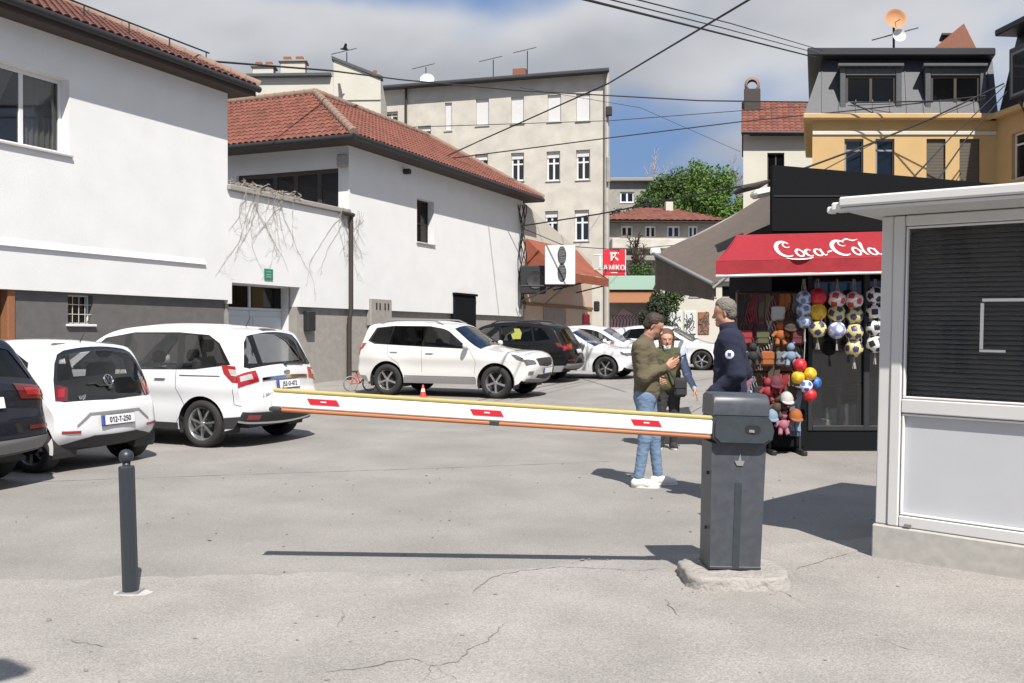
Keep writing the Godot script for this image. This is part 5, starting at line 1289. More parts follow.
func build_barrier():
	# ---- concrete footing
	var f := thing("concrete_footing", "rough concrete footing slab under the barrier cabinet", "footing", Vector3(1.385, 0, -6.32))
	f.scale = Vector3(0.88, 1.0, 0.82)
	var st := MB.new(); var nz := FastNoiseLite.new(); nz.seed = 9; nz.frequency = 4.0; nz.fractal_octaves = 4
	st.smooth(2); var n := 36; var m := 14
	var pos = func(i, j) -> Vector3:
		var a := TAU * float(i) / n; var t := float(j) / m
		var c := Vector2(cos(a), sin(a)); var sq := 1.0 / pow(pow(absf(c.x), 5.0) + pow(absf(c.y), 5.0), 0.2)
		var r := 1.0 - t * t * 0.0
		var w := 0.345 if c.x < 0 else 0.37
		var rim := clampf(t / 0.35, 0, 1)
		var x: float = c.x * sq * w * (1.04 - 0.04 * rim) * (1.0 - maxf(0.0, t - 0.35) / 0.65); var z: float = c.y * sq * 0.36 * (1.06 - 0.06 * rim) * (1.0 - maxf(0.0, t - 0.35) / 0.65)
		var y: float = -0.02 + 0.10 * rim
		var k := nz.get_noise_3d(x * 2.0, y * 4.0, z * 2.0)
		return Vector3(x * (1.0 + 0.07 * k * (1 - maxf(0, t - 0.35))), y + 0.012 * k * rim, z * (1.0 + 0.08 * nz.get_noise_3d(x * 2.0 + 9.0, y, z * 2.0) * (1 - maxf(0, t - 0.35))))
	for i in n:
		for j in m: st.quad(pos.call(i + 1, j), pos.call(i, j), pos.call(i, j + 1), pos.call(i + 1, j + 1))
	obj(st, "slab", M.concrete, f)
	# ---- cabinet
	var b := thing("barrier_cabinet", "dark grey barrier cabinet with rounded lid carrying the striped boom", "barrier", Vector3(1.385, 0.085, -6.36), 0.06)
	b.scale = Vector3(0.90, 0.985, 0.85)
	b.rotation.z = -0.034
	var mb := MB.new(); var D := 0.15
	mb.hexa([Vector3(-0.178, 0, -D), Vector3(0.178, 0, -D), Vector3(0.178, 0, D), Vector3(-0.178, 0, D), Vector3(-0.192, 0.80, -D), Vector3(0.192, 0.80, -D), Vector3(0.192, 0.80, D - 0.01), Vector3(-0.192, 0.80, D - 0.01)])
	obj(mb, "body", M.barrier_grey, b)
	mb = MB.new(); mb.span(Vector3(-0.182, 0, -D - 0.004), Vector3(0.182, 0.02, D + 0.004), 0.004); obj(mb, "foot_flange", M.barrier_dark, b)
	mb = MB.new(); mb.hexa([Vector3(-0.022, 0.005, D - 0.02), Vector3(0.026, 0.005, D - 0.02), Vector3(0.026, 0.005, D + 0.004), Vector3(-0.022, 0.005, D + 0.004), Vector3(-0.02, 0.55, D - 0.02), Vector3(0.028, 0.55, D - 0.02), Vector3(0.028, 0.55, D - 0.002), Vector3(-0.02, 0.55, D - 0.002)]); obj(mb, "groove_strip", M.barrier_dark, b)  # dark strip filling the vertical front groove, no lamp
	mb = MB.new(); mb.prism(PackedVector2Array([Vector2(-0.012, 0.66), Vector2(0.028, 0.66), Vector2(0.04, 0.69), Vector2(0.018, 0.69), Vector2(0.008, 0.735), Vector2(-0.006, 0.69), Vector2(-0.03, 0.688)]), D - 0.012, D + 0.002); obj(mb, "emblem", M.plastic_grey, b)  # grey patch painted for light through the notch in the head's shadow
	# head: a chamfered cross housing for the boom shaft
	mb = MB.new()
	var hp := PackedVector2Array([Vector2(-0.16, 0.80), Vector2(0.165, 0.80), Vector2(0.215, 0.835), Vector2(0.225, 0.89), Vector2(0.205, 0.95), Vector2(0.18, 0.975), Vector2(-0.185, 0.975), Vector2(-0.205, 0.94), Vector2(-0.205, 0.84)])
	mb.prism(hp, -D, D + 0.055); obj(mb, "head", M.barrier_dark, b)
	mb = MB.new()
	var hp2 := PackedVector2Array()
	for p in hp: hp2.append(Vector2(p.x * 0.93, 0.8875 + (p.y - 0.8875) * 0.88))
	mb.prism(hp2, D + 0.055, D + 0.068); obj(mb, "head_face", M.barrier_dark, b)
	mb = MB.new(); mb.prism(capsule2(0.055, 0.027, Vector2(0.07, 0.895)), D + 0.066, D + 0.071); var sl := obj(mb, "key_slot", M.slot_black, b)
	mb = MB.new(); mb.tube([Vector3(0.045, 0.885, D + 0.068), Vector3(0.08, 0.885, D + 0.078)], 0.010, 8); obj(mb, "lock_barrel", M.chrome, sl)
	# lid: rounded top
	mb = MB.new(); mb.smooth(2); var lp := [Vector2(D + 0.025, 0.98), Vector2(D + 0.025, 1.05), Vector2(D + 0.015, 1.085), Vector2(D - 0.01, 1.105), Vector2(D - 0.05, 1.115), Vector2(-D + 0.05, 1.115), Vector2(-D, 1.10), Vector2(-D - 0.01, 0.98)]
	for i in lp.size() - 1:
		var a: Vector2 = lp[i]; var c: Vector2 = lp[i + 1]; var xs := [-0.196, -0.185, 0.185, 0.196]
		for k in 3:
			var ya: float = -0.008 if k != 1 else 0.0
			mb.quad(Vector3(xs[k], a.y - (0.008 if k == 0 else 0.0), a.x), Vector3(xs[k + 1], a.y - (0.008 if k == 2 else 0.0), a.x), Vector3(xs[k + 1], c.y - (0.008 if k == 2 else 0.0), c.x), Vector3(xs[k], c.y - (0.008 if k == 0 else 0.0), c.x))
	mb.flat()
	for s in [-0.196, 0.196]:
		for i in range(1, lp.size() - 1): mb.tri(Vector3(s, lp[0].y - 0.008, lp[0].x), Vector3(s, lp[i].y - 0.008, lp[i].x), Vector3(s, lp[i + 1].y - 0.008, lp[i + 1].x))
	mb.span(Vector3(-0.195, 0.977, -D), Vector3(0.195, 0.982, D + 0.02))
	obj(mb, "lid", M.barrier_grey, b)
	mb = MB.new(); mb.span(Vector3(-0.190, 0.962, -D + 0.01), Vector3(0.185, 0.99, D + 0.01)); obj(mb, "lid_gap", M.slot_black, b)
	for y in [0.25, 0.6]:
		mb = MB.new(); mb.tube([Vector3(-0.188, y, 0.05), Vector3(-0.200, y, 0.05)], 0.012, 8); obj(mb, "hinge_bolt", M.dark_metal, b)
	mb = MB.new(); mb.box(Vector3(-0.235, 0.885, D + 0.0), Vector3(0.10, 0.12, 0.075), 0.012); obj(mb, "boom_clamp", M.barrier_dark, b)
	# ---- boom: level with the picture, tip raised a little
	var P0 := wp(712, 427.5, 6.19); var P1 := wp(272, 399.5, 6.24)
	var L := P0.distance_to(P1)
	var bm := thing("barrier_boom", "long white boom with yellow top edge, orange underside and red reflectors", "boom", P1)
	var ex := (P0 - P1).normalized(); var ez := ex.cross(UP).normalized()
	bm.transform = Transform3D(Basis(ex, ez.cross(ex), ez), P1)
	mb = MB.new(); mb.span(Vector3(0.0, -0.045, -0.022), Vector3(L, 0.045, 0.022), 0.008); obj(mb, "beam", M.boom_white, bm)
	mb = MB.new(); mb.span(Vector3(0.006, 0.0455, -0.02), Vector3(L, 0.073, 0.02), 0.01); obj(mb, "top_edge", M.boom_yellow, bm)
	mb = MB.new(); mb.span(Vector3(0.06, -0.073, -0.02), Vector3(L - 0.003, -0.0455, 0.02), 0.01); obj(mb, "bottom_edge", M.boom_orange, bm)
	mb = MB.new(); mb.span(Vector3(-0.012, -0.072, -0.021), Vector3(0.058, -0.046, 0.021), 0.006); obj(mb, "end_cap", M.plastic, bm)
	for q in [[308, 341], [471, 505], [631, 662]]:
		var xa: float = (q[0] - 272.0) / 440.0 * L; var xb: float = (q[1] - 272.0) / 440.0 * L
		mb = MB.new(); mb.prism(PackedVector2Array([Vector2(xa + 0.022, -0.014), Vector2(xb, -0.014), Vector2(xb - 0.022, 0.022), Vector2(xa, 0.022)]), 0.0225, 0.026); var rf := obj(mb, "reflector", M.reflector, bm)
		mb = MB.new(); mb.span(Vector3((xa + xb) * 0.5 - 0.018, 0.002, 0.0262), Vector3((xa + xb) * 0.5 + 0.018, 0.009, 0.0268)); obj(mb, "maker_mark", M.boom_white, rf)
	mb = MB.new(); mb.span(Vector3(L * 0.497, -0.0735, -0.021), Vector3(L * 0.52, -0.0455, 0.0212), 0.004); obj(mb, "edge_joint", M.plastic, bm)
	# ---- bollard
	var bo := thing("bollard", "slim dark grey bollard with ball top standing in the asphalt", "bollard", gp(130, 593.5))
	bo.rotation.z = 0.03
	mb = MB.new(); mb.lathe([Vector2(0.0465, -0.03), Vector2(0.0465, 0.755), Vector2(0.042, 0.765), Vector2(0.0, 0.768)], 8, Vector3.ZERO, Basis(UP, PI / 8), false); obj(mb, "post", M.bollard_paint, bo)
	mb = MB.new(); var bp := [Vector2(0.022, 0.765), Vector2(0.024, 0.785)]
	for i in 13:
		var a := -1.05 + i * (1.05 + PI / 2) / 12.0; bp.append(Vector2(0.043 * cos(a), 0.822 + 0.043 * sin(a)))
	mb.lathe(bp, 18); obj(mb, "ball", M.bollard_paint, bo)
	mb = MB.new(); mb.box(Vector3(0, 0.010, 0), Vector3(0.13, 0.008, 0.13), 0.002); obj(mb, "base_plate", M.plastic_grey, bo)
	mb = MB.new(); mb.prism(oval(0.115, 0.075, 30, 0.06), 0.0, 0.004, Basis(Vector3(1, 0, 0), -PI / 2), bo.position + Vector3(0.02, 0.0045, 0.02)); tag(obj(mb, "mortar_patch", M.mortar), "pale mortar patch round the foot of the slim bollard", "patch")
func capsule2(hw: float, r: float, c: Vector2) -> PackedVector2Array:
	var p := PackedVector2Array()
	for i in 16:
		var a := -PI / 2 + PI * i / 15.0; p.append(c + Vector2(hw - r + cos(a) * r, sin(a) * r))
	for i in 16:
		var a := PI / 2 + PI * i / 15.0; p.append(c + Vector2(-hw + r + cos(a) * r, sin(a) * r))
	return p

func build_small():
	# traffic cone by the pearl car
	var c := thing("traffic_cone", "small red and white traffic cone beside the parked white off-roader", "cone", gp(423, 397.5))
	var mb := MB.new(); mb.box(Vector3(0, 0.012, 0), Vector3(0.2, 0.024, 0.2), 0.008); obj(mb, "base", M.cone_red, c)
	mb = MB.new(); mb.lathe([Vector2(0.075, 0.024), Vector2(0.05, 0.13)], 14); mb.lathe([Vector2(0.034, 0.2), Vector2(0.018, 0.28), Vector2(0.0, 0.283)], 14); obj(mb, "cone_body", M.cone_red, c)
	mb = MB.new(); mb.lathe([Vector2(0.0505, 0.13), Vector2(0.0345, 0.2)], 14); obj(mb, "white_band", M.sign_white, c)
	# child's bicycle by the wall
	var bp := gp(360, 391); var b := thing("bicycle", "small red framed bicycle parked behind the white off-roader", "bicycle", bp, 0.5)
	for x in [-0.24, 0.24]:
		mb = MB.new(); var pts := []
		for i in 21: pts.append(Vector3(x + 0.17 * cos(TAU * i / 20.0), 0.18 + 0.17 * sin(TAU * i / 20.0), 0))
		mb.tube(pts, 0.018, 6, false)
		var w := obj(mb, "wheel", M.plastic_grey, b); mb = MB.new()
		for i in 10: mb.tube([Vector3(x, 0.18, 0), Vector3(x + 0.165 * cos(TAU * i / 10.0), 0.18 + 0.165 * sin(TAU * i / 10.0), 0)], 0.003, 4, false)
		obj(mb, "spokes", M.chrome, w)
	mb = MB.new()
	for q in [[-0.24, 0.18, -0.08, 0.42], [-0.24, 0.18, 0.0, 0.19], [0.0, 0.19, -0.08, 0.42], [-0.07, 0.4, 0.17, 0.44], [0.0, 0.19, 0.17, 0.42], [0.24, 0.18, 0.16, 0.5]]: mb.tube([Vector3(q[0], q[1], 0), Vector3(q[2], q[3], 0)], 0.014, 6)
	obj(mb, "frame", M.cone_red, b)
	mb = MB.new(); mb.tube([Vector3(0.15, 0.56, -0.2), Vector3(0.16, 0.5, 0), Vector3(0.15, 0.56, 0.2)], 0.012, 6); obj(mb, "handlebar", M.chrome, b)
	mb = MB.new(); mb.box(Vector3(-0.1, 0.47, 0), Vector3(0.2, 0.04, 0.1), 0.015); mb.tube([Vector3(-0.08, 0.4, 0), Vector3(-0.1, 0.46, 0)], 0.012, 6); obj(mb, "saddle", M.plastic, b)

func build_shadow_caster():
	# added unseen caster behind the camera; its head throws the lower left corner shadow
	var t := thing("added_street_lamp", "added grey lamp post unseen behind the photographer casting the corner shadow", "street lamp", Vector3(-3.46, 0, 2.03))
	var mb := MB.new(); mb.tube([Vector3(0, -0.02, 0), Vector3(0, 3.0, 0), Vector3(0, 5.2, 0)], [0.08, 0.065, 0.05], 12); obj(mb, "pole", M.plastic_grey, t)
	mb = MB.new(); mb.tube([Vector3(0, 5.15, 0), Vector3(0.6, 5.25, -0.75), Vector3(1.9, 5.12, -2.4)], 0.03, 8); obj(mb, "arm", M.plastic_grey, t)
	mb = MB.new(); mb.box(Vector3(2.1, 5.08, -2.66), Vector3(0.34, 0.12, 0.62), 0.05, Basis(UP, -0.67)); obj(mb, "lamp_head", M.plastic_grey, t)
	mb = MB.new(); mb.box(Vector3(2.1, 5.01, -2.66), Vector3(0.22, 0.03, 0.42), 0.01, Basis(UP, -0.67)); obj(mb, "lamp_glass", M.sign_white, t)

# ------------------------------------------------------------------ cars: x forward, y up, z to the right, origin on the ground
func car_prepare(c: Dictionary):
	var raw: Array = c.prof; var pts := []
	for i in raw.size() - 1:
		var p0: Vector2 = raw[maxi(i - 1, 0)]; var p1: Vector2 = raw[i]; var p2: Vector2 = raw[i + 1]; var p3: Vector2 = raw[mini(i + 2, raw.size() - 1)]
		for k in 10:
			var t := k / 10.0
			pts.append(p1.cubic_interpolate(p2, p1 + (p0 - p1).limit_length((p2 - p1).length()), p2 + (p3 - p2).limit_length((p2 - p1).length()), t))
	pts.append(raw[-1])
	var total := 0.0; var acc := [0.0]
	for i in pts.size() - 1:
		total += pts[i].distance_to(pts[i + 1]); acc.append(total)
	var n := 150; var P := []; var D := []; var Wd := []; var Cr := []; var E := []; var j := 0
	for i in n + 1:
		var s := total * i / n
		while j < acc.size() - 2 and acc[j + 1] < s: j += 1
		P.append(pts[j].lerp(pts[j + 1], clampf((s - acc[j]) / maxf(acc[j + 1] - acc[j], 1e-6), 0, 1)))
	for i in n + 1:
		var p: Vector2 = P[i]; var q := Vector2(clampf(p.x, -0.3 * c.L, 0.3 * c.L), 0.62)
		var dv := (q - p).normalized()
		var tg: Vector2 = (P[mini(i + 1, n)] - P[maxi(i - 1, 0)]).normalized()
		var cr: float = c.get("crown", 0.09) * absf(tg.y) + 0.045 * absf(tg.x)
		D.append(dv); Cr.append(cr)
		var e: Vector2 = p + dv * (cr + c.get("edge", 0.06)); E.append(e); Wd.append(car_hw(c, e.x, e.y))
	c.P = P; c.D = D; c.Cr = Cr; c.E = E; c.Wd = Wd; c.S = total; c.n = n
	# outline of the flank with the wheel arches cut out of its lower edge
	var o := PackedVector2Array(E); var sl: float = c.sill
	var ra: float = c.r + c.get("gap", 0.055)
	var last: Vector2 = E[-1]; var first: Vector2 = E[0]
	o.append(Vector2(last.x + 0.06, sl + 0.03))
	for xw in [c.xr, c.xf]:
		var w := sqrt(ra * ra - (c.r - sl) * (c.r - sl)); var a0 := atan2(sl - c.r, -w); var a1 := atan2(sl - c.r, w)
		if a0 < 0: a0 += TAU
		for k in 25: 
			var a := lerpf(a0, a1, k / 24.0); o.append(Vector2(xw + ra * cos(a), c.r + ra * sin(a)))
	o.append(Vector2(first.x - 0.06, sl + 0.03))
	c.outline = o; c.ra = ra
func car_hw(c: Dictionary, x: float, h: float) -> float:
	var xr: float = x / (c.L * 0.5)
	var pl: float = 1.0 - c.get("pf", 0.16) * pow(clampf((xr - 0.5) / 0.5, 0, 1), 2.2) - c.get("pr", 0.09) * pow(clampf((-xr - 0.55) / 0.45, 0, 1), 2.0)
	var lo := maxf(0.0, 0.5 - h); var v := 1.0 - 0.25 * lo * lo
	# a soft crease along the flank
	v += 0.012 * exp(-pow((h - c.belt * 0.80) / 0.08, 2.0)) - 0.010 * exp(-pow((h - c.belt * 0.62) / 0.10, 2.0))
	var up: float = h - c.belt + 0.03; var k := 0.05
	var over := k * log(1.0 + exp(clampf(up / k, -20, 20)))
	var b: float = c.W * 0.5 * pl * v
	# swelling over the wheels
	for xw in [c.xr, c.xf]: b += c.get("flare", 0.012) * exp(-pow((x - xw) / (c.r * 1.25), 4.0)) * exp(-pow((h - c.r) / (c.r * 1.5), 4.0))
	return b - c.tumble * over
func car_side(c, p: Vector2, off: float) -> Vector3:
	return Vector3(p.x, p.y, car_hw(c, p.x, p.y) + off)
func car_top(c, p: Vector2, off: float) -> Vector3:
	var f: float = clampf(p.x / c.S, 0, 1) * c.n; var i := mini(int(f), c.n - 1); var t: float = f - i
	var P: Vector2 = c.P[i].lerp(c.P[i + 1], t); var D: Vector2 = c.D[i].lerp(c.D[i + 1], t)
	var a := absf(p.y); var q := maxf(0.0, (a - 0.84) / 0.16)
	var o: float = lerpf(c.Cr[i], c.Cr[i + 1], t) * a * a + c.get("edge", 0.06) * (1.0 - sqrt(maxf(0.0, 1.0 - q * q * 0.985))) / 0.8775 - off
	var w: float = lerpf(c.Wd[i], c.Wd[i + 1], t)
	var v := P + D * o
	return Vector3(v.x, v.y, p.y * w + signf(p.y) * off * q * q)
func car_mesh(c, flank: bool, keep, holes: Array, off := 0.0) -> ArrayMesh:
	# a piece of the body surface: the region KEEP without HOLES, as curved cells cut exactly at the outlines
	var us := []; var vs := []
	if flank:
		var n := int(c.L / 0.075)
		for i in n + 1: us.append(-c.L * 0.5 + c.L * i / n)
		for i in 31: vs.append(c.H * 1.02 * i / 30.0)
	else:
		for i in 101: us.append(c.S * i / 100.0)
		for t in [-1.0, -0.985, -0.96, -0.93, -0.90, -0.87, -0.84, -0.7, -0.5, -0.3, -0.1, 0.1, 0.3, 0.5, 0.7, 0.84, 0.87, 0.90, 0.93, 0.96, 0.985, 1.0]: vs.append(t)
	var st := SurfaceTool.new(); st.begin(Mesh.PRIMITIVE_TRIANGLES)
	var kb := Rect2()
	if keep != null:
		kb = Rect2(keep[0], Vector2.ZERO)
		for p in keep: kb = kb.expand(p)
	var hb := []
	for h in holes:
		var r := Rect2(h[0], Vector2.ZERO)
		for p in h: r = r.expand(p)
		hb.append(r.grow(1e-4))
	for i in us.size() - 1:
		for j in vs.size() - 1:
			var cell := Rect2(us[i], vs[j], us[i + 1] - us[i], vs[j + 1] - vs[j])
			if keep != null and not kb.intersects(cell, true): continue
			var cp := PackedVector2Array([cell.position, Vector2(cell.end.x, cell.position.y), cell.end, Vector2(cell.position.x, cell.end.y)])
			var polys := [cp]
			if keep != null: polys = Geometry2D.intersect_polygons(cp, keep)
			for k in holes.size():
				if not hb[k].intersects(cell): continue
				var nx := []
				for p in polys: nx.append_array(Geometry2D.clip_polygons(p, holes[k]))
				polys = nx
			for p in polys:
				if p.size() < 3: continue
				var ix := PackedInt32Array([0, 1, 2, 0, 2, 3]) if p.size() == 4 and polys.size() == 1 and holes.is_empty() and keep == null else Geometry2D.triangulate_polygon(p)
				if p.size() == 3: ix = PackedInt32Array([0, 1, 2])
				var V := []; var N := []
				for q in p:
					var f := car_side if flank else car_top
					var e := 0.004
					var a: Vector3 = f.call(c, q, off)
					var du: Vector3 = f.call(c, q + Vector2(e, 0), off) - f.call(c, q - Vector2(e, 0), off)
					var dq := Vector2(0, e) if flank else Vector2(0, 0.006 if q.y < 0.99 else -0.006)
					var dv: Vector3 = (f.call(c, q + dq, off) - a) * (1.0 if dq.y > 0 else -1.0)
					var nn := du.cross(dv).normalized()
					if flank:
						if nn.z < 0: nn = -nn
					else:
						var out := Vector3(a.x - clampf(a.x, -0.3 * c.L, 0.3 * c.L), a.y - 0.62, 0)
						if nn.dot(out) < 0: nn = -nn
					V.append(a); N.append(nn)
				for k in range(0, ix.size(), 3):
					var t := [ix[k], ix[k + 1], ix[k + 2]]
					var g: Vector3 = (V[t[1]] - V[t[0]]).cross(V[t[2]] - V[t[0]])
					if g.length() < 1e-9: continue
					if g.dot(N[t[0]]) > 0: t = [t[0], t[2], t[1]]
					for m in t:
						st.set_normal(N[m]); st.add_vertex(V[m])
	return st.commit()
func mirrored(m: ArrayMesh) -> ArrayMesh:
	# the same piece for the other flank
	var a := m.surface_get_arrays(0); var v: PackedVector3Array = a[Mesh.ARRAY_VERTEX]; var n: PackedVector3Array = a[Mesh.ARRAY_NORMAL]
	var st := SurfaceTool.new(); st.begin(Mesh.PRIMITIVE_TRIANGLES)
	for i in range(0, v.size(), 3):
		for k in [0, 2, 1]:
			st.set_normal(n[i + k] * Vector3(1, 1, -1)); st.add_vertex(v[i + k] * Vector3(1, 1, -1))
	return st.commit()
func both(c, keep, holes, off, called, mat, t):
	# a piece of each flank, kept inside the flank's outline
	var best = keep
	if keep != c.outline:
		var area := 0.0
		for p in Geometry2D.intersect_polygons(keep, Geometry2D.offset_polygon(c.outline, 0.014)[0]):
			var r := Rect2(p[0], Vector2.ZERO)
			for q in p: r = r.expand(q)
			if r.get_area() > area: area = r.get_area(); best = p
	var m := car_mesh(c, true, best, holes, off)
	if m.get_surface_count() == 0: return
	obj(m, called, mat, t); obj(mirrored(m), called, mat, t)
func s_of(c, h: float, rear: bool) -> float:
	var best := 0.0; var bd := 9.0
	for i in c.n + 1:
		var p: Vector2 = c.P[i]
		if (rear and p.x > -0.05 * c.L) or (not rear and p.x < 0.0): continue
		var dd := absf(p.y - h)
		if dd < bd: bd = dd; best = c.S * i / c.n
	return best
func end_poly(c, pts: Array, rear: bool) -> PackedVector2Array:
	var o := PackedVector2Array()
	for p in pts: o.append(Vector2(s_of(c, p[0], rear), p[1]))
	return o
func sym(pts: Array) -> Array:
	# mirror the half outline of a centred panel: [height, t >= 0]
	var o := pts.duplicate()
	for i in range(pts.size() - 1, -1, -1):
		if pts[i][1] > 0.0: o.append([pts[i][0], -pts[i][1]])
	return o
func v2(a: Array) -> PackedVector2Array:
	var o := PackedVector2Array()
	for p in a: o.append(Vector2(p[0], p[1]))
	return o

func make_car(c: Dictionary, called: String, label: String) -> Node3D:
	car_prepare(c)
	var t := thing(called, label, "car", Vector3.ZERO, 0.0, "")
	var paint = M[c.paint]; var gl = M[c.get("glass", "car_glass")]
	var gdark = M.car_glass_dark
	# openings
	var side_holes := []; var panes := []
	for g in c.side_glass:
		var p := v2(g); panes.append(p)
	var dlo = v2(c.dlo) if c.has("dlo") else null
	if dlo != null: side_holes.append(dlo)
	else:
		for p in panes: side_holes.append(p)
	var ws := end_poly(c, sym(c.windshield), false); var rg := end_poly(c, sym(c.rear_glass), true)
	both(c, c.outline, side_holes, 0.0, "body_side", paint, t)
	obj(car_mesh(c, false, null, [ws, rg]), "body_shell", paint, t)
	for k in panes.size():
		both(c, panes[k], [], -0.012, "side_window", gdark if c.get("tint_from", 9) <= k else gl, t)
	if dlo != null: both(c, dlo, panes, -0.006, "window_pillar", M.gloss_black, t)
	obj(car_mesh(c, false, ws, [], -0.008), "windshield", gl, t)
	obj(car_mesh(c, false, rg, [], -0.008), "rear_window", gdark if c.get("tint_from", 9) < 9 else gl, t)
	# surface patches: [part name, material, "side"/"rear"/"front", outline, offset]
	for f in c.get("patches", []):
		if f[2] == "side": both(c, v2(f[3]), [], f[4], f[0], M[f[1]], t)
		elif f[2] == "mid":
			obj(car_mesh(c, false, end_poly(c, sym(f[3]), f[5]), [rg] if f.size() > 6 else [], f[4]), f[0], M[f[1]], t)
		else:
			var a := end_poly(c, f[3], f[2] == "rear"); var b := PackedVector2Array()
			for p in a: b.append(Vector2(p.x, -p.y))
			obj(car_mesh(c, false, a, [], f[4]), f[0], M[f[1]], t); obj(car_mesh(c, false, b, [], f[4]), f[0], M[f[1]], t)
	# shut lines on the flanks
	var sm := SurfaceTool.new(); sm.begin(Mesh.PRIMITIVE_TRIANGLES); var any := false
	for l in c.get("seams", []):
		for k in l.size() - 1:
			var a := Vector2(l[k][0], l[k][1]); var b := Vector2(l[k + 1][0], l[k + 1][1]); var nn := maxi(1, int(a.distance_to(b) / 0.08)); var w := (b - a).normalized().orthogonal() * 0.0035
			for m in nn:
				var p := a.lerp(b, float(m) / nn); var q := a.lerp(b, (m + 1.0) / nn)
				for sg in [1.0, -1.0]:
					var v := []
					for e in [p - w, q - w, q + w, p + w]: v.append(car_side(c, e, 0.0018) * Vector3(1, 1, sg))
					for ii in [0, 1, 2, 0, 2, 3]:
						sm.set_normal(Vector3(0, 0, sg)); sm.add_vertex(v[ii])
				any = true
	if any: tag(obj(sm.commit(), "door_seam", M.seam, t), "", "", "", "stuff")
	# underbody, wheel wells, cabin
	var mb := MB.new(); var hw: float = c.W * 0.5
	mb.span(Vector3(-c.L * 0.5 + 0.28, c.sill + 0.02, -hw + 0.32), Vector3(c.L * 0.5 - 0.3, c.sill + 0.12, hw - 0.32)); mb.span(Vector3(c.xr + c.ra + 0.02, c.sill + 0.015, -hw + 0.05), Vector3(c.xf - c.ra - 0.02, c.sill + 0.11, hw - 0.05)); obj(mb, "underbody", M.plastic, t)
	for xw in [c.xr, c.xf]:
		for sg in [-1.0, 1.0]:
			mb = MB.new()
			for k in 20:
				var a := lerpf(-0.35, PI + 0.35, k / 20.0); var b := lerpf(-0.35, PI + 0.35, (k + 1) / 20.0); var ra: float = c.ra + 0.003
				var z0: float = sg * (car_hw(c, xw, c.r + c.ra) - 0.015); var z1: float = sg * (hw - 0.36)
				var A := Vector3(xw + ra * cos(a), c.r + ra * sin(a), 0); var B := Vector3(xw + ra * cos(b), c.r + ra * sin(b), 0); var Z0 := Vector3(0, 0, z0); var Z1 := Vector3(0, 0, z1)
				mb.quad(A + Z0, B + Z0, B + Z1, A + Z1); mb.tri(Vector3(xw, c.r, z1), A + Z1, B + Z1)
			obj(mb, "wheel_well", M.plastic, t)
	mb = MB.new(); var fl := 0.42
	for sg in [-1.0, 1.0]:
		seat(mb, Vector3(c.seat, fl, sg * 0.36), 0.46); 
		if not c.get("van", false): seat(mb, Vector3(c.seat - 0.88, fl + 0.03, sg * 0.36), 0.60)
	mb.span(Vector3(c.dash - 0.1, 0.5, -hw + 0.2), Vector3(c.dash + 0.35, c.belt - 0.03, hw - 0.2), 0.06)
	mb.span(Vector3(-c.L * 0.5 + 0.35, 0.40, -hw + 0.12), Vector3(c.xf - c.ra, 0.44, hw - 0.12))
	mb.span(Vector3(-c.L * 0.5 + 0.35, 0.44, -hw + 0.25), Vector3(c.seat - 1.25, c.belt - 0.08, hw - 0.25), 0.04)
	var sw := []
	for k in 17: sw.append(Vector3(c.dash - 0.22 + 0.05 * cos(TAU * k / 16.0), c.belt + 0.0 + 0.17 * cos(TAU * k / 16.0), -0.36 + 0.18 * sin(TAU * k / 16.0)))
	mb.tube(sw, 0.014, 6, false)
	obj(mb, "cabin", M.upholstery, t)
	# wheels
	for xw in [c.xr, c.xf]:
		for sg in [-1.0, 1.0]: car_wheel(c, t, Vector3(xw, c.r, sg * (car_hw(c, xw, c.r + 0.1) - 0.125)), sg)
	# mirrors, handles, plates
	for sg in [-1.0, 1.0]:
		mb = MB.new(); var mx: float = c.mirror[0]; var my: float = c.mirror[1]; var mz: float = car_hw(c, mx, my)
		mb.lathe([Vector2(0, -0.055), Vector2(0.055, -0.045), Vector2(0.075, 0.0), Vector2(0.062, 0.045), Vector2(0, 0.06)], 12, Vector3(mx, my + 0.05, sg * (mz + 0.12)), Basis(Vector3(0.8, 0, 0), Vector3(0, 1.35, 0), Vector3(0, 0, 1.35))); mb.tube([Vector3(mx, my - 0.01, sg * (mz - 0.02)), Vector3(mx, my + 0.03, sg * (mz + 0.1))], 0.025, 6)
		obj(mb, "mirror", M[c.get("mirror_mat", c.paint)], t)
	for h in c.get("handles", []):
		for sg in [-1.0, 1.0]:
			mb = MB.new(); mb.box(Vector3(h[0], h[1], sg * (car_hw(c, h[0], h[1]) + 0.018)), Vector3(0.19, 0.028, 0.03), 0.011); obj(mb, "door_handle", M[c.get("handle_mat", c.paint)], t)
	for pl in c.get("plates", []):
		var rear: bool = pl[0] == "rear"; var s := s_of(c, pl[1], rear); var p := car_top(c, Vector2(s, 0), 0.016); var q := car_top(c, Vector2(s + 0.05, 0), 0.016); var q2 := car_top(c, Vector2(s - 0.05, 0), 0.016)
		var upv := (q2 - q).normalized() if rear else (q - q2).normalized(); var zx := Vector3(0, 0, 1) if rear else Vector3(0, 0, -1)
		var bs := Basis(zx, upv, zx.cross(upv)); var tr := Transform3D(bs, p)
		if rear: tr = Transform3D(Basis(Vector3(0, 0, -1), upv, Vector3(0, 0, -1).cross(upv)), p)
		else: tr = Transform3D(Basis(Vector3(0, 0, -1), upv, Vector3(0, 0, -1).cross(upv)), p)
		if tr.basis.z.x * (-1.0 if rear else 1.0) < 0: tr.basis = Basis(-tr.basis.x, tr.basis.y, -tr.basis.z)
		mb = MB.new(); mb.box(Vector3.ZERO, Vector3(0.53, 0.125, 0.014), 0.004); var fr := obj(mb, "number_plate", M.plastic, t); fr.transform = tr
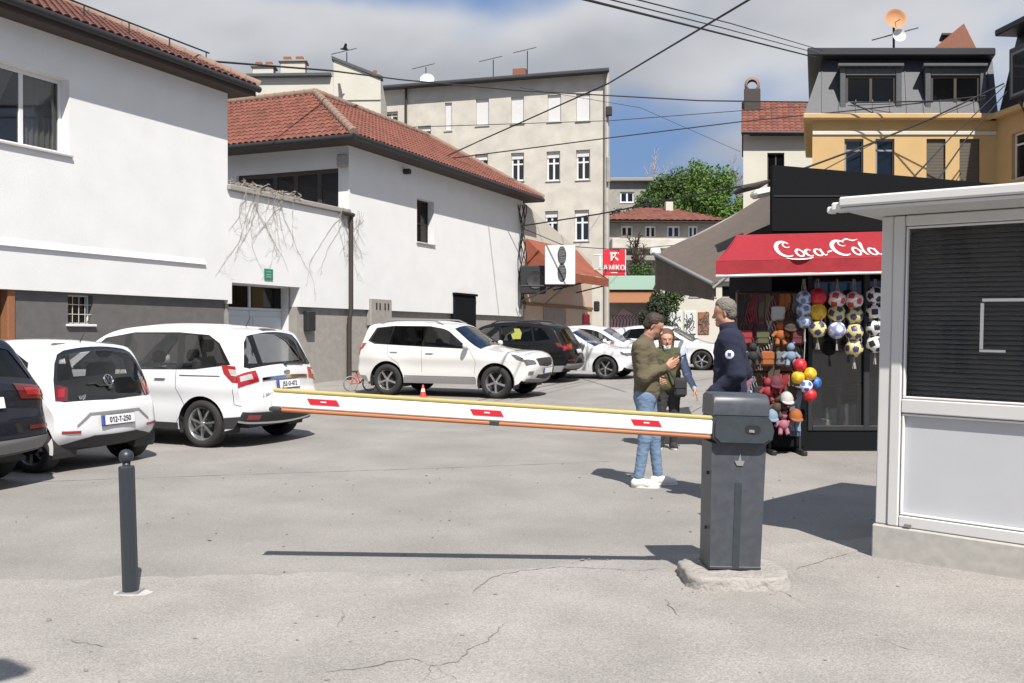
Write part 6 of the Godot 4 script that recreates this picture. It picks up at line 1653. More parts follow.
		mb = MB.new(); mb.box(Vector3(0, 0, 0.006), Vector3(0.515, 0.11, 0.008), 0.003); obj(mb, "plate_face", M.plate, fr)
		mb = MB.new(); mb.box(Vector3(-0.236, 0, 0.0075), Vector3(0.042, 0.109, 0.008), 0.003); obj(mb, "blue_band", M.plate_blue, fr)
		if pl.size() > 2:
			var tx := MeshInstance3D.new(); tx.name = "plate_number"; tx.mesh = text_mesh(pl[2], 0.088, 0.003); tx.material_override = M.ink; fr.add_child(tx); tx.position = Vector3(0.02, 0.0, 0.012); tx.scale = Vector3(0.86, 1.0, 1.0)
	if c.has("antenna"):
		mb = MB.new(); mb.tube([Vector3(c.antenna[0], c.antenna[1] - 0.03, 0), Vector3(c.antenna[0] - 0.10, c.antenna[1] + 0.13, 0)], [0.008, 0.003], 5); mb.box(Vector3(c.antenna[0] + 0.01, c.antenna[1] - 0.02, 0), Vector3(0.07, 0.03, 0.03), 0.01); obj(mb, "aerial", M.plastic, t)
	if c.has("wiper"):
		mb = MB.new(); var s0 := s_of(c, c.wiper[0], true); var pts := []
		for k in 7: pts.append(car_top(c, Vector2(s_of(c, lerpf(c.wiper[0], c.wiper[1], k / 6.0), true), lerpf(0.0, c.wiper[2], k / 6.0)), 0.02))
		mb.tube(pts, 0.011, 5); mb.box(pts[0], Vector3(0.05, 0.05, 0.06), 0.015); obj(mb, "rear_wiper", M.plastic, t)
	if c.has("rails"):
		for sg in [-1.0, 1.0]:
			mb = MB.new(); var pts := []
			for k in 9:
				var x := lerpf(c.rails[0], c.rails[1], k / 8.0); var hh := 0.0
				for e in c.P:
					if absf(e.x - x) < 0.05: hh = maxf(hh, e.y)
				pts.append(Vector3(x, hh + (0.01 if k > 0 and k < 8 else -0.05), sg * (car_hw(c, x, hh - 0.1) - 0.08)))
			mb.tube(pts, 0.018, 6); obj(mb, "roof_rail", M[c.get("rail_mat", "plastic_grey")], t)
	return t
func seat(mb: MB, p: Vector3, h: float):
	mb.box(p + Vector3(0.05, 0.07, 0), Vector3(0.5, 0.16, 0.48), 0.06)
	mb.box(p + Vector3(-0.24, 0.12 + h * 0.5, 0), Vector3(0.14, h + 0.1, 0.46), 0.06, Basis(Vector3(0, 0, 1), 0.18))
	mb.box(p + Vector3(-0.34, 0.32 + h, 0), Vector3(0.10, 0.18, 0.26), 0.045, Basis(Vector3(0, 0, 1), 0.12))
func car_wheel(c, t: Node3D, p: Vector3, sg: float):
	var w := Node3D.new(); w.name = "wheel"; t.add_child(w, true); w.position = p
	var r: float = c.r; var rr: float = r * c.get("rim", 0.68); var hw := 0.105
	var bs := Basis(Vector3(1, 0, 0), PI / 2 * sg)
	var mb := MB.new()
	mb.lathe([Vector2(rr * 0.97, -hw * 0.8), Vector2(rr, -hw * 0.95), Vector2((r + rr) * 0.5, -hw * 1.06), Vector2(r * 0.96, -hw * 0.92), Vector2(r, -hw * 0.7), Vector2(r, hw * 0.7), Vector2(r * 0.96, hw * 0.92), Vector2((r + rr) * 0.5, hw * 1.06), Vector2(rr, hw * 0.95), Vector2(rr * 0.97, hw * 0.8)], 36, Vector3.ZERO, bs); obj(mb, "tyre", M.tyre, w)
	mb = MB.new(); mb.lathe([Vector2(rr * 0.90, -hw * 0.7), Vector2(rr * 0.90, hw * 0.55), Vector2(rr * 0.985, hw * 0.88), Vector2(rr, hw * 0.93)], 36, Vector3.ZERO, bs)
	mb.lathe([Vector2(0.0, hw * 0.86), Vector2(r * 0.10, hw * 0.84), Vector2(r * 0.13, hw * 0.70), Vector2(r * 0.13, hw * 0.3)], 16, Vector3.ZERO, bs)
	var ns: int = c.get("spokes", 5); var sp: float = c.get("spoke_w", 0.22)
	for k in ns:
		var a := TAU * k / ns + 0.3; var u := Vector3(cos(a), 0, sin(a)); var v := Vector3(-sin(a), 0, cos(a))
		var tri_ := [[r * 0.09, sp * 0.55, 0.84], [rr * 0.55, sp * 0.5, 0.80], [rr * 0.96, sp * 0.62, 0.72]]
		for m in 2:
			var q = tri_[m]; var e = tri_[m + 1]
			var pt := []
			for z in [-0.25, 0.0]:
				for b in [[q, -1], [e, -1], [e, 1], [q, 1]]: pt.append(bs * (u * b[0][0] + v * b[0][1] * b[1] * rr * 0.5 + Vector3(0, hw * (b[0][2] + z), 0)))
			mb.hexa(pt)
	obj(mb, "rim", M[c.get("rim_mat", "rim")], w)
	mb = MB.new(); mb.lathe([Vector2(0.0, hw * 0.1), Vector2(rr * 0.62, hw * 0.1), Vector2(rr * 0.62, hw * 0.0), Vector2(rr * 0.92, -hw * 0.3)], 24, Vector3.ZERO, bs); obj(mb, "brake_disc", M.rim_dark, w)

func place_car(t: Node3D, at: Vector3, heading: Vector2):
	# heading: (x, depth) of the direction the car points
	var dx := Vector3(heading.x, 0, -heading.y).normalized()
	# follow the slope of the lot
	var up := Vector3(0, 1, 0)
	var s := (gh(-at.z + 1.0) - gh(-at.z - 1.0)) * 0.5
	up = Vector3(0, 1, s).normalized()
	var x := (dx - up * dx.dot(up)).normalized()
	t.transform = Transform3D(Basis(x, up, x.cross(up)), Vector3(at.x, gh(-at.z), at.z))

func build_cars():
	# ---- small white hatchback with black tailgate, seen from behind
	var up := {"L": 3.56, "W": 1.64, "H": 1.50, "r": 0.295, "xf": 1.17, "xr": -1.25, "sill": 0.21, "belt": 0.96, "tumble": 0.30, "paint": "paint_white", "seat": 0.0, "dash": 0.75, "mirror": [0.72, 0.98], "pr": 0.07, "crown": 0.10,
		"prof": v2([[1.66, 0.24], [1.76, 0.42], [1.74, 0.66], [1.60, 0.80], [1.0, 0.98], [0.25, 1.43], [-0.35, 1.50], [-0.95, 1.49], [-1.38, 1.44], [-1.46, 1.38], [-1.60, 1.06], [-1.67, 0.84], [-1.735, 0.72], [-1.76, 0.56], [-1.755, 0.40], [-1.66, 0.26]]),
		"side_glass": [[[-0.20, 0.99], [0.62, 0.96], [0.12, 1.36], [-0.20, 1.385]], [[-1.18, 1.06], [-0.28, 1.0], [-0.28, 1.385], [-0.9, 1.37], [-1.16, 1.24]]],
		"windshield": [[1.00, 0.85], [1.40, 0.78]], "rear_glass": [[1.375, 0.70], [1.31, 0.82], [1.08, 0.86]],
		"patches": [["tailgate_panel", "gloss_black", "mid", [[1.415, 0.66], [1.385, 0.80], [1.30, 0.87], [1.10, 0.91], [0.86, 0.92], [0.815, 0.80], [0.805, 0.0]], 0.003, true, true],
			["taillight", "lamp_dark_red", "rear", [[1.00, 0.72], [1.05, 0.90], [0.86, 0.92], [0.83, 0.76]], 0.010], ["taillight_insert", "lamp_red", "rear", [[0.985, 0.77], [1.0, 0.88], [0.90, 0.89], [0.89, 0.80]], 0.014],
			["rear_diffuser", "plastic", "mid", [[0.40, 0.0], [0.40, 0.42], [0.33, 0.70], [0.27, 0.98]], 0.004, true],
			["bumper_trim", "plastic_grey", "mid", [[0.66, 0.0], [0.66, 0.50], [0.53, 0.72], [0.51, 0.72], [0.635, 0.48], [0.64, 0.0]], 0.004, true],
			["reflector", "lamp_red", "rear", [[0.475, 0.66], [0.475, 0.94], [0.44, 0.94], [0.44, 0.66]], 0.006], ["headlight", "lamp_clear", "front", [[0.62, 0.55], [0.76, 0.6], [0.78, 0.92], [0.62, 0.94]], 0.006]],
		"seams": [[[-0.24, 0.3], [-0.24, 0.98]], [[0.72, 0.32], [0.68, 0.95]], [[-0.24, 0.3], [0.72, 0.32]]],
		"handles": [[-0.12, 0.86]], "plates": [["rear", 0.565, "012-T-250"]], "antenna": [-1.18, 1.475], "wiper": [0.93, 1.0, -0.4], "spokes": 7, "spoke_w": 0.16}
	# the black panel lies under the glass, so leave the glass opening in it
	var u := make_car(up, "hatchback", "small white hatchback with glossy black tailgate parked nose to the wall")
	badge(up, u)
	place_car(u, Vector3(-6.27, 0, -12.40), Vector2(-0.93, 0.37))
	# ---- white people carrier
	var cm := {"L": 4.50, "W": 1.83, "H": 1.68, "r": 0.325, "xf": 1.34, "xr": -1.42, "sill": 0.24, "belt": 1.02, "tumble": 0.33, "paint": "paint_white", "seat": 0.15, "dash": 1.05, "mirror": [0.95, 1.05], "pr": 0.10, "crown": 0.12, "flare": 0.02,
		"prof": v2([[2.12, 0.26], [2.23, 0.45], [2.2, 0.7], [2.02, 0.86], [1.38, 1.06], [0.52, 1.58], [-0.1, 1.68], [-0.9, 1.68], [-1.6, 1.635], [-1.88, 1.585], [-1.94, 1.52], [-2.13, 1.10], [-2.17, 0.98], [-2.185, 0.80], [-2.24, 0.68], [-2.25, 0.48], [-2.15, 0.30]]),
		"dlo": [[-1.86, 1.13], [-1.30, 1.06], [0.98, 1.02], [0.42, 1.48], [-0.1, 1.56], [-0.9, 1.565], [-1.42, 1.53], [-1.62, 1.42]],
		"side_glass": [[[0.06, 1.05], [0.92, 1.035], [0.40, 1.47], [0.06, 1.54]], [[-0.98, 1.065], [-0.04, 1.055], [-0.04, 1.545], [-0.88, 1.55]], [[-1.78, 1.135], [-1.08, 1.075], [-1.0, 1.54], [-1.40, 1.515], [-1.58, 1.41]]],
		"windshield": [[1.08, 0.86], [1.55, 0.80]], "rear_glass": [[1.555, 0.70], [1.50, 0.80], [1.14, 0.90], [1.115, 0.80], [1.105, 0.0]],
		"patches": [["taillight", "lamp_red", "side", [[-2.25, 1.09], [-1.72, 1.13], [-1.78, 1.02], [-1.92, 0.90], [-2.25, 0.88]], 0.008], ["taillight_lens", "lamp_clear", "side", [[-2.2, 1.055], [-1.84, 1.075], [-1.90, 0.99], [-2.2, 0.965]], 0.012],
			["taillight", "lamp_red", "rear", [[1.075, 0.70], [1.10, 1.0], [0.90, 1.0], [0.93, 0.66]], 0.008], ["taillight_lens", "lamp_clear", "rear", [[1.045, 0.80], [1.06, 0.98], [0.965, 0.98], [0.97, 0.78]], 0.012],
			["brake_light", "lamp_dark_red", "mid", [[1.605, 0.0], [1.605, 0.22], [1.59, 0.22], [1.59, 0.0]], 0.012, true],
			["chrome_strip", "chrome", "mid", [[0.955, 0.0], [0.955, 0.60], [0.935, 0.60], [0.935, 0.0]], 0.012, true],
			["bumper_lower", "plastic", "mid", [[0.47, 0.0], [0.47, 1.0], [0.33, 1.0], [0.33, 0.0]], 0.008, true], ["bumper_lower", "plastic", "side", [[-2.25, 0.46], [-1.80, 0.42], [-1.76, 0.27], [-2.25, 0.29]], 0.006],
			["reflector", "lamp_red", "rear", [[0.44, 0.70], [0.44, 0.93], [0.385, 0.93], [0.385, 0.70]], 0.013], ["bumper_step", "plastic", "mid", [[0.69, 0.0], [0.69, 0.62], [0.67, 0.62], [0.67, 0.0]], 0.004, true],
			["sill_trim", "plastic", "side", [[-1.03, 0.33], [0.95, 0.33], [0.95, 0.24], [-1.03, 0.24]], 0.006], ["slide_rail", "seam", "side", [[-1.72, 0.985], [-1.05, 0.985], [-1.05, 0.972], [-1.72, 0.972]], 0.004],
			["headlight", "lamp_clear", "side", [[2.2, 0.66], [2.2, 0.84], [1.72, 0.93], [1.85, 0.74]], 0.006]],
		"seams": [[[0.02, 0.34], [0.02, 1.04]], [[-0.98, 1.05], [-1.0, 0.80], [-1.16, 0.55], [-1.0, 0.34]], [[0.98, 0.36], [1.0, 0.7], [0.94, 1.02]], [[-1.92, 0.88], [-1.94, 0.60], [-2.05, 0.58]], [[1.78, 0.74], [1.7, 0.62]]],
		"handles": [[0.16, 0.93], [-0.72, 0.94]], "plates": [["rear", 0.83, "J52-O-472"]], "antenna": [-1.45, 1.655], "wiper": [1.11, 1.14, 0.62], "spokes": 7, "spoke_w": 0.20, "rim": 0.70}
	var cmx := make_car(cm, "people_carrier", "white people carrier with large red and clear tail lights beside the hatchback")
	var mb := MB.new(); mb.lathe([Vector2(0, 0.006), Vector2(0.052, 0.005), Vector2(0.058, 0.0)], 20, car_top(cm, Vector2(s_of(cm, 1.015, true), 0), 0.004), Basis(Vector3(0, 0, 1), PI / 2) * Basis(Vector3(0.55, 0, 0), Vector3(0, 1, 0), Vector3(0, 0, 1.3))); obj(mb, "emblem", M.chrome, cmx)
	var tx := MeshInstance3D.new(); tx.name = "model_lettering"; tx.mesh = text_mesh("C-MAX", 0.075, 0.004); tx.material_override = M.chrome; cmx.add_child(tx)
	tx.transform = Transform3D(Basis(Vector3(0, 0, 1), UP, Vector3(-1, 0, 0)), car_top(cm, Vector2(s_of(cm, 0.735, true), -0.55), 0.01)); tx.transform.basis = Basis(Vector3(0, 0, 1), 0.0) * tx.transform.basis
	place_car(cmx, Vector3(-5.16, 0, -14.95), Vector2(-0.93, 0.40))
	# ---- pearl white off-roader, side on
	var rv := {"L": 4.50, "W": 1.82, "H": 1.69, "r": 0.355, "xf": 1.37, "xr": -1.30, "sill": 0.30, "belt": 1.07, "tumble": 0.36, "paint": "paint_pearl", "seat": 0.10, "dash": 0.95, "mirror": [0.70, 1.10], "pf": 0.20, "pr": 0.09, "crown": 0.13, "flare": 0.035, "gap": 0.075, "tint_from": 1,
		"prof": v2([[2.12, 0.34], [2.22, 0.50], [2.245, 0.72], [2.16, 0.92], [1.95, 1.02], [1.02, 1.13], [0.22, 1.60], [-0.3, 1.69], [-1.3, 1.69], [-1.90, 1.635], [-2.0, 1.58], [-2.17, 1.12], [-2.20, 1.0], [-2.225, 0.78], [-2.25, 0.62], [-2.23, 0.45], [-2.12, 0.36]]),
		"side_glass": [[[-0.38, 1.13], [0.66, 1.09], [0.10, 1.50], [-0.32, 1.56]], [[-1.28, 1.16], [-0.44, 1.135], [-0.38, 1.565], [-1.18, 1.565]], [[-1.78, 1.24], [-1.62, 1.19], [-1.33, 1.165], [-1.23, 1.56], [-1.62, 1.52]]],
		"dlo": [[-1.84, 1.235], [-1.66, 1.165], [-0.4, 1.115], [0.74, 1.075], [0.14, 1.505], [-0.3, 1.575], [-1.2, 1.58], [-1.66, 1.535]],
		"windshield": [[1.15, 0.88], [1.57, 0.80]], "rear_glass": [[1.53, 0.78], [1.15, 0.86]],
		"patches": [["headlight", "lamp_smoke", "side", [[2.25, 0.80], [2.12, 0.90], [1.78, 0.99], [1.70, 0.985], [1.85, 0.86], [2.2, 0.76]], 0.008], ["headlight", "lamp_smoke", "front", [[0.76, 0.66], [0.78, 1.0], [0.92, 1.0], [0.86, 0.7]], 0.010], ["grille", "plastic", "mid", [[0.88, 0.0], [0.88, 0.58], [0.72, 0.52], [0.70, 0.0]], 0.006, false], ["grille_bar", "chrome", "mid", [[0.815, 0.0], [0.815, 0.54], [0.795, 0.54], [0.795, 0.0]], 0.014, false], ["air_intake", "plastic", "mid", [[0.53, 0.0], [0.53, 0.55], [0.43, 0.60], [0.42, 0.0]], 0.006, false],
			["fog_lamp", "lamp_smoke", "front", [[0.62, 0.80], [0.62, 0.97], [0.52, 0.97], [0.52, 0.80]], 0.010], ["bumper_lower", "plastic_grey", "mid", [[0.40, 0.0], [0.40, 0.95], [0.35, 0.95], [0.35, 0.0]], 0.006, false],
			["sill_trim", "plastic_grey", "side", [[-0.86, 0.44], [0.92, 0.44], [0.92, 0.30], [-0.86, 0.30]], 0.012], ["side_molding", "paint_pearl", "side", [[-0.84, 0.56], [0.90, 0.54], [0.90, 0.47], [-0.84, 0.47]], 0.016],
			["taillight", "lamp_red", "side", [[-2.25, 1.16], [-1.86, 1.19], [-1.95, 1.06], [-2.25, 0.98]], 0.008], ["taillight", "lamp_red", "rear", [[1.16, 0.72], [1.18, 1.0], [0.98, 1.0], [0.98, 0.76]], 0.008], ["bumper_rear", "plastic_grey", "side", [[-2.25, 0.46], [-1.85, 0.44], [-1.80, 0.33], [-2.25, 0.35]], 0.006]],
		"seams": [[[-0.42, 0.46], [-0.42, 1.12]], [[-1.30, 1.15], [-1.28, 0.92], [-1.02, 0.74], [-0.88, 0.46]], [[0.86, 0.46], [0.90, 0.8], [0.74, 1.08]], [[1.02, 1.05], [1.5, 0.98]]],
		"handles": [[-0.22, 0.98], [-1.12, 1.0]], "plates": [["front", 0.60]], "spokes": 5, "spoke_w": 0.34, "rim": 0.66, "rails": [-1.6, 0.0]}
	var rt := make_car(rv, "off_roader", "pearl white off-roader parked side on along the white house wall")
	var rr := gp(385, 391); place_car(rt, Vector3(-1.30, 0, -23.1), Vector2(0.93, -0.37))
	# ---- dark estate at the left edge, only its rear corner in view
	var dk := {"L": 4.70, "W": 1.90, "H": 1.66, "r": 0.36, "xf": 1.42, "xr": -1.40, "sill": 0.27, "belt": 1.05, "tumble": 0.36, "paint": "paint_navy", "seat": 0.15, "dash": 1.0, "mirror": [0.8, 1.08], "pr": 0.10, "crown": 0.12, "flare": 0.025, "tint_from": 1,
		"prof": v2([[2.2, 0.30], [2.33, 0.48], [2.31, 0.76], [2.12, 0.94], [1.12, 1.10], [0.30, 1.56], [-0.3, 1.66], [-1.2, 1.64], [-1.80, 1.56], [-1.92, 1.50], [-2.18, 1.12], [-2.24, 1.02], [-2.28, 0.84], [-2.34, 0.70], [-2.35, 0.48], [-2.25, 0.34]]),
		"side_glass": [[[-0.30, 1.10], [0.72, 1.07], [0.18, 1.46], [-0.26, 1.52]], [[-1.25, 1.12], [-0.36, 1.105], [-0.32, 1.525], [-1.15, 1.51]], [[-1.72, 1.18], [-1.31, 1.125], [-1.21, 1.50], [-1.5, 1.46]]],
		"windshield": [[1.12, 0.88], [1.53, 0.80]], "rear_glass": [[1.46, 0.78], [1.14, 0.86]],
		"patches": [["taillight", "lamp_dark_red", "rear", [[1.06, 0.50], [1.08, 1.0], [0.92, 1.0], [0.94, 0.56]], 0.010], ["taillight_insert", "lamp_red", "rear", [[1.03, 0.64], [1.045, 0.98], [0.96, 0.98], [0.965, 0.66]], 0.014], ["taillight", "lamp_dark_red", "side", [[-2.3, 1.07], [-1.86, 1.09], [-1.95, 0.98], [-2.3, 0.92]], 0.010], ["taillight_insert", "lamp_red", "side", [[-2.3, 1.04], [-2.0, 1.05], [-2.05, 0.98], [-2.3, 0.96]], 0.014],
			["reflector", "lamp_dark_red", "rear", [[0.66, 0.62], [0.66, 0.98], [0.60, 0.98], [0.60, 0.62]], 0.010], ["bumper_guard", "plastic_grey", "mid", [[0.50, 0.0], [0.50, 1.0], [0.36, 1.0], [0.36, 0.0]], 0.010, true], ["bumper_guard", "plastic_grey", "side", [[-2.35, 0.49], [-1.85, 0.47], [-1.82, 0.30], [-2.35, 0.34]], 0.010]],
		"seams": [[[-0.34, 0.4], [-0.34, 1.1]]], "handles": [[-0.2, 0.97]], "plates": [["rear", 0.86, "E71-K-309"]], "spokes": 5, "spoke_w": 0.3, "rim_mat": "rim_dark"}
	var dt := make_car(dk, "dark_estate", "dark navy car with red tail light beside the small white hatchback")
	place_car(dt, Vector3(-7.22, 0, -10.42), Vector2(-0.93, 0.36))
	# ---- black off-roader behind the pearl one
	var bk := dk.duplicate(true); bk.paint = "paint_black"; bk.H = 1.70; bk.L = 4.55; bk.erase("plates"); bk.plates = [["rear", 0.84]]; bk.rails = [-1.5, 0.0]; bk.rail_mat = "plastic"; bk.rim_mat = "rim"
	var bt := make_car(bk, "black_off_roader", "black off-roader with a yellow sticker parked between two white cars")
	place_car(bt, Vector3(-0.35, 0, -28.1), Vector2(-0.95, 0.31))
	mb = MB.new(); var pts := [Vector2(-0.9, 1.18), Vector2(-0.68, 1.18), Vector2(-0.62, 1.30), Vector2(-0.72, 1.36), Vector2(-0.68, 1.46), Vector2(-0.84, 1.46), Vector2(-0.92, 1.34)]
	obj(mirrored(car_mesh(bk, true, PackedVector2Array(pts), [], 0.004)), "window_sticker", M.hi_vis, bt)
	# ---- white hatchbacks parked nose out, further back
	var sk := {"L": 4.36, "W": 1.79, "H": 1.48, "r": 0.33, "xf": 1.33, "xr": -1.32, "sill": 0.24, "belt": 0.95, "tumble": 0.34, "paint": "paint_white", "seat": 0.05, "dash": 0.95, "mirror": [0.72, 0.98], "pf": 0.20, "crown": 0.14, "tint_from": 1,
		"prof": v2([[2.05, 0.27], [2.15, 0.45], [2.16, 0.64], [2.05, 0.78], [1.85, 0.86], [1.05, 0.99], [0.20, 1.40], [-0.35, 1.48], [-1.1, 1.46], [-1.75, 1.36], [-1.9, 1.26], [-2.08, 1.0], [-2.14, 0.86], [-2.17, 0.66], [-2.16, 0.48], [-2.05, 0.30]]),
		"dlo": [[-1.52, 1.06], [-0.4, 0.99], [0.70, 0.965], [0.10, 1.33], [-0.4, 1.38], [-1.15, 1.36]],
		"side_glass": [[[-0.36, 1.01], [0.62, 0.98], [0.08, 1.315], [-0.36, 1.365]], [[-1.20, 1.05], [-0.43, 1.01], [-0.43, 1.37], [-1.1, 1.35]]],
		"windshield": [[1.01, 0.88], [1.375, 0.80]], "rear_glass": [[1.30, 0.78], [1.02, 0.84]],
		"patches": [["headlight", "lamp_smoke", "front", [[0.68, 0.56], [0.76, 0.58], [0.80, 1.0], [0.68, 1.0]], 0.010], ["headlight", "lamp_smoke", "side", [[2.1, 0.66], [2.1, 0.80], [1.72, 0.86], [1.80, 0.72]], 0.008], ["grille", "plastic", "mid", [[0.76, 0.0], [0.76, 0.50], [0.62, 0.46], [0.60, 0.0]], 0.006, false], ["grille_trim", "chrome", "mid", [[0.775, 0.0], [0.775, 0.52], [0.762, 0.52], [0.762, 0.0]], 0.012, false], ["air_intake", "plastic", "mid", [[0.46, 0.0], [0.46, 0.70], [0.36, 0.80], [0.34, 0.0]], 0.006, false], ["taillight", "lamp_red", "rear", [[0.98, 0.6], [0.98, 1.0], [0.80, 1.0], [0.80, 0.7]], 0.008]],
		"seams": [[[-0.40, 0.32], [-0.40, 1.0]], [[0.84, 0.34], [0.86, 0.7], [0.70, 0.96]], [[-1.22, 1.04], [-1.15, 0.8], [-0.9, 0.34]]],
		"handles": [[-0.2, 0.87], [-1.06, 0.89]], "plates": [["front", 0.53]], "spokes": 5, "spoke_w": 0.3}
	var s1 := make_car(sk, "white_hatchback", "white hatchback nose out beside the black off-roader")
	place_car(s1, Vector3(1.75, 0, -29.6), Vector2(0.92, -0.39))
	var labels := ["white hatchback second in the row beyond the black off-roader", "white hatchback nose out behind the woman in the green vest"]
	var spots := [Vector3(3.0, 0, -33.6), Vector3(5.35, 0, -34.2)]
	for i in 2:
		var k := s1.duplicate(); k.name = numbered("white_hatchback"); add_child(k); place_car(k, spots[i], Vector2(0.92, -0.39)); tag(k, labels[i], "car", "white hatchbacks parked nose out"); 
	tag(s1, "", "", "white hatchbacks parked nose out")
func badge(c: Dictionary, t: Node3D):
	# round emblem on the tailgate: a ring with two stacked letter strokes
	var s := s_of(c, 1.005, true); var p := car_top(c, Vector2(s, 0), 0.006); var a := car_top(c, Vector2(s - 0.04, 0), 0.006); var b := car_top(c, Vector2(s + 0.04, 0), 0.006)
	var y := (a - b).normalized(); var x := Vector3(0, 0, 1); var z := x.cross(y)
	if z.x > 0:
		z = -z; x = -x
	var o := Node3D.new(); o.name = "emblem"; t.add_child(o); o.transform = Transform3D(Basis(x, y, z), p)
	var mb := MB.new(); var ring := []
	for k in 33: ring.append(Vector3(0.066 * cos(TAU * k / 32.0), 0.066 * sin(TAU * k / 32.0), 0.006))
	mb.tube(ring, 0.006, 6, false); obj(mb, "ring", M.chrome, o)
	mb = MB.new()
	for st in [[[-0.026, 0.058], [0.0, 0.004], [0.026, 0.058]], [[-0.055, 0.03], [-0.024, -0.056], [0.0, -0.006], [0.024, -0.056], [0.055, 0.03]]]:
		var q := []
		for e in st: q.append(Vector3(e[0], e[1], 0.007))
		mb.tube(q, 0.0055, 5)
	obj(mb, "letters", M.chrome, o)
	var tx := MeshInstance3D.new(); tx.name = "model_lettering"; tx.mesh = text_mesh("up!", 0.075, 0.004); tx.material_override = M.chrome; t.add_child(tx)
	var pp := car_top(c, Vector2(s_of(c, 0.87, true), -0.52), 0.008); tx.transform = Transform3D(Basis(x, y, z), pp)

# ------------------------------------------------------------------ people: x forward, y up, z to their right
func sdf_mesh(bones: Array, cell: float, k := 0.04, amp := 0.0, freq := 9.0, seed_ := 1) -> ArrayMesh:
	# bones: [a, b, ra, rb, (own blend)]; one smooth surface round all of them (surface nets)
	var lo := Vector3(9, 9, 9); var hi := -lo
	for b in bones:
		var r: float = maxf(b[2], b[3]) + cell * 3.0 + amp
		for p in [b[0], b[1]]:
			lo = lo.min(p - Vector3.ONE * r); hi = hi.max(p + Vector3.ONE * r)
	var nx := int((hi.x - lo.x) / cell) + 2; var ny := int((hi.y - lo.y) / cell) + 2; var nz := int((hi.z - lo.z) / cell) + 2
	var f := PackedFloat32Array(); f.resize(nx * ny * nz); f.fill(1.0)
	for b in bones:
		var a: Vector3 = b[0]; var e: Vector3 = b[1]; var ra: float = b[2]; var rb: float = b[3]; var kk: float = b[4] if b.size() > 4 else k
		var m := maxf(ra, rb) + kk + cell * 2.5
		var l := a.min(e) - Vector3.ONE * m; var h := a.max(e) + Vector3.ONE * m
		var x0 := maxi(0, int((l.x - lo.x) / cell)); var x1 := mini(nx - 1, int((h.x - lo.x) / cell) + 1)
		var y0 := maxi(0, int((l.y - lo.y) / cell)); var y1 := mini(ny - 1, int((h.y - lo.y) / cell) + 1)
		var z0 := maxi(0, int((l.z - lo.z) / cell)); var z1 := mini(nz - 1, int((h.z - lo.z) / cell) + 1)
		var d := e - a; var dd := maxf(d.length_squared(), 1e-9)
		for z in range(z0, z1 + 1):
			for y in range(y0, y1 + 1):
				var base := (z * ny + y) * nx
				for x in range(x0, x1 + 1):
					var p := Vector3(lo.x + x * cell, lo.y + y * cell, lo.z + z * cell) - a
					var t := clampf(p.dot(d) / dd, 0.0, 1.0)
					var v := (p - d * t).length() - (ra + (rb - ra) * t)
					var o := f[base + x]
					var g := kk - absf(v - o)
					f[base + x] = minf(v, o) if g <= 0.0 else minf(v, o) - g * g * 0.25 / kk
	if amp > 0.0:
		var n := FastNoiseLite.new(); n.seed = seed_; n.frequency = freq; n.fractal_octaves = 2
		for z in nz:
			for y in ny:
				for x in nx:
					var i := (z * ny + y) * nx + x
					if absf(f[i]) < cell * 3.0 + amp * 2.0: f[i] += amp * n.get_noise_3d(lo.x + x * cell, (lo.y + y * cell) * 1.8, lo.z + z * cell)
	var st := SurfaceTool.new(); st.begin(Mesh.PRIMITIVE_TRIANGLES)
	var id := {}; var count := 0
	var sy := nx; var sz := nx * ny
	var co := [0, 1, sy, sy + 1, sz, sz + 1, sz + sy, sz + sy + 1]
	for z in nz - 1:
		for y in ny - 1:
			var row := (z * ny + y) * nx
			for x in nx - 1:
				var i := row + x
				var v0 := f[i]
				if v0 > cell * 2.0 or v0 < -cell * 2.0: continue
				var s := 0
				for c in co:
					if f[i + c] < 0.0: s += 1
				if s == 0 or s == 8: continue
				var acc := Vector3.ZERO; var n := 0
				for q in [[0, 1], [2, 3], [4, 5], [6, 7], [0, 2], [1, 3], [4, 6], [5, 7], [0, 4], [1, 5], [2, 6], [3, 7]]:
					var a := f[i + co[q[0]]]; var b := f[i + co[q[1]]]
					if (a < 0.0) != (b < 0.0):
						var t := a / (a - b); var A := Vector3(q[0] & 1, (q[0] >> 1) & 1, q[0] >> 2); var B := Vector3(q[1] & 1, (q[1] >> 1) & 1, q[1] >> 2)
						acc += A.lerp(B, t); n += 1
				var gx := f[i + 1] + f[i + sy + 1] + f[i + sz + 1] + f[i + sz + sy + 1] - f[i] - f[i + sy] - f[i + sz] - f[i + sz + sy]
				var gy := f[i + sy] + f[i + sy + 1] + f[i + sz + sy] + f[i + sz + sy + 1] - f[i] - f[i + 1] - f[i + sz] - f[i + sz + 1]
				var gz := f[i + sz] + f[i + sz + 1] + f[i + sz + sy] + f[i + sz + sy + 1] - f[i] - f[i + 1] - f[i + sy] - f[i + sy + 1]
				st.set_normal(Vector3(gx, gy, gz).normalized())
				st.add_vertex(lo + (Vector3(x, y, z) + acc / n) * cell)
				id[i] = count; count += 1
	for i in id:
		var v := f[i]
		for ax in [[1, sy, sz], [sy, sz, 1], [sz, 1, sy]]:
			var w: float = f[i + ax[0]]
			if (v < 0.0) == (w < 0.0): continue
			var q := [i, i - ax[1], i - ax[1] - ax[2], i - ax[2]]
			var ok := true
			for e in q:
				if not id.has(e): ok = false
			if not ok: continue
			var r := [id[q[0]], id[q[1]], id[q[2]], id[q[3]]]
			if v < 0.0: r = [r[0], r[3], r[2], r[1]]
			for e in [0, 1, 2, 0, 2, 3]: st.add_index(r[e])
	return st.commit()

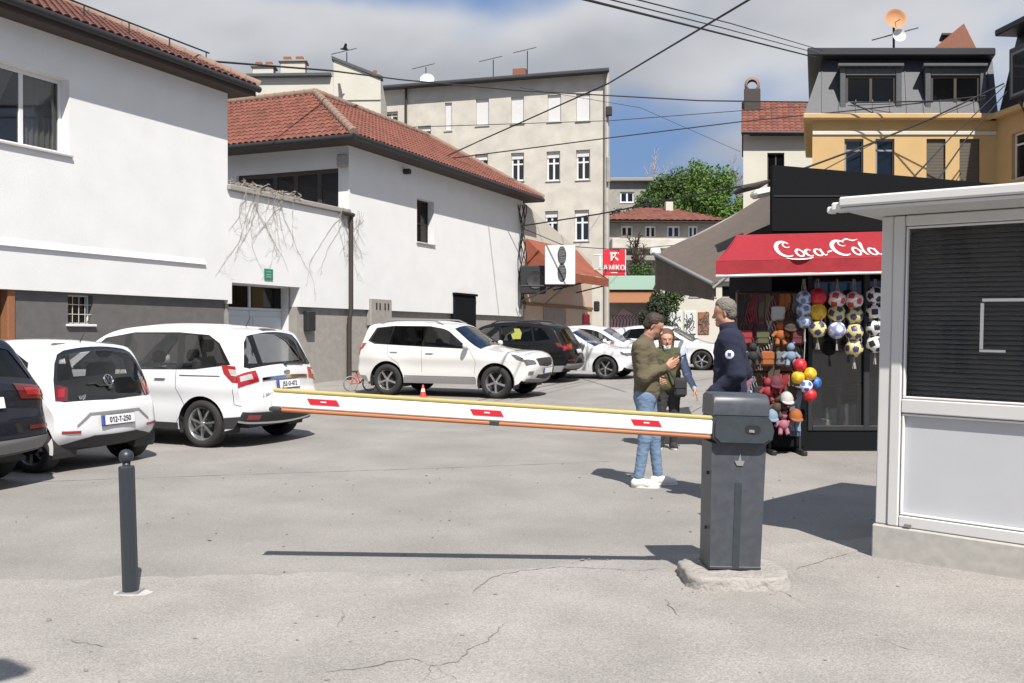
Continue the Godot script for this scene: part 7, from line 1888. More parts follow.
func hand_bones(wrist: Vector3, fwd: Vector3, palm: Vector3, side: Vector3, curl: float) -> Array:
	# fwd: wrist to knuckles; palm: the way the palm faces; side: towards the thumb
	fwd = fwd.normalized(); palm = palm.normalized(); side = side.normalized(); var o := []
	var kn := wrist + fwd * 0.09
	o.append([wrist, wrist + fwd * 0.03, 0.026, 0.027, 0.02])
	for i in 4:
		var s := (0.033 - i * 0.022); var b := kn + side * s - fwd * (0.004 * absf(i - 1.3)); var ln: float = [0.040, 0.045, 0.042, 0.033][i]
		o.append([wrist + fwd * 0.02 + side * s * 0.5, b, 0.016, 0.013, 0.014])
		var p := b; var a := curl * 0.5
		for j in 3:
			var dv := fwd * cos(a) + palm * sin(a); var l: float = ln * [1.0, 0.7, 0.55][j]; var q := p + dv * l
			o.append([p, q, [0.0105, 0.0095, 0.0085][j], [0.0095, 0.0085, 0.0075][j], 0.004]); p = q; a += curl
	var tb := wrist + fwd * 0.025 + side * 0.026; var t1 := tb + (fwd * 0.6 + side * 0.7 + palm * 0.35).normalized() * 0.045
	var t2 := t1 + (fwd * 0.85 + palm * 0.45 + side * 0.1).normalized() * 0.034
	o.append([tb, t1, 0.016, 0.012, 0.012]); o.append([t1, t2, 0.011, 0.010, 0.004]); o.append([t2, t2 + (fwd * 0.7 + palm * 0.7 - side * 0.15).normalized() * 0.026, 0.0095, 0.008, 0.004])
	return o
func head_bones(c: Vector3, bs: Basis) -> Array:
	# c: head centre; +x of bs is where the face looks
	var o := []
	var P = func(x, y, z) -> Vector3: return c + bs * Vector3(x, y, z)
	o.append([P.call(-0.022, 0.035, -0.012), P.call(-0.022, 0.035, 0.012), 0.082, 0.082, 0.03])     # cranium
	o.append([P.call(0.022, 0.03, -0.016), P.call(0.022, 0.03, 0.016), 0.062, 0.062, 0.03])         # brow
	o.append([P.call(0.03, -0.035, -0.018), P.call(0.03, -0.035, 0.018), 0.050, 0.050, 0.03])       # cheeks
	o.append([P.call(0.0, -0.07, -0.034), P.call(0.058, -0.095, -0.008), 0.026, 0.022, 0.03]); o.append([P.call(0.0, -0.07, 0.034), P.call(0.058, -0.095, 0.008), 0.026, 0.022, 0.03]) # jaw
	o.append([P.call(0.066, -0.098, -0.006), P.call(0.066, -0.098, 0.006), 0.019, 0.019, 0.02])     # chin
	o.append([P.call(0.082, 0.010, 0), P.call(0.104, -0.030, 0), 0.009, 0.013, 0.014])              # nose
	o.append([P.call(0.094, -0.034, -0.010), P.call(0.094, -0.034, 0.010), 0.009, 0.009, 0.008])
	o.append([P.call(0.076, 0.022, -0.040), P.call(0.082, 0.024, -0.014), 0.010, 0.010, 0.012]); o.append([P.call(0.076, 0.022, 0.040), P.call(0.082, 0.024, 0.014), 0.010, 0.010, 0.012]) # brows
	o.append([P.call(0.080, -0.058, -0.016), P.call(0.080, -0.058, 0.016), 0.008, 0.008, 0.010])    # lips
	for s in [-1, 1]: o.append([P.call(-0.008, 0.015, s * 0.083), P.call(-0.014, -0.03, s * 0.078), 0.014, 0.010, 0.006]) # ears
	return o
func face_parts(parent, c: Vector3, bs: Basis, mouth := true):
	for s in [-1, 1]:
		var mb := MB.new(); mb.lathe([Vector2(0, -0.010), Vector2(0.009, -0.005), Vector2(0.011, 0), Vector2(0.009, 0.005), Vector2(0, 0.010)], 10, c + bs * Vector3(0.074, 0.004, s * 0.030)); obj(mb, "eye", M.eye, parent)
	if mouth:
		var mb := MB.new(); mb.tube([c + bs * Vector3(0.079, -0.060, -0.022), c + bs * Vector3(0.0895, -0.059, 0), c + bs * Vector3(0.079, -0.060, 0.022)], 0.0045, 6); obj(mb, "mouth", M.lip, parent)
func shoe(parent, ankle: Vector3, dirf: Vector3, mat, sole):
	var f := dirf.normalized(); var s := f.cross(UP); var h := Vector3(ankle.x, 0, ankle.z)
	var o := obj(sdf_mesh([[ankle, h - f * 0.03 + UP * 0.05, 0.046, 0.044], [h - f * 0.035 + UP * 0.045, h + f * 0.09 + UP * 0.045, 0.042, 0.042], [h + f * 0.09 + UP * 0.04 + s * 0.01, h + f * 0.165 + UP * 0.036 - s * 0.008, 0.042, 0.034]], 0.008, 0.03), "shoe", mat, parent)
	var mb := MB.new(); var pl := PackedVector2Array()
	for i in 20:
		var a := TAU * i / 20.0; var x := cos(a); pl.append(Vector2(0.065 + x * 0.142, sin(a) * (0.046 + 0.006 * x)))
	mb.prism(pl, 0.002, 0.024, Basis(f, -s, UP) if false else Basis(f, s, UP), h); obj(mb, "sole", sole, o)

func build_people():
	# ---- man in olive pullover looking at a phone (faces right)
	var g := gp(648, 486.5)
	var t := thing("person", "man in olive pullover and light jeans looking down at a phone", "person", g, deg_to_rad(-8))
	var hip_n := Vector3(-0.03, 0.93, 0.09); var hip_f := Vector3(-0.02, 0.93, -0.09)
	var kn_n := Vector3(-0.03, 0.50, 0.10); var kn_f := Vector3(0.06, 0.50, -0.10)
	var an_n := Vector3(-0.09, 0.085, 0.10); var an_f := Vector3(0.10, 0.085, -0.11)
	var chest := Vector3(-0.045, 1.30, 0); var sh_n := Vector3(-0.07, 1.425, 0.185); var sh_f := Vector3(-0.03, 1.425, -0.185)
	var el_n := Vector3(-0.045, 1.125, 0.225); var el_f := Vector3(0.03, 1.13, -0.22)
	var wr_n := Vector3(0.17, 1.225, 0.13); var wr_f := Vector3(0.19, 1.20, -0.10)
	var hc := Vector3(0.062, 1.64, 0); var hb := Basis(Vector3(0, 0, 1), -0.52)
	var skin := []
	skin.append_array(head_bones(hc, hb))
	skin.append([Vector3(-0.02, 1.46, 0), Vector3(0.015, 1.57, 0), 0.062, 0.056, 0.03])
	skin.append_array(hand_bones(wr_n, Vector3(0.95, 0.35, -0.35), Vector3(0.1, 0.5, -0.85), Vector3(0.1, 0.9, 0.1), 0.55))
	skin.append_array(hand_bones(wr_f, Vector3(0.9, 0.4, 0.3), Vector3(0.1, 0.6, 0.8), Vector3(0.1, 0.9, -0.1), 0.5))
	skin.append([el_n, wr_n, 0.036, 0.027, 0.02]); skin.append([el_f, wr_f, 0.036, 0.027, 0.02]); skin.append([sh_n, el_n, 0.045, 0.037, 0.02]); skin.append([sh_f, el_f, 0.045, 0.037, 0.02])
	skin.append([Vector3(-0.05, 1.40, -0.12), Vector3(-0.05, 1.40, 0.12), 0.07, 0.07, 0.03]); skin.append([chest, Vector3(-0.02, 1.0, 0), 0.10, 0.10, 0.03]); skin.append([hip_n, kn_n, 0.07, 0.05]); skin.append([hip_f, kn_f, 0.07, 0.05]); skin.append([kn_n, an_n, 0.045, 0.035]); skin.append([kn_f, an_f, 0.045, 0.035])
	obj(sdf_mesh(skin, 0.008, 0.03), "body", M.skin, t)
	obj(sdf_mesh([[sh_n + Vector3(0, -0.01, -0.02), sh_f + Vector3(0, -0.01, 0.02), 0.085, 0.085], [Vector3(-0.03, 1.33, -0.07), Vector3(-0.03, 1.33, 0.07), 0.135, 0.135, 0.08], [Vector3(-0.02, 1.18, -0.06), Vector3(-0.02, 1.18, 0.06), 0.126, 0.126, 0.08], [Vector3(-0.01, 1.05, -0.055), Vector3(-0.01, 1.05, 0.055), 0.125, 0.125, 0.08], [Vector3(-0.015, 0.96, -0.05), Vector3(-0.015, 0.96, 0.05), 0.128, 0.128, 0.05],
		[Vector3(-0.03, 1.46, 0), Vector3(-0.015, 1.50, 0), 0.09, 0.075, 0.04],
		[sh_n, el_n, 0.078, 0.060], [el_n, wr_n, 0.058, 0.042], [sh_f, el_f, 0.078, 0.060], [el_f, wr_f, 0.058, 0.042]], 0.011, 0.05, 0.008, 8.0, 4), "pullover", M.knit_olive, t)
	obj(sdf_mesh([[hip_n + Vector3(0, -0.01, -0.02), hip_f + Vector3(0, -0.01, 0.02), 0.118, 0.118], [hip_n, kn_n, 0.100, 0.066], [hip_f, kn_f, 0.100, 0.066], [kn_n, an_n + Vector3(0, 0.035, 0), 0.064, 0.052], [kn_f, an_f + Vector3(0, 0.035, 0), 0.064, 0.052]], 0.010, 0.03, 0.005, 14.0, 7), "jeans", M.denim, t)
	shoe(t, an_n, Vector3(1, 0, 0.12), M.shoe_white, M.shoe_white); shoe(t, an_f, Vector3(1, 0, -0.1), M.shoe_white, M.shoe_white)
	hair(t, hc, hb, M.hair_brown, 0.007, "short"); face_parts(t, hc, hb)
	obj(sdf_mesh([[hc + hb * Vector3(0.062, -0.096, -0.012), hc + hb * Vector3(0.062, -0.096, 0.012), 0.024, 0.024], [hc + hb * Vector3(0.06, -0.098, -0.01), hc + hb * Vector3(0.0, -0.068, -0.042), 0.026, 0.022], [hc + hb * Vector3(0.06, -0.098, 0.01), hc + hb * Vector3(0.0, -0.068, 0.042), 0.026, 0.022]], 0.006, 0.02), "beard", M.hair_brown, t)
	var mb := MB.new(); mb.box(Vector3.ZERO, Vector3(0.155, 0.012, 0.075), 0.005)
	var ph := obj(mb, "mobile_phone", M.slot_black); ph.transform = t.transform * Transform3D(Basis(Vector3(0, 0, 1), 0.52), Vector3(0.315, 1.315, 0.03)); tag(ph, "black mobile phone held by the man in olive pullover", "phone")
	# ---- woman in green vest facing the camera
	g = gp(668, 449)
	t = thing("person", "woman in green vest and blue sleeves with lowered face mask", "person", g, deg_to_rad(-98))
	hip_n = Vector3(0, 0.85, 0.085); hip_f = Vector3(0, 0.85, -0.085); kn_n = Vector3(0.03, 0.45, 0.09); kn_f = Vector3(0.02, 0.45, -0.08); an_n = Vector3(0.0, 0.08, 0.10); an_f = Vector3(-0.03, 0.08, -0.07)
	sh_n = Vector3(-0.01, 1.29, 0.165); sh_f = Vector3(-0.01, 1.29, -0.165); el_n = Vector3(0.01, 1.03, 0.21); wr_n = Vector3(0.14, 0.95, 0.15); el_f = Vector3(0.0, 1.02, -0.25); wr_f = Vector3(0.05, 0.82, -0.345)
	hc = Vector3(0.02, 1.475, 0.02); hb = Basis(UP, 0.15) * Basis(Vector3(0, 0, 1), -0.1)
	skin = head_bones(hc, hb); skin.append([Vector3(-0.01, 1.32, 0), Vector3(0.0, 1.41, 0.01), 0.048, 0.045, 0.03])
	skin.append_array(hand_bones(wr_f, Vector3(0.15, -0.9, -0.35), Vector3(0.0, 0.1, 1.0), Vector3(1, 0, 0), 0.25)); skin.append_array(hand_bones(wr_n, Vector3(0.8, -0.3, -0.5), Vector3(0, 0, -1), Vector3(0, 1, 0), 0.5))
	skin.append([Vector3(-0.02, 1.27, -0.1), Vector3(-0.02, 1.27, 0.1), 0.06, 0.06, 0.03]); skin.append([Vector3(0, 1.2, 0), Vector3(0, 0.9, 0), 0.09, 0.09]); skin.append([sh_f, el_f, 0.038, 0.032]); skin.append([el_f, wr_f, 0.032, 0.023]); skin.append([sh_n, el_n, 0.038, 0.032]); skin.append([el_n, wr_n, 0.032, 0.023]); skin.append([hip_n, kn_n, 0.065, 0.045]); skin.append([hip_f, kn_f, 0.065, 0.045]); skin.append([kn_n, an_n, 0.04, 0.03]); skin.append([kn_f, an_f, 0.04, 0.03])
	obj(sdf_mesh(skin, 0.009, 0.03), "body", M.skin, t)
	obj(sdf_mesh([[sh_f, el_f, 0.062, 0.052], [el_f, wr_f, 0.050, 0.040], [sh_n, el_n, 0.062, 0.052], [el_n, wr_n, 0.050, 0.040], [sh_n, sh_f, 0.06, 0.06]], 0.012, 0.04, 0.007, 9.0, 3), "shirt", M.shirt_blue, t)
	obj(sdf_mesh([[sh_n + Vector3(0, 0, -0.035), sh_f + Vector3(0, 0, 0.035), 0.078, 0.078], [Vector3(0, 1.16, -0.06), Vector3(0, 1.16, 0.06), 0.115, 0.115, 0.07], [Vector3(0, 1.0, -0.055), Vector3(0, 1.0, 0.055), 0.115, 0.115, 0.07], [Vector3(0, 0.86, -0.065), Vector3(0, 0.86, 0.065), 0.118, 0.118, 0.05], [Vector3(0, 1.33, 0), Vector3(0.0, 1.37, 0), 0.075, 0.06, 0.03]], 0.012, 0.05, 0.007, 9.0, 6), "vest", M.vest_green, t)
	obj(sdf_mesh([[hip_n, hip_f, 0.105, 0.105], [hip_n, kn_n, 0.095, 0.066], [hip_f, kn_f, 0.095, 0.066], [kn_n, an_n, 0.062, 0.048], [kn_f, an_f, 0.062, 0.048]], 0.012, 0.03, 0.006, 8.0, 8), "trousers", M.trousers_dark, t)
	shoe(t, an_n, Vector3(1, 0, 0.25), M.trousers_dark, M.shoe_white); shoe(t, an_f, Vector3(1, 0, -0.15), M.trousers_dark, M.shoe_white)
	hair(t, hc, hb, M.hair_chestnut, 0.016, "long"); face_parts(t, hc, hb, true)
	obj(sdf_mesh([[hc + hb * Vector3(0.066, -0.108, -0.026), hc + hb * Vector3(0.066, -0.108, 0.026), 0.022, 0.022], [hc + hb * Vector3(0.05, -0.128, -0.022), hc + hb * Vector3(0.05, -0.128, 0.022), 0.022, 0.022], [hc + hb * Vector3(0.06, -0.085, -0.035), hc + hb * Vector3(0.0, -0.05, -0.078), 0.012, 0.006], [hc + hb * Vector3(0.06, -0.085, 0.035), hc + hb * Vector3(0.0, -0.05, 0.078), 0.012, 0.006]], 0.007, 0.02), "face_mask", M.mask_blue, t)
	var bagp: Vector3 = t.transform * Vector3(0.19, 0.88, -0.16)
	var bg := thing("shoulder_bag", "black shoulder bag hanging in front of the woman in green vest", "bag", bagp, deg_to_rad(-98))
	mb = MB.new(); mb.box(Vector3(0, -0.04, 0), Vector3(0.09, 0.26, 0.17), 0.035); obj(mb, "pouch", M.trousers_dark, bg)
	mb = MB.new(); mb.tube([Vector3(0, 0.06, 0.07), Vector3(-0.08, 0.30, 0.22), Vector3(-0.20, 0.50, 0.27), Vector3(-0.30, 0.40, 0.25)], 0.012, 6); obj(mb, "strap", M.trousers_dark, bg)
	mb = MB.new(); mb.box(Vector3(0.046, 0.0, 0), Vector3(0.012, 0.10, 0.15), 0.005); obj(mb, "flap", M.trousers_dark, bg)
	# ---- man in navy jacket behind the cabinet, turned left and away
	g = gp(730, 503)
	t = thing("person", "grey-haired man in navy jacket with round white badge, hands in pockets", "person", g, deg_to_rad(158))
	hip_n = Vector3(0, 0.97, 0.095); hip_f = Vector3(0, 0.97, -0.095); kn_n = Vector3(0.04, 0.52, 0.10); kn_f = Vector3(0.0, 0.52, -0.10); an_n = Vector3(0.0, 0.085, 0.11); an_f = Vector3(-0.06, 0.085, -0.11)
	sh_n = Vector3(0.0, 1.51, 0.195); sh_f = Vector3(-0.02, 1.51, -0.195); el_n = Vector3(-0.09, 1.20, 0.255); wr_n = Vector3(0.10, 1.03, 0.21); el_f = Vector3(-0.11, 1.20, -0.255); wr_f = Vector3(0.09, 1.03, -0.21)
	hc = Vector3(0.055, 1.755, 0); hb = Basis(UP, 0.12) * Basis(Vector3(0, 0, 1), -0.12)
	skin = head_bones(hc, hb); skin.append([Vector3(-0.01, 1.55, 0), Vector3(0.02, 1.67, 0), 0.066, 0.060, 0.03])
	skin.append_array(hand_bones(wr_n, Vector3(0.8, -0.5, -0.2), Vector3(0, 0, -1), Vector3(0.3, 0.9, 0), 0.6)); skin.append_array(hand_bones(wr_f, Vector3(0.8, -0.5, 0.2), Vector3(0, 0, 1), Vector3(0.3, 0.9, 0), 0.6))
	skin.append([Vector3(0, 1.45, -0.12), Vector3(0, 1.45, 0.12), 0.07, 0.07]); skin.append([Vector3(0, 1.4, 0), Vector3(0, 1.0, 0), 0.1, 0.1]); skin.append([sh_n, el_n, 0.045, 0.037]); skin.append([el_n, wr_n, 0.036, 0.027]); skin.append([sh_f, el_f, 0.045, 0.037]); skin.append([el_f, wr_f, 0.036, 0.027]); skin.append([hip_n, kn_n, 0.07, 0.05]); skin.append([hip_f, kn_f, 0.07, 0.05]); skin.append([kn_n, an_n, 0.045, 0.035]); skin.append([kn_f, an_f, 0.045, 0.035])
	obj(sdf_mesh(skin, 0.009, 0.03), "body", M.skin, t)
	obj(sdf_mesh([[sh_n + Vector3(0, -0.01, -0.02), sh_f + Vector3(0, -0.01, 0.02), 0.094, 0.094], [Vector3(0, 1.40, -0.08), Vector3(0, 1.40, 0.08), 0.138, 0.138, 0.08], [Vector3(0, 1.22, -0.075), Vector3(0, 1.22, 0.075), 0.138, 0.138, 0.08], [Vector3(0, 1.06, -0.07), Vector3(0, 1.06, 0.07), 0.14, 0.14, 0.08], [Vector3(0, 0.98, -0.07), Vector3(0, 0.98, 0.07), 0.136, 0.136, 0.05], [Vector3(0.0, 1.55, 0), Vector3(0.015, 1.615, 0), 0.095, 0.082, 0.04], [sh_n, el_n, 0.088, 0.070], [el_n, wr_n, 0.068, 0.056], [sh_f, el_f, 0.088, 0.070], [el_f, wr_f, 0.068, 0.056], [wr_f, wr_f + Vector3(0.05, -0.04, 0.03), 0.07, 0.06], [wr_n, wr_n + Vector3(0.05, -0.04, -0.03), 0.07, 0.06]], 0.012, 0.05, 0.008, 7.0, 12), "jacket", M.jacket_navy, t)
	obj(sdf_mesh([[hip_n, hip_f, 0.12, 0.12], [hip_n, kn_n, 0.108, 0.08], [hip_f, kn_f, 0.108, 0.08], [kn_n, an_n, 0.075, 0.062], [kn_f, an_f, 0.075, 0.062]], 0.012, 0.03, 0.006, 8.0, 14), "trousers", M.jacket_navy, t)
	shoe(t, an_n, Vector3(1, 0, 0.15), M.slot_black, M.slot_black); shoe(t, an_f, Vector3(1, 0, -0.15), M.slot_black, M.slot_black)
	hair(t, hc, hb, M.hair_grey, 0.008, "short"); face_parts(t, hc, hb)
	mb = MB.new(); mb.lathe([Vector2(0.0, 0.006), Vector2(0.036, 0.005), Vector2(0.041, 0.0), Vector2(0.0, -0.012)], 18, Vector3(-0.048, 1.375, -0.306), Basis(Vector3(1, 0, 0), -PI / 2 + 0.1)); var bd := obj(mb, "sleeve_badge", M.sign_white, t)
	mb = MB.new(); mb.box(Vector3(-0.048, 1.375, -0.313), Vector3(0.03, 0.035, 0.003), 0.001); obj(mb, "badge_print", M.plate_blue, bd)
func hair(parent, c: Vector3, bs: Basis, mat, thick: float, kind: String):
	var P = func(x, y, z) -> Vector3: return c + bs * Vector3(x, y, z)
	var b := []
	b.append([P.call(-0.03, 0.045, -0.012), P.call(-0.03, 0.045, 0.012), 0.083 + thick, 0.083 + thick, 0.02])
	if kind == "long": b.append([P.call(-0.008, 0.088, -0.02), P.call(-0.008, 0.088, 0.02), 0.055, 0.055, 0.02])
	else: b.append([P.call(0.010, 0.078, -0.02), P.call(0.010, 0.078, 0.02), 0.050 + thick, 0.050 + thick, 0.02])
	b.append([P.call(-0.062, -0.02, -0.03), P.call(-0.062, -0.02, 0.03), 0.045 + thick * 0.5, 0.045 + thick * 0.5, 0.02])
	if kind == "long":
		for s in [-1, 1]:
			b.append([P.call(0.012, 0.075, s * 0.055), P.call(-0.005, -0.02, s * 0.080), 0.030, 0.024, 0.02]); b.append([P.call(-0.005, -0.02, s * 0.080), P.call(0.0, -0.13, s * 0.072), 0.026, 0.028, 0.02])
		b.append([P.call(-0.07, -0.03, 0), P.call(-0.05, -0.15, 0), 0.065, 0.05, 0.03])
	obj(sdf_mesh(b, 0.007, 0.02, 0.006, 30.0, 5), "hair", mat, parent)

# ------------------------------------------------------------------ cables, trees
func cable(label: String, pts: Array, r: float, sag := 0.0):
	# pts: [px, py, depth] of its fixed points
	var mb := MB.new(); var w := []
	for q in pts: w.append(wp(q[0], q[1], q[2]))
	var o := []
	for i in w.size() - 1:
		var n := 10
		for k in n:
			var t := float(k) / n; o.append(w[i].lerp(w[i + 1], t) - Vector3(0, sag * 4.0 * t * (1.0 - t), 0))
	o.append(w[-1]); mb.tube(o, r, 6)
	tag(obj(mb, "overhead_cable", M.wire), label, "cable", "overhead cables")
func build_wires():
	cable("thick diagonal cable from the hip roof up across the cream block", [[395, 180, 33], [480, 141, 36], [608, 84, 30], [756, -4, 18]], 0.024)
	cable("upper of three cables running to the mansard roof corner", [[560, -6, 16], [700, 29, 24], [815, 58, 37.5]], 0.026)
	cable("middle of three cables running to the mansard roof corner", [[585, -6, 16], [720, 28, 24], [818, 54, 37.5]], 0.014)
	cable("thin outermost of three cables running to the mansard roof corner", [[612, -6, 16], [730, 24, 24], [822, 51, 37.5]], 0.014)
	cable("long cable from the near white house to the mansard dormers", [[215, 62, 24], [330, 71, 30], [400, 80, 38], [520, 91, 40], [700, 101, 40], [850, 103, 38], [960, 101, 36]], 0.026)
	cable("cable drooping from the hip roof eave past the cream block to mansard", [[440, 160, 35], [610, 138, 38], [740, 122, 38], [850, 111, 37.6], [985, 96, 36]], 0.022)
	cable("thin cable crossing the middle of the cream block", [[392, 128, 37], [610, 121, 39], [780, 108, 38.5], [900, 104, 37.5]], 0.014)
	cable("thick cable from the peach shop over the tan awning to the wing", [[522, 226, 39], [600, 214, 36], [680, 198, 30], [770, 181, 24], [860, 148, 28], [930, 119, 32], [1003, 84, 36]], 0.028)
	cable("thin cable drooping below the thick one beside the red sign", [[522, 228, 39], [565, 246, 40], [620, 250, 45], [700, 243, 50]], 0.016)
	cable("steep cable from the wing down over the yellow windows", [[1004, 86, 36], [950, 138, 28], [896, 196, 17]], 0.018)
	cable("second steep cable from the wing beside the shuttered window", [[1006, 92, 36], [965, 140, 28], [925, 198, 17]], 0.018)
	cable("thin cable slanting from the dormers to the black parapet", [[985, 98, 36], [880, 140, 32], [775, 196, 16]], 0.012)
	cable("faint thin cable falling across the blue sky to the tree", [[520, 88, 45], [640, 108, 52], [740, 152, 60]], 0.012)
	var w := thing("pole_cable_bundle", "loose dark cable bundle hanging at the white house corner", "cable", Vector3.ZERO)
	var mb := MB.new()
	for k in 5:
		var pts := []
		for i in 14: pts.append(wp(522 + 3.0 * sin(i * 0.8 + k * 1.3) + 2.0 * sin(k), 205 + i * 8.0, 39.4))
		mb.tube(pts, 0.022, 5)
	obj(mb, "strands", M.wire, w)
	var br := thing("bird", "small dark bird gliding above the gabled house", "bird", wp(345, 50, 50), 0.4)
	mb = MB.new(); mb.tube([Vector3(-0.22, 0, 0), Vector3(-0.1, 0.02, 0), Vector3(0.08, 0.02, 0), Vector3(0.2, 0.04, 0)], [0.02, 0.06, 0.06, 0.01], 7); obj(mb, "body", M.wire, br)
	for s in [-1, 1]:
		mb = MB.new(); mb.prism(PackedVector2Array([Vector2(-0.1, 0), Vector2(0.1, 0), Vector2(0.02, 0.45), Vector2(-0.1, 0.5)]), -0.01, 0.01, Basis(Vector3(1, 0, 0), Vector3(0, 0.35, s * 0.93), Vector3(0, -0.93, 0.35)), Vector3.ZERO); obj(mb, "wing", M.wire, br)

func leaf_tree(called, label, at: Vector3, crown: Array, n: int, size: float, mat: String, seed_: int, trunk_r := 0.28):
	# crown: [centre, radii] clumps; leaves are small bent faces spread through each clump's outer shell
	var r := RandomNumberGenerator.new(); r.seed = seed_
	var t := thing(called, label, "tree", at)
	var mb := MB.new(); var top: Vector3 = crown[0][0]
	mb.tube([Vector3(0, -0.3, 0), Vector3(0.1, top.y * 0.35, 0), Vector3(top.x * 0.7, top.y * 0.75, top.z * 0.6), top], [trunk_r, trunk_r * 0.8, trunk_r * 0.5, 0.05], 8)
	for c in crown:
		var st := Vector3(0.1, top.y * r.randf_range(0.3, 0.6), 0); var e: Vector3 = c[0]
		mb.tube([st, st.lerp(e, 0.5) + Vector3(0, 0.3, 0), e], [trunk_r * 0.45, trunk_r * 0.25, 0.03], 6)
		for k in 5:
			var o: Vector3 = Vector3(r.randf_range(-1, 1), r.randf_range(-0.3, 1), r.randf_range(-1, 1)) * c[1] * 0.9; mb.tube([st.lerp(e, 0.7), e + o * 0.5, e + o], [trunk_r * 0.18, 0.04, 0.015], 5)
	obj(mb, "trunk", M.bark, t)
	if n <= 0: return t
	var lb := MB.new(); var vol := 0.0
	for c in crown: vol += c[1].x * c[1].y * c[1].z
	for c in crown:
		var m := int(n * c[1].x * c[1].y * c[1].z / vol)
		# sub-clumps give gaps and self-shading
		var subs := []
		for k in 16:
			var d := Vector3(r.randfn(), r.randfn(), r.randfn()).normalized(); subs.append(c[0] + d * c[1] * r.randf_range(0.55, 0.95))
		for k in m:
			var s: Vector3 = subs[r.randi() % subs.size()]
			var p: Vector3 = s + Vector3(r.randfn(), r.randfn(), r.randfn()).normalized() * c[1] * 0.42 * pow(r.randf(), 0.5)
			var b := Basis.from_euler(Vector3(r.randf() * TAU, r.randf() * TAU, r.randf() * TAU)); var z := size * r.randf_range(0.6, 1.3)
			var g := r.randf_range(0.6, 1.25); lb.tint(Color(g, g * r.randf_range(0.92, 1.06), g * 0.9))
			var A := p + b * Vector3(-z * 0.5, 0, 0); var B := p + b * Vector3(0, z * 0.1, z * 0.32); var C := p + b * Vector3(z * 0.5, 0, 0); var D := p + b * Vector3(0, z * 0.1, -z * 0.32)
			lb.quad(A, B, C, D)
	obj(lb, "crown", M[mat], t)
	return t
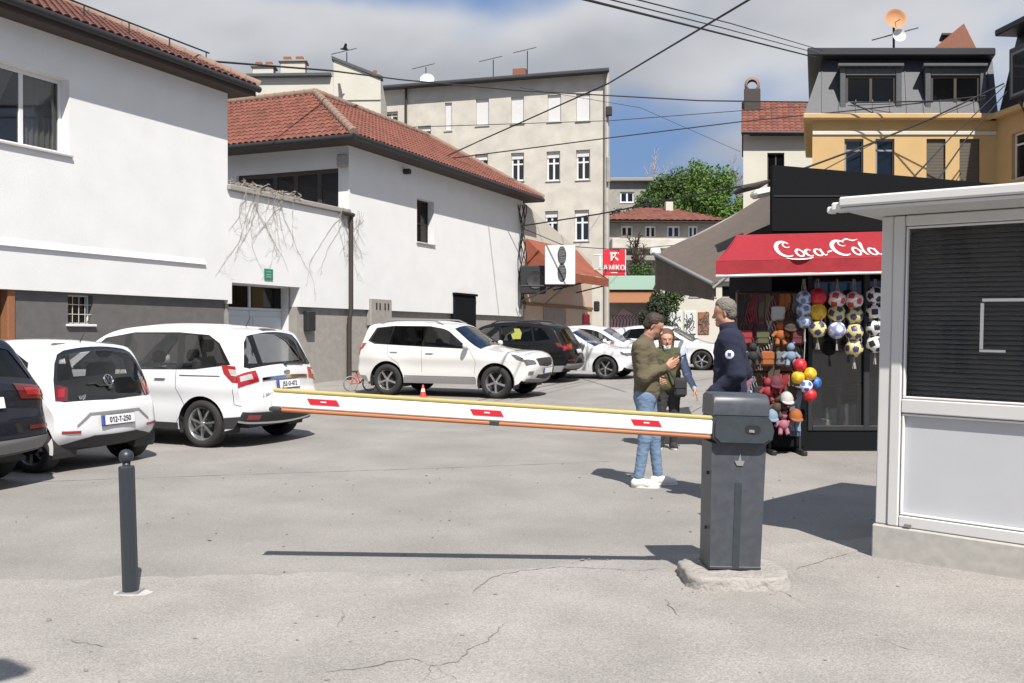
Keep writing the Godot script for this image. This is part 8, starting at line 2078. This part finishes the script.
func build_trees():
	var at := wp(712, 335, 92.0); at.y = 0.6
	leaf_tree("broadleaf_tree", "bright green broadleaf tree with two crowns above the far red roof", at, [[Vector3(0, 13.8, 0), Vector3(2.3, 3.6, 2.3)], [Vector3(-1.4, 12.6, 0.5), Vector3(2.2, 2.6, 2.0)], [Vector3(1.5, 12.0, 0.3), Vector3(2.2, 3.2, 2.0)], [Vector3(0.3, 10.5, 1), Vector3(2.8, 2.6, 2.4)]], 26000, 0.27, "leaf_fresh", 1)
	at = wp(672, 335, 98.0); at.y = 0.6
	leaf_tree("broadleaf_tree", "darker green rounded tree beside the bright one above the far roof", at, [[Vector3(0, 14.2, 0), Vector3(2.8, 3.4, 2.6)], [Vector3(2.2, 13.0, 0), Vector3(2.3, 2.8, 2.3)], [Vector3(-2.0, 12.6, 0.4), Vector3(2.2, 2.6, 2.0)], [Vector3(0.6, 11.0, 0.4), Vector3(3.0, 2.2, 2.0)]], 24000, 0.28, "leaf_mid", 2)
	at = wp(654, 335, 104.0); at.y = 0.6
	bare_tree("bare grey twiggy tree rising left of the green crowns", at, 18.5, 11)
	at = wp(622, 335, 104.0); at.y = 0.6
	bare_tree("low bare bush beside the cream block above the hillside house", at, 15.5, 12)
	at = wp(736, 335, 96.0); at.y = 0.6
	bare_tree("bare twiggy tree between the green crown and the cream gable", at, 16.5, 13)
	at = wp(640, 335, 96.0); at.y = 0.6
	leaf_tree("broadleaf_tree", "dim olive tree half hidden behind the hillside house", at, [[Vector3(0, 11.8, 0), Vector3(2.2, 2.2, 2.0)], [Vector3(-2.0, 11.2, 0), Vector3(1.8, 1.6, 1.8)]], 3500, 0.34, "leaf_dark", 3)
	at = wp(655, 335, 57.0); at.y = 0.6
	leaf_tree("garden_tree", "dark evergreen garden tree standing before the graffiti building", at, [[Vector3(0, 2.0, 0), Vector3(0.75, 1.2, 0.7)], [Vector3(-0.45, 1.6, 0), Vector3(0.6, 0.8, 0.6)], [Vector3(0.45, 1.5, 0.2), Vector3(0.6, 0.7, 0.6)], [Vector3(0.1, 3.1, 0), Vector3(0.35, 0.7, 0.35)]], 4200, 0.17, "leaf_dark", 4, 0.14)
	at = wp(664, 335, 64.0); at.y = 0.6
	leaf_tree("garden_tree", "small green tree by the far house balcony", at, [[Vector3(0, 3.6, 0), Vector3(1.2, 1.5, 1.0)], [Vector3(-1.2, 4.6, 0), Vector3(1.0, 1.0, 1.0)]], 2600, 0.22, "leaf_mid", 5, 0.12)
	at = wp(636, 335, 70.0); at.y = 0.6
	bare_tree("bare branching tree in front of the far house windows", at, 7.6, 14)
func bare_tree(label, at: Vector3, h: float, seed_: int):
	var r := RandomNumberGenerator.new(); r.seed = seed_; var t := thing("bare_tree", label, "tree", at); var mb := MB.new(); var tw := MB.new()
	mb.tube([Vector3(0, -0.3, 0), Vector3(0.1, h * 0.4, 0), Vector3(0, h * 0.7, 0.1), Vector3(0.1, h * 0.95, 0)], [h * 0.014, h * 0.011, h * 0.007, 0.03], 7); obj(mb, "trunk", M.bark, t)
	for i in 34:
		var p := Vector3(0.05, h * r.randf_range(0.45, 0.93), 0.03); var d := Vector3(r.randf_range(-1, 1), r.randf_range(0.4, 1.3), r.randf_range(-1, 1)).normalized(); var l := h * 0.15 * r.randf_range(0.5, 1.1); var pts := [p]
		for k in 5:
			d = (d + Vector3(r.randf_range(-0.3, 0.3), 0.12, r.randf_range(-0.3, 0.3))).normalized(); p += d * l / 5.0; pts.append(p)
			for s in 3:
				var e := (d + Vector3(r.randf_range(-1, 1), r.randf_range(-0.2, 0.9), r.randf_range(-1, 1))).normalized() * l * 0.35; tw.tube([p, p + e * 0.5 + Vector3(0, 0.05, 0), p + e], 0.022, 4, false)
		tw.tube(pts, [0.06, 0.05, 0.045, 0.04, 0.03, 0.02], 5, false)
	obj(tw, "branches", M.twig if seed_ % 2 else M.bark, t)
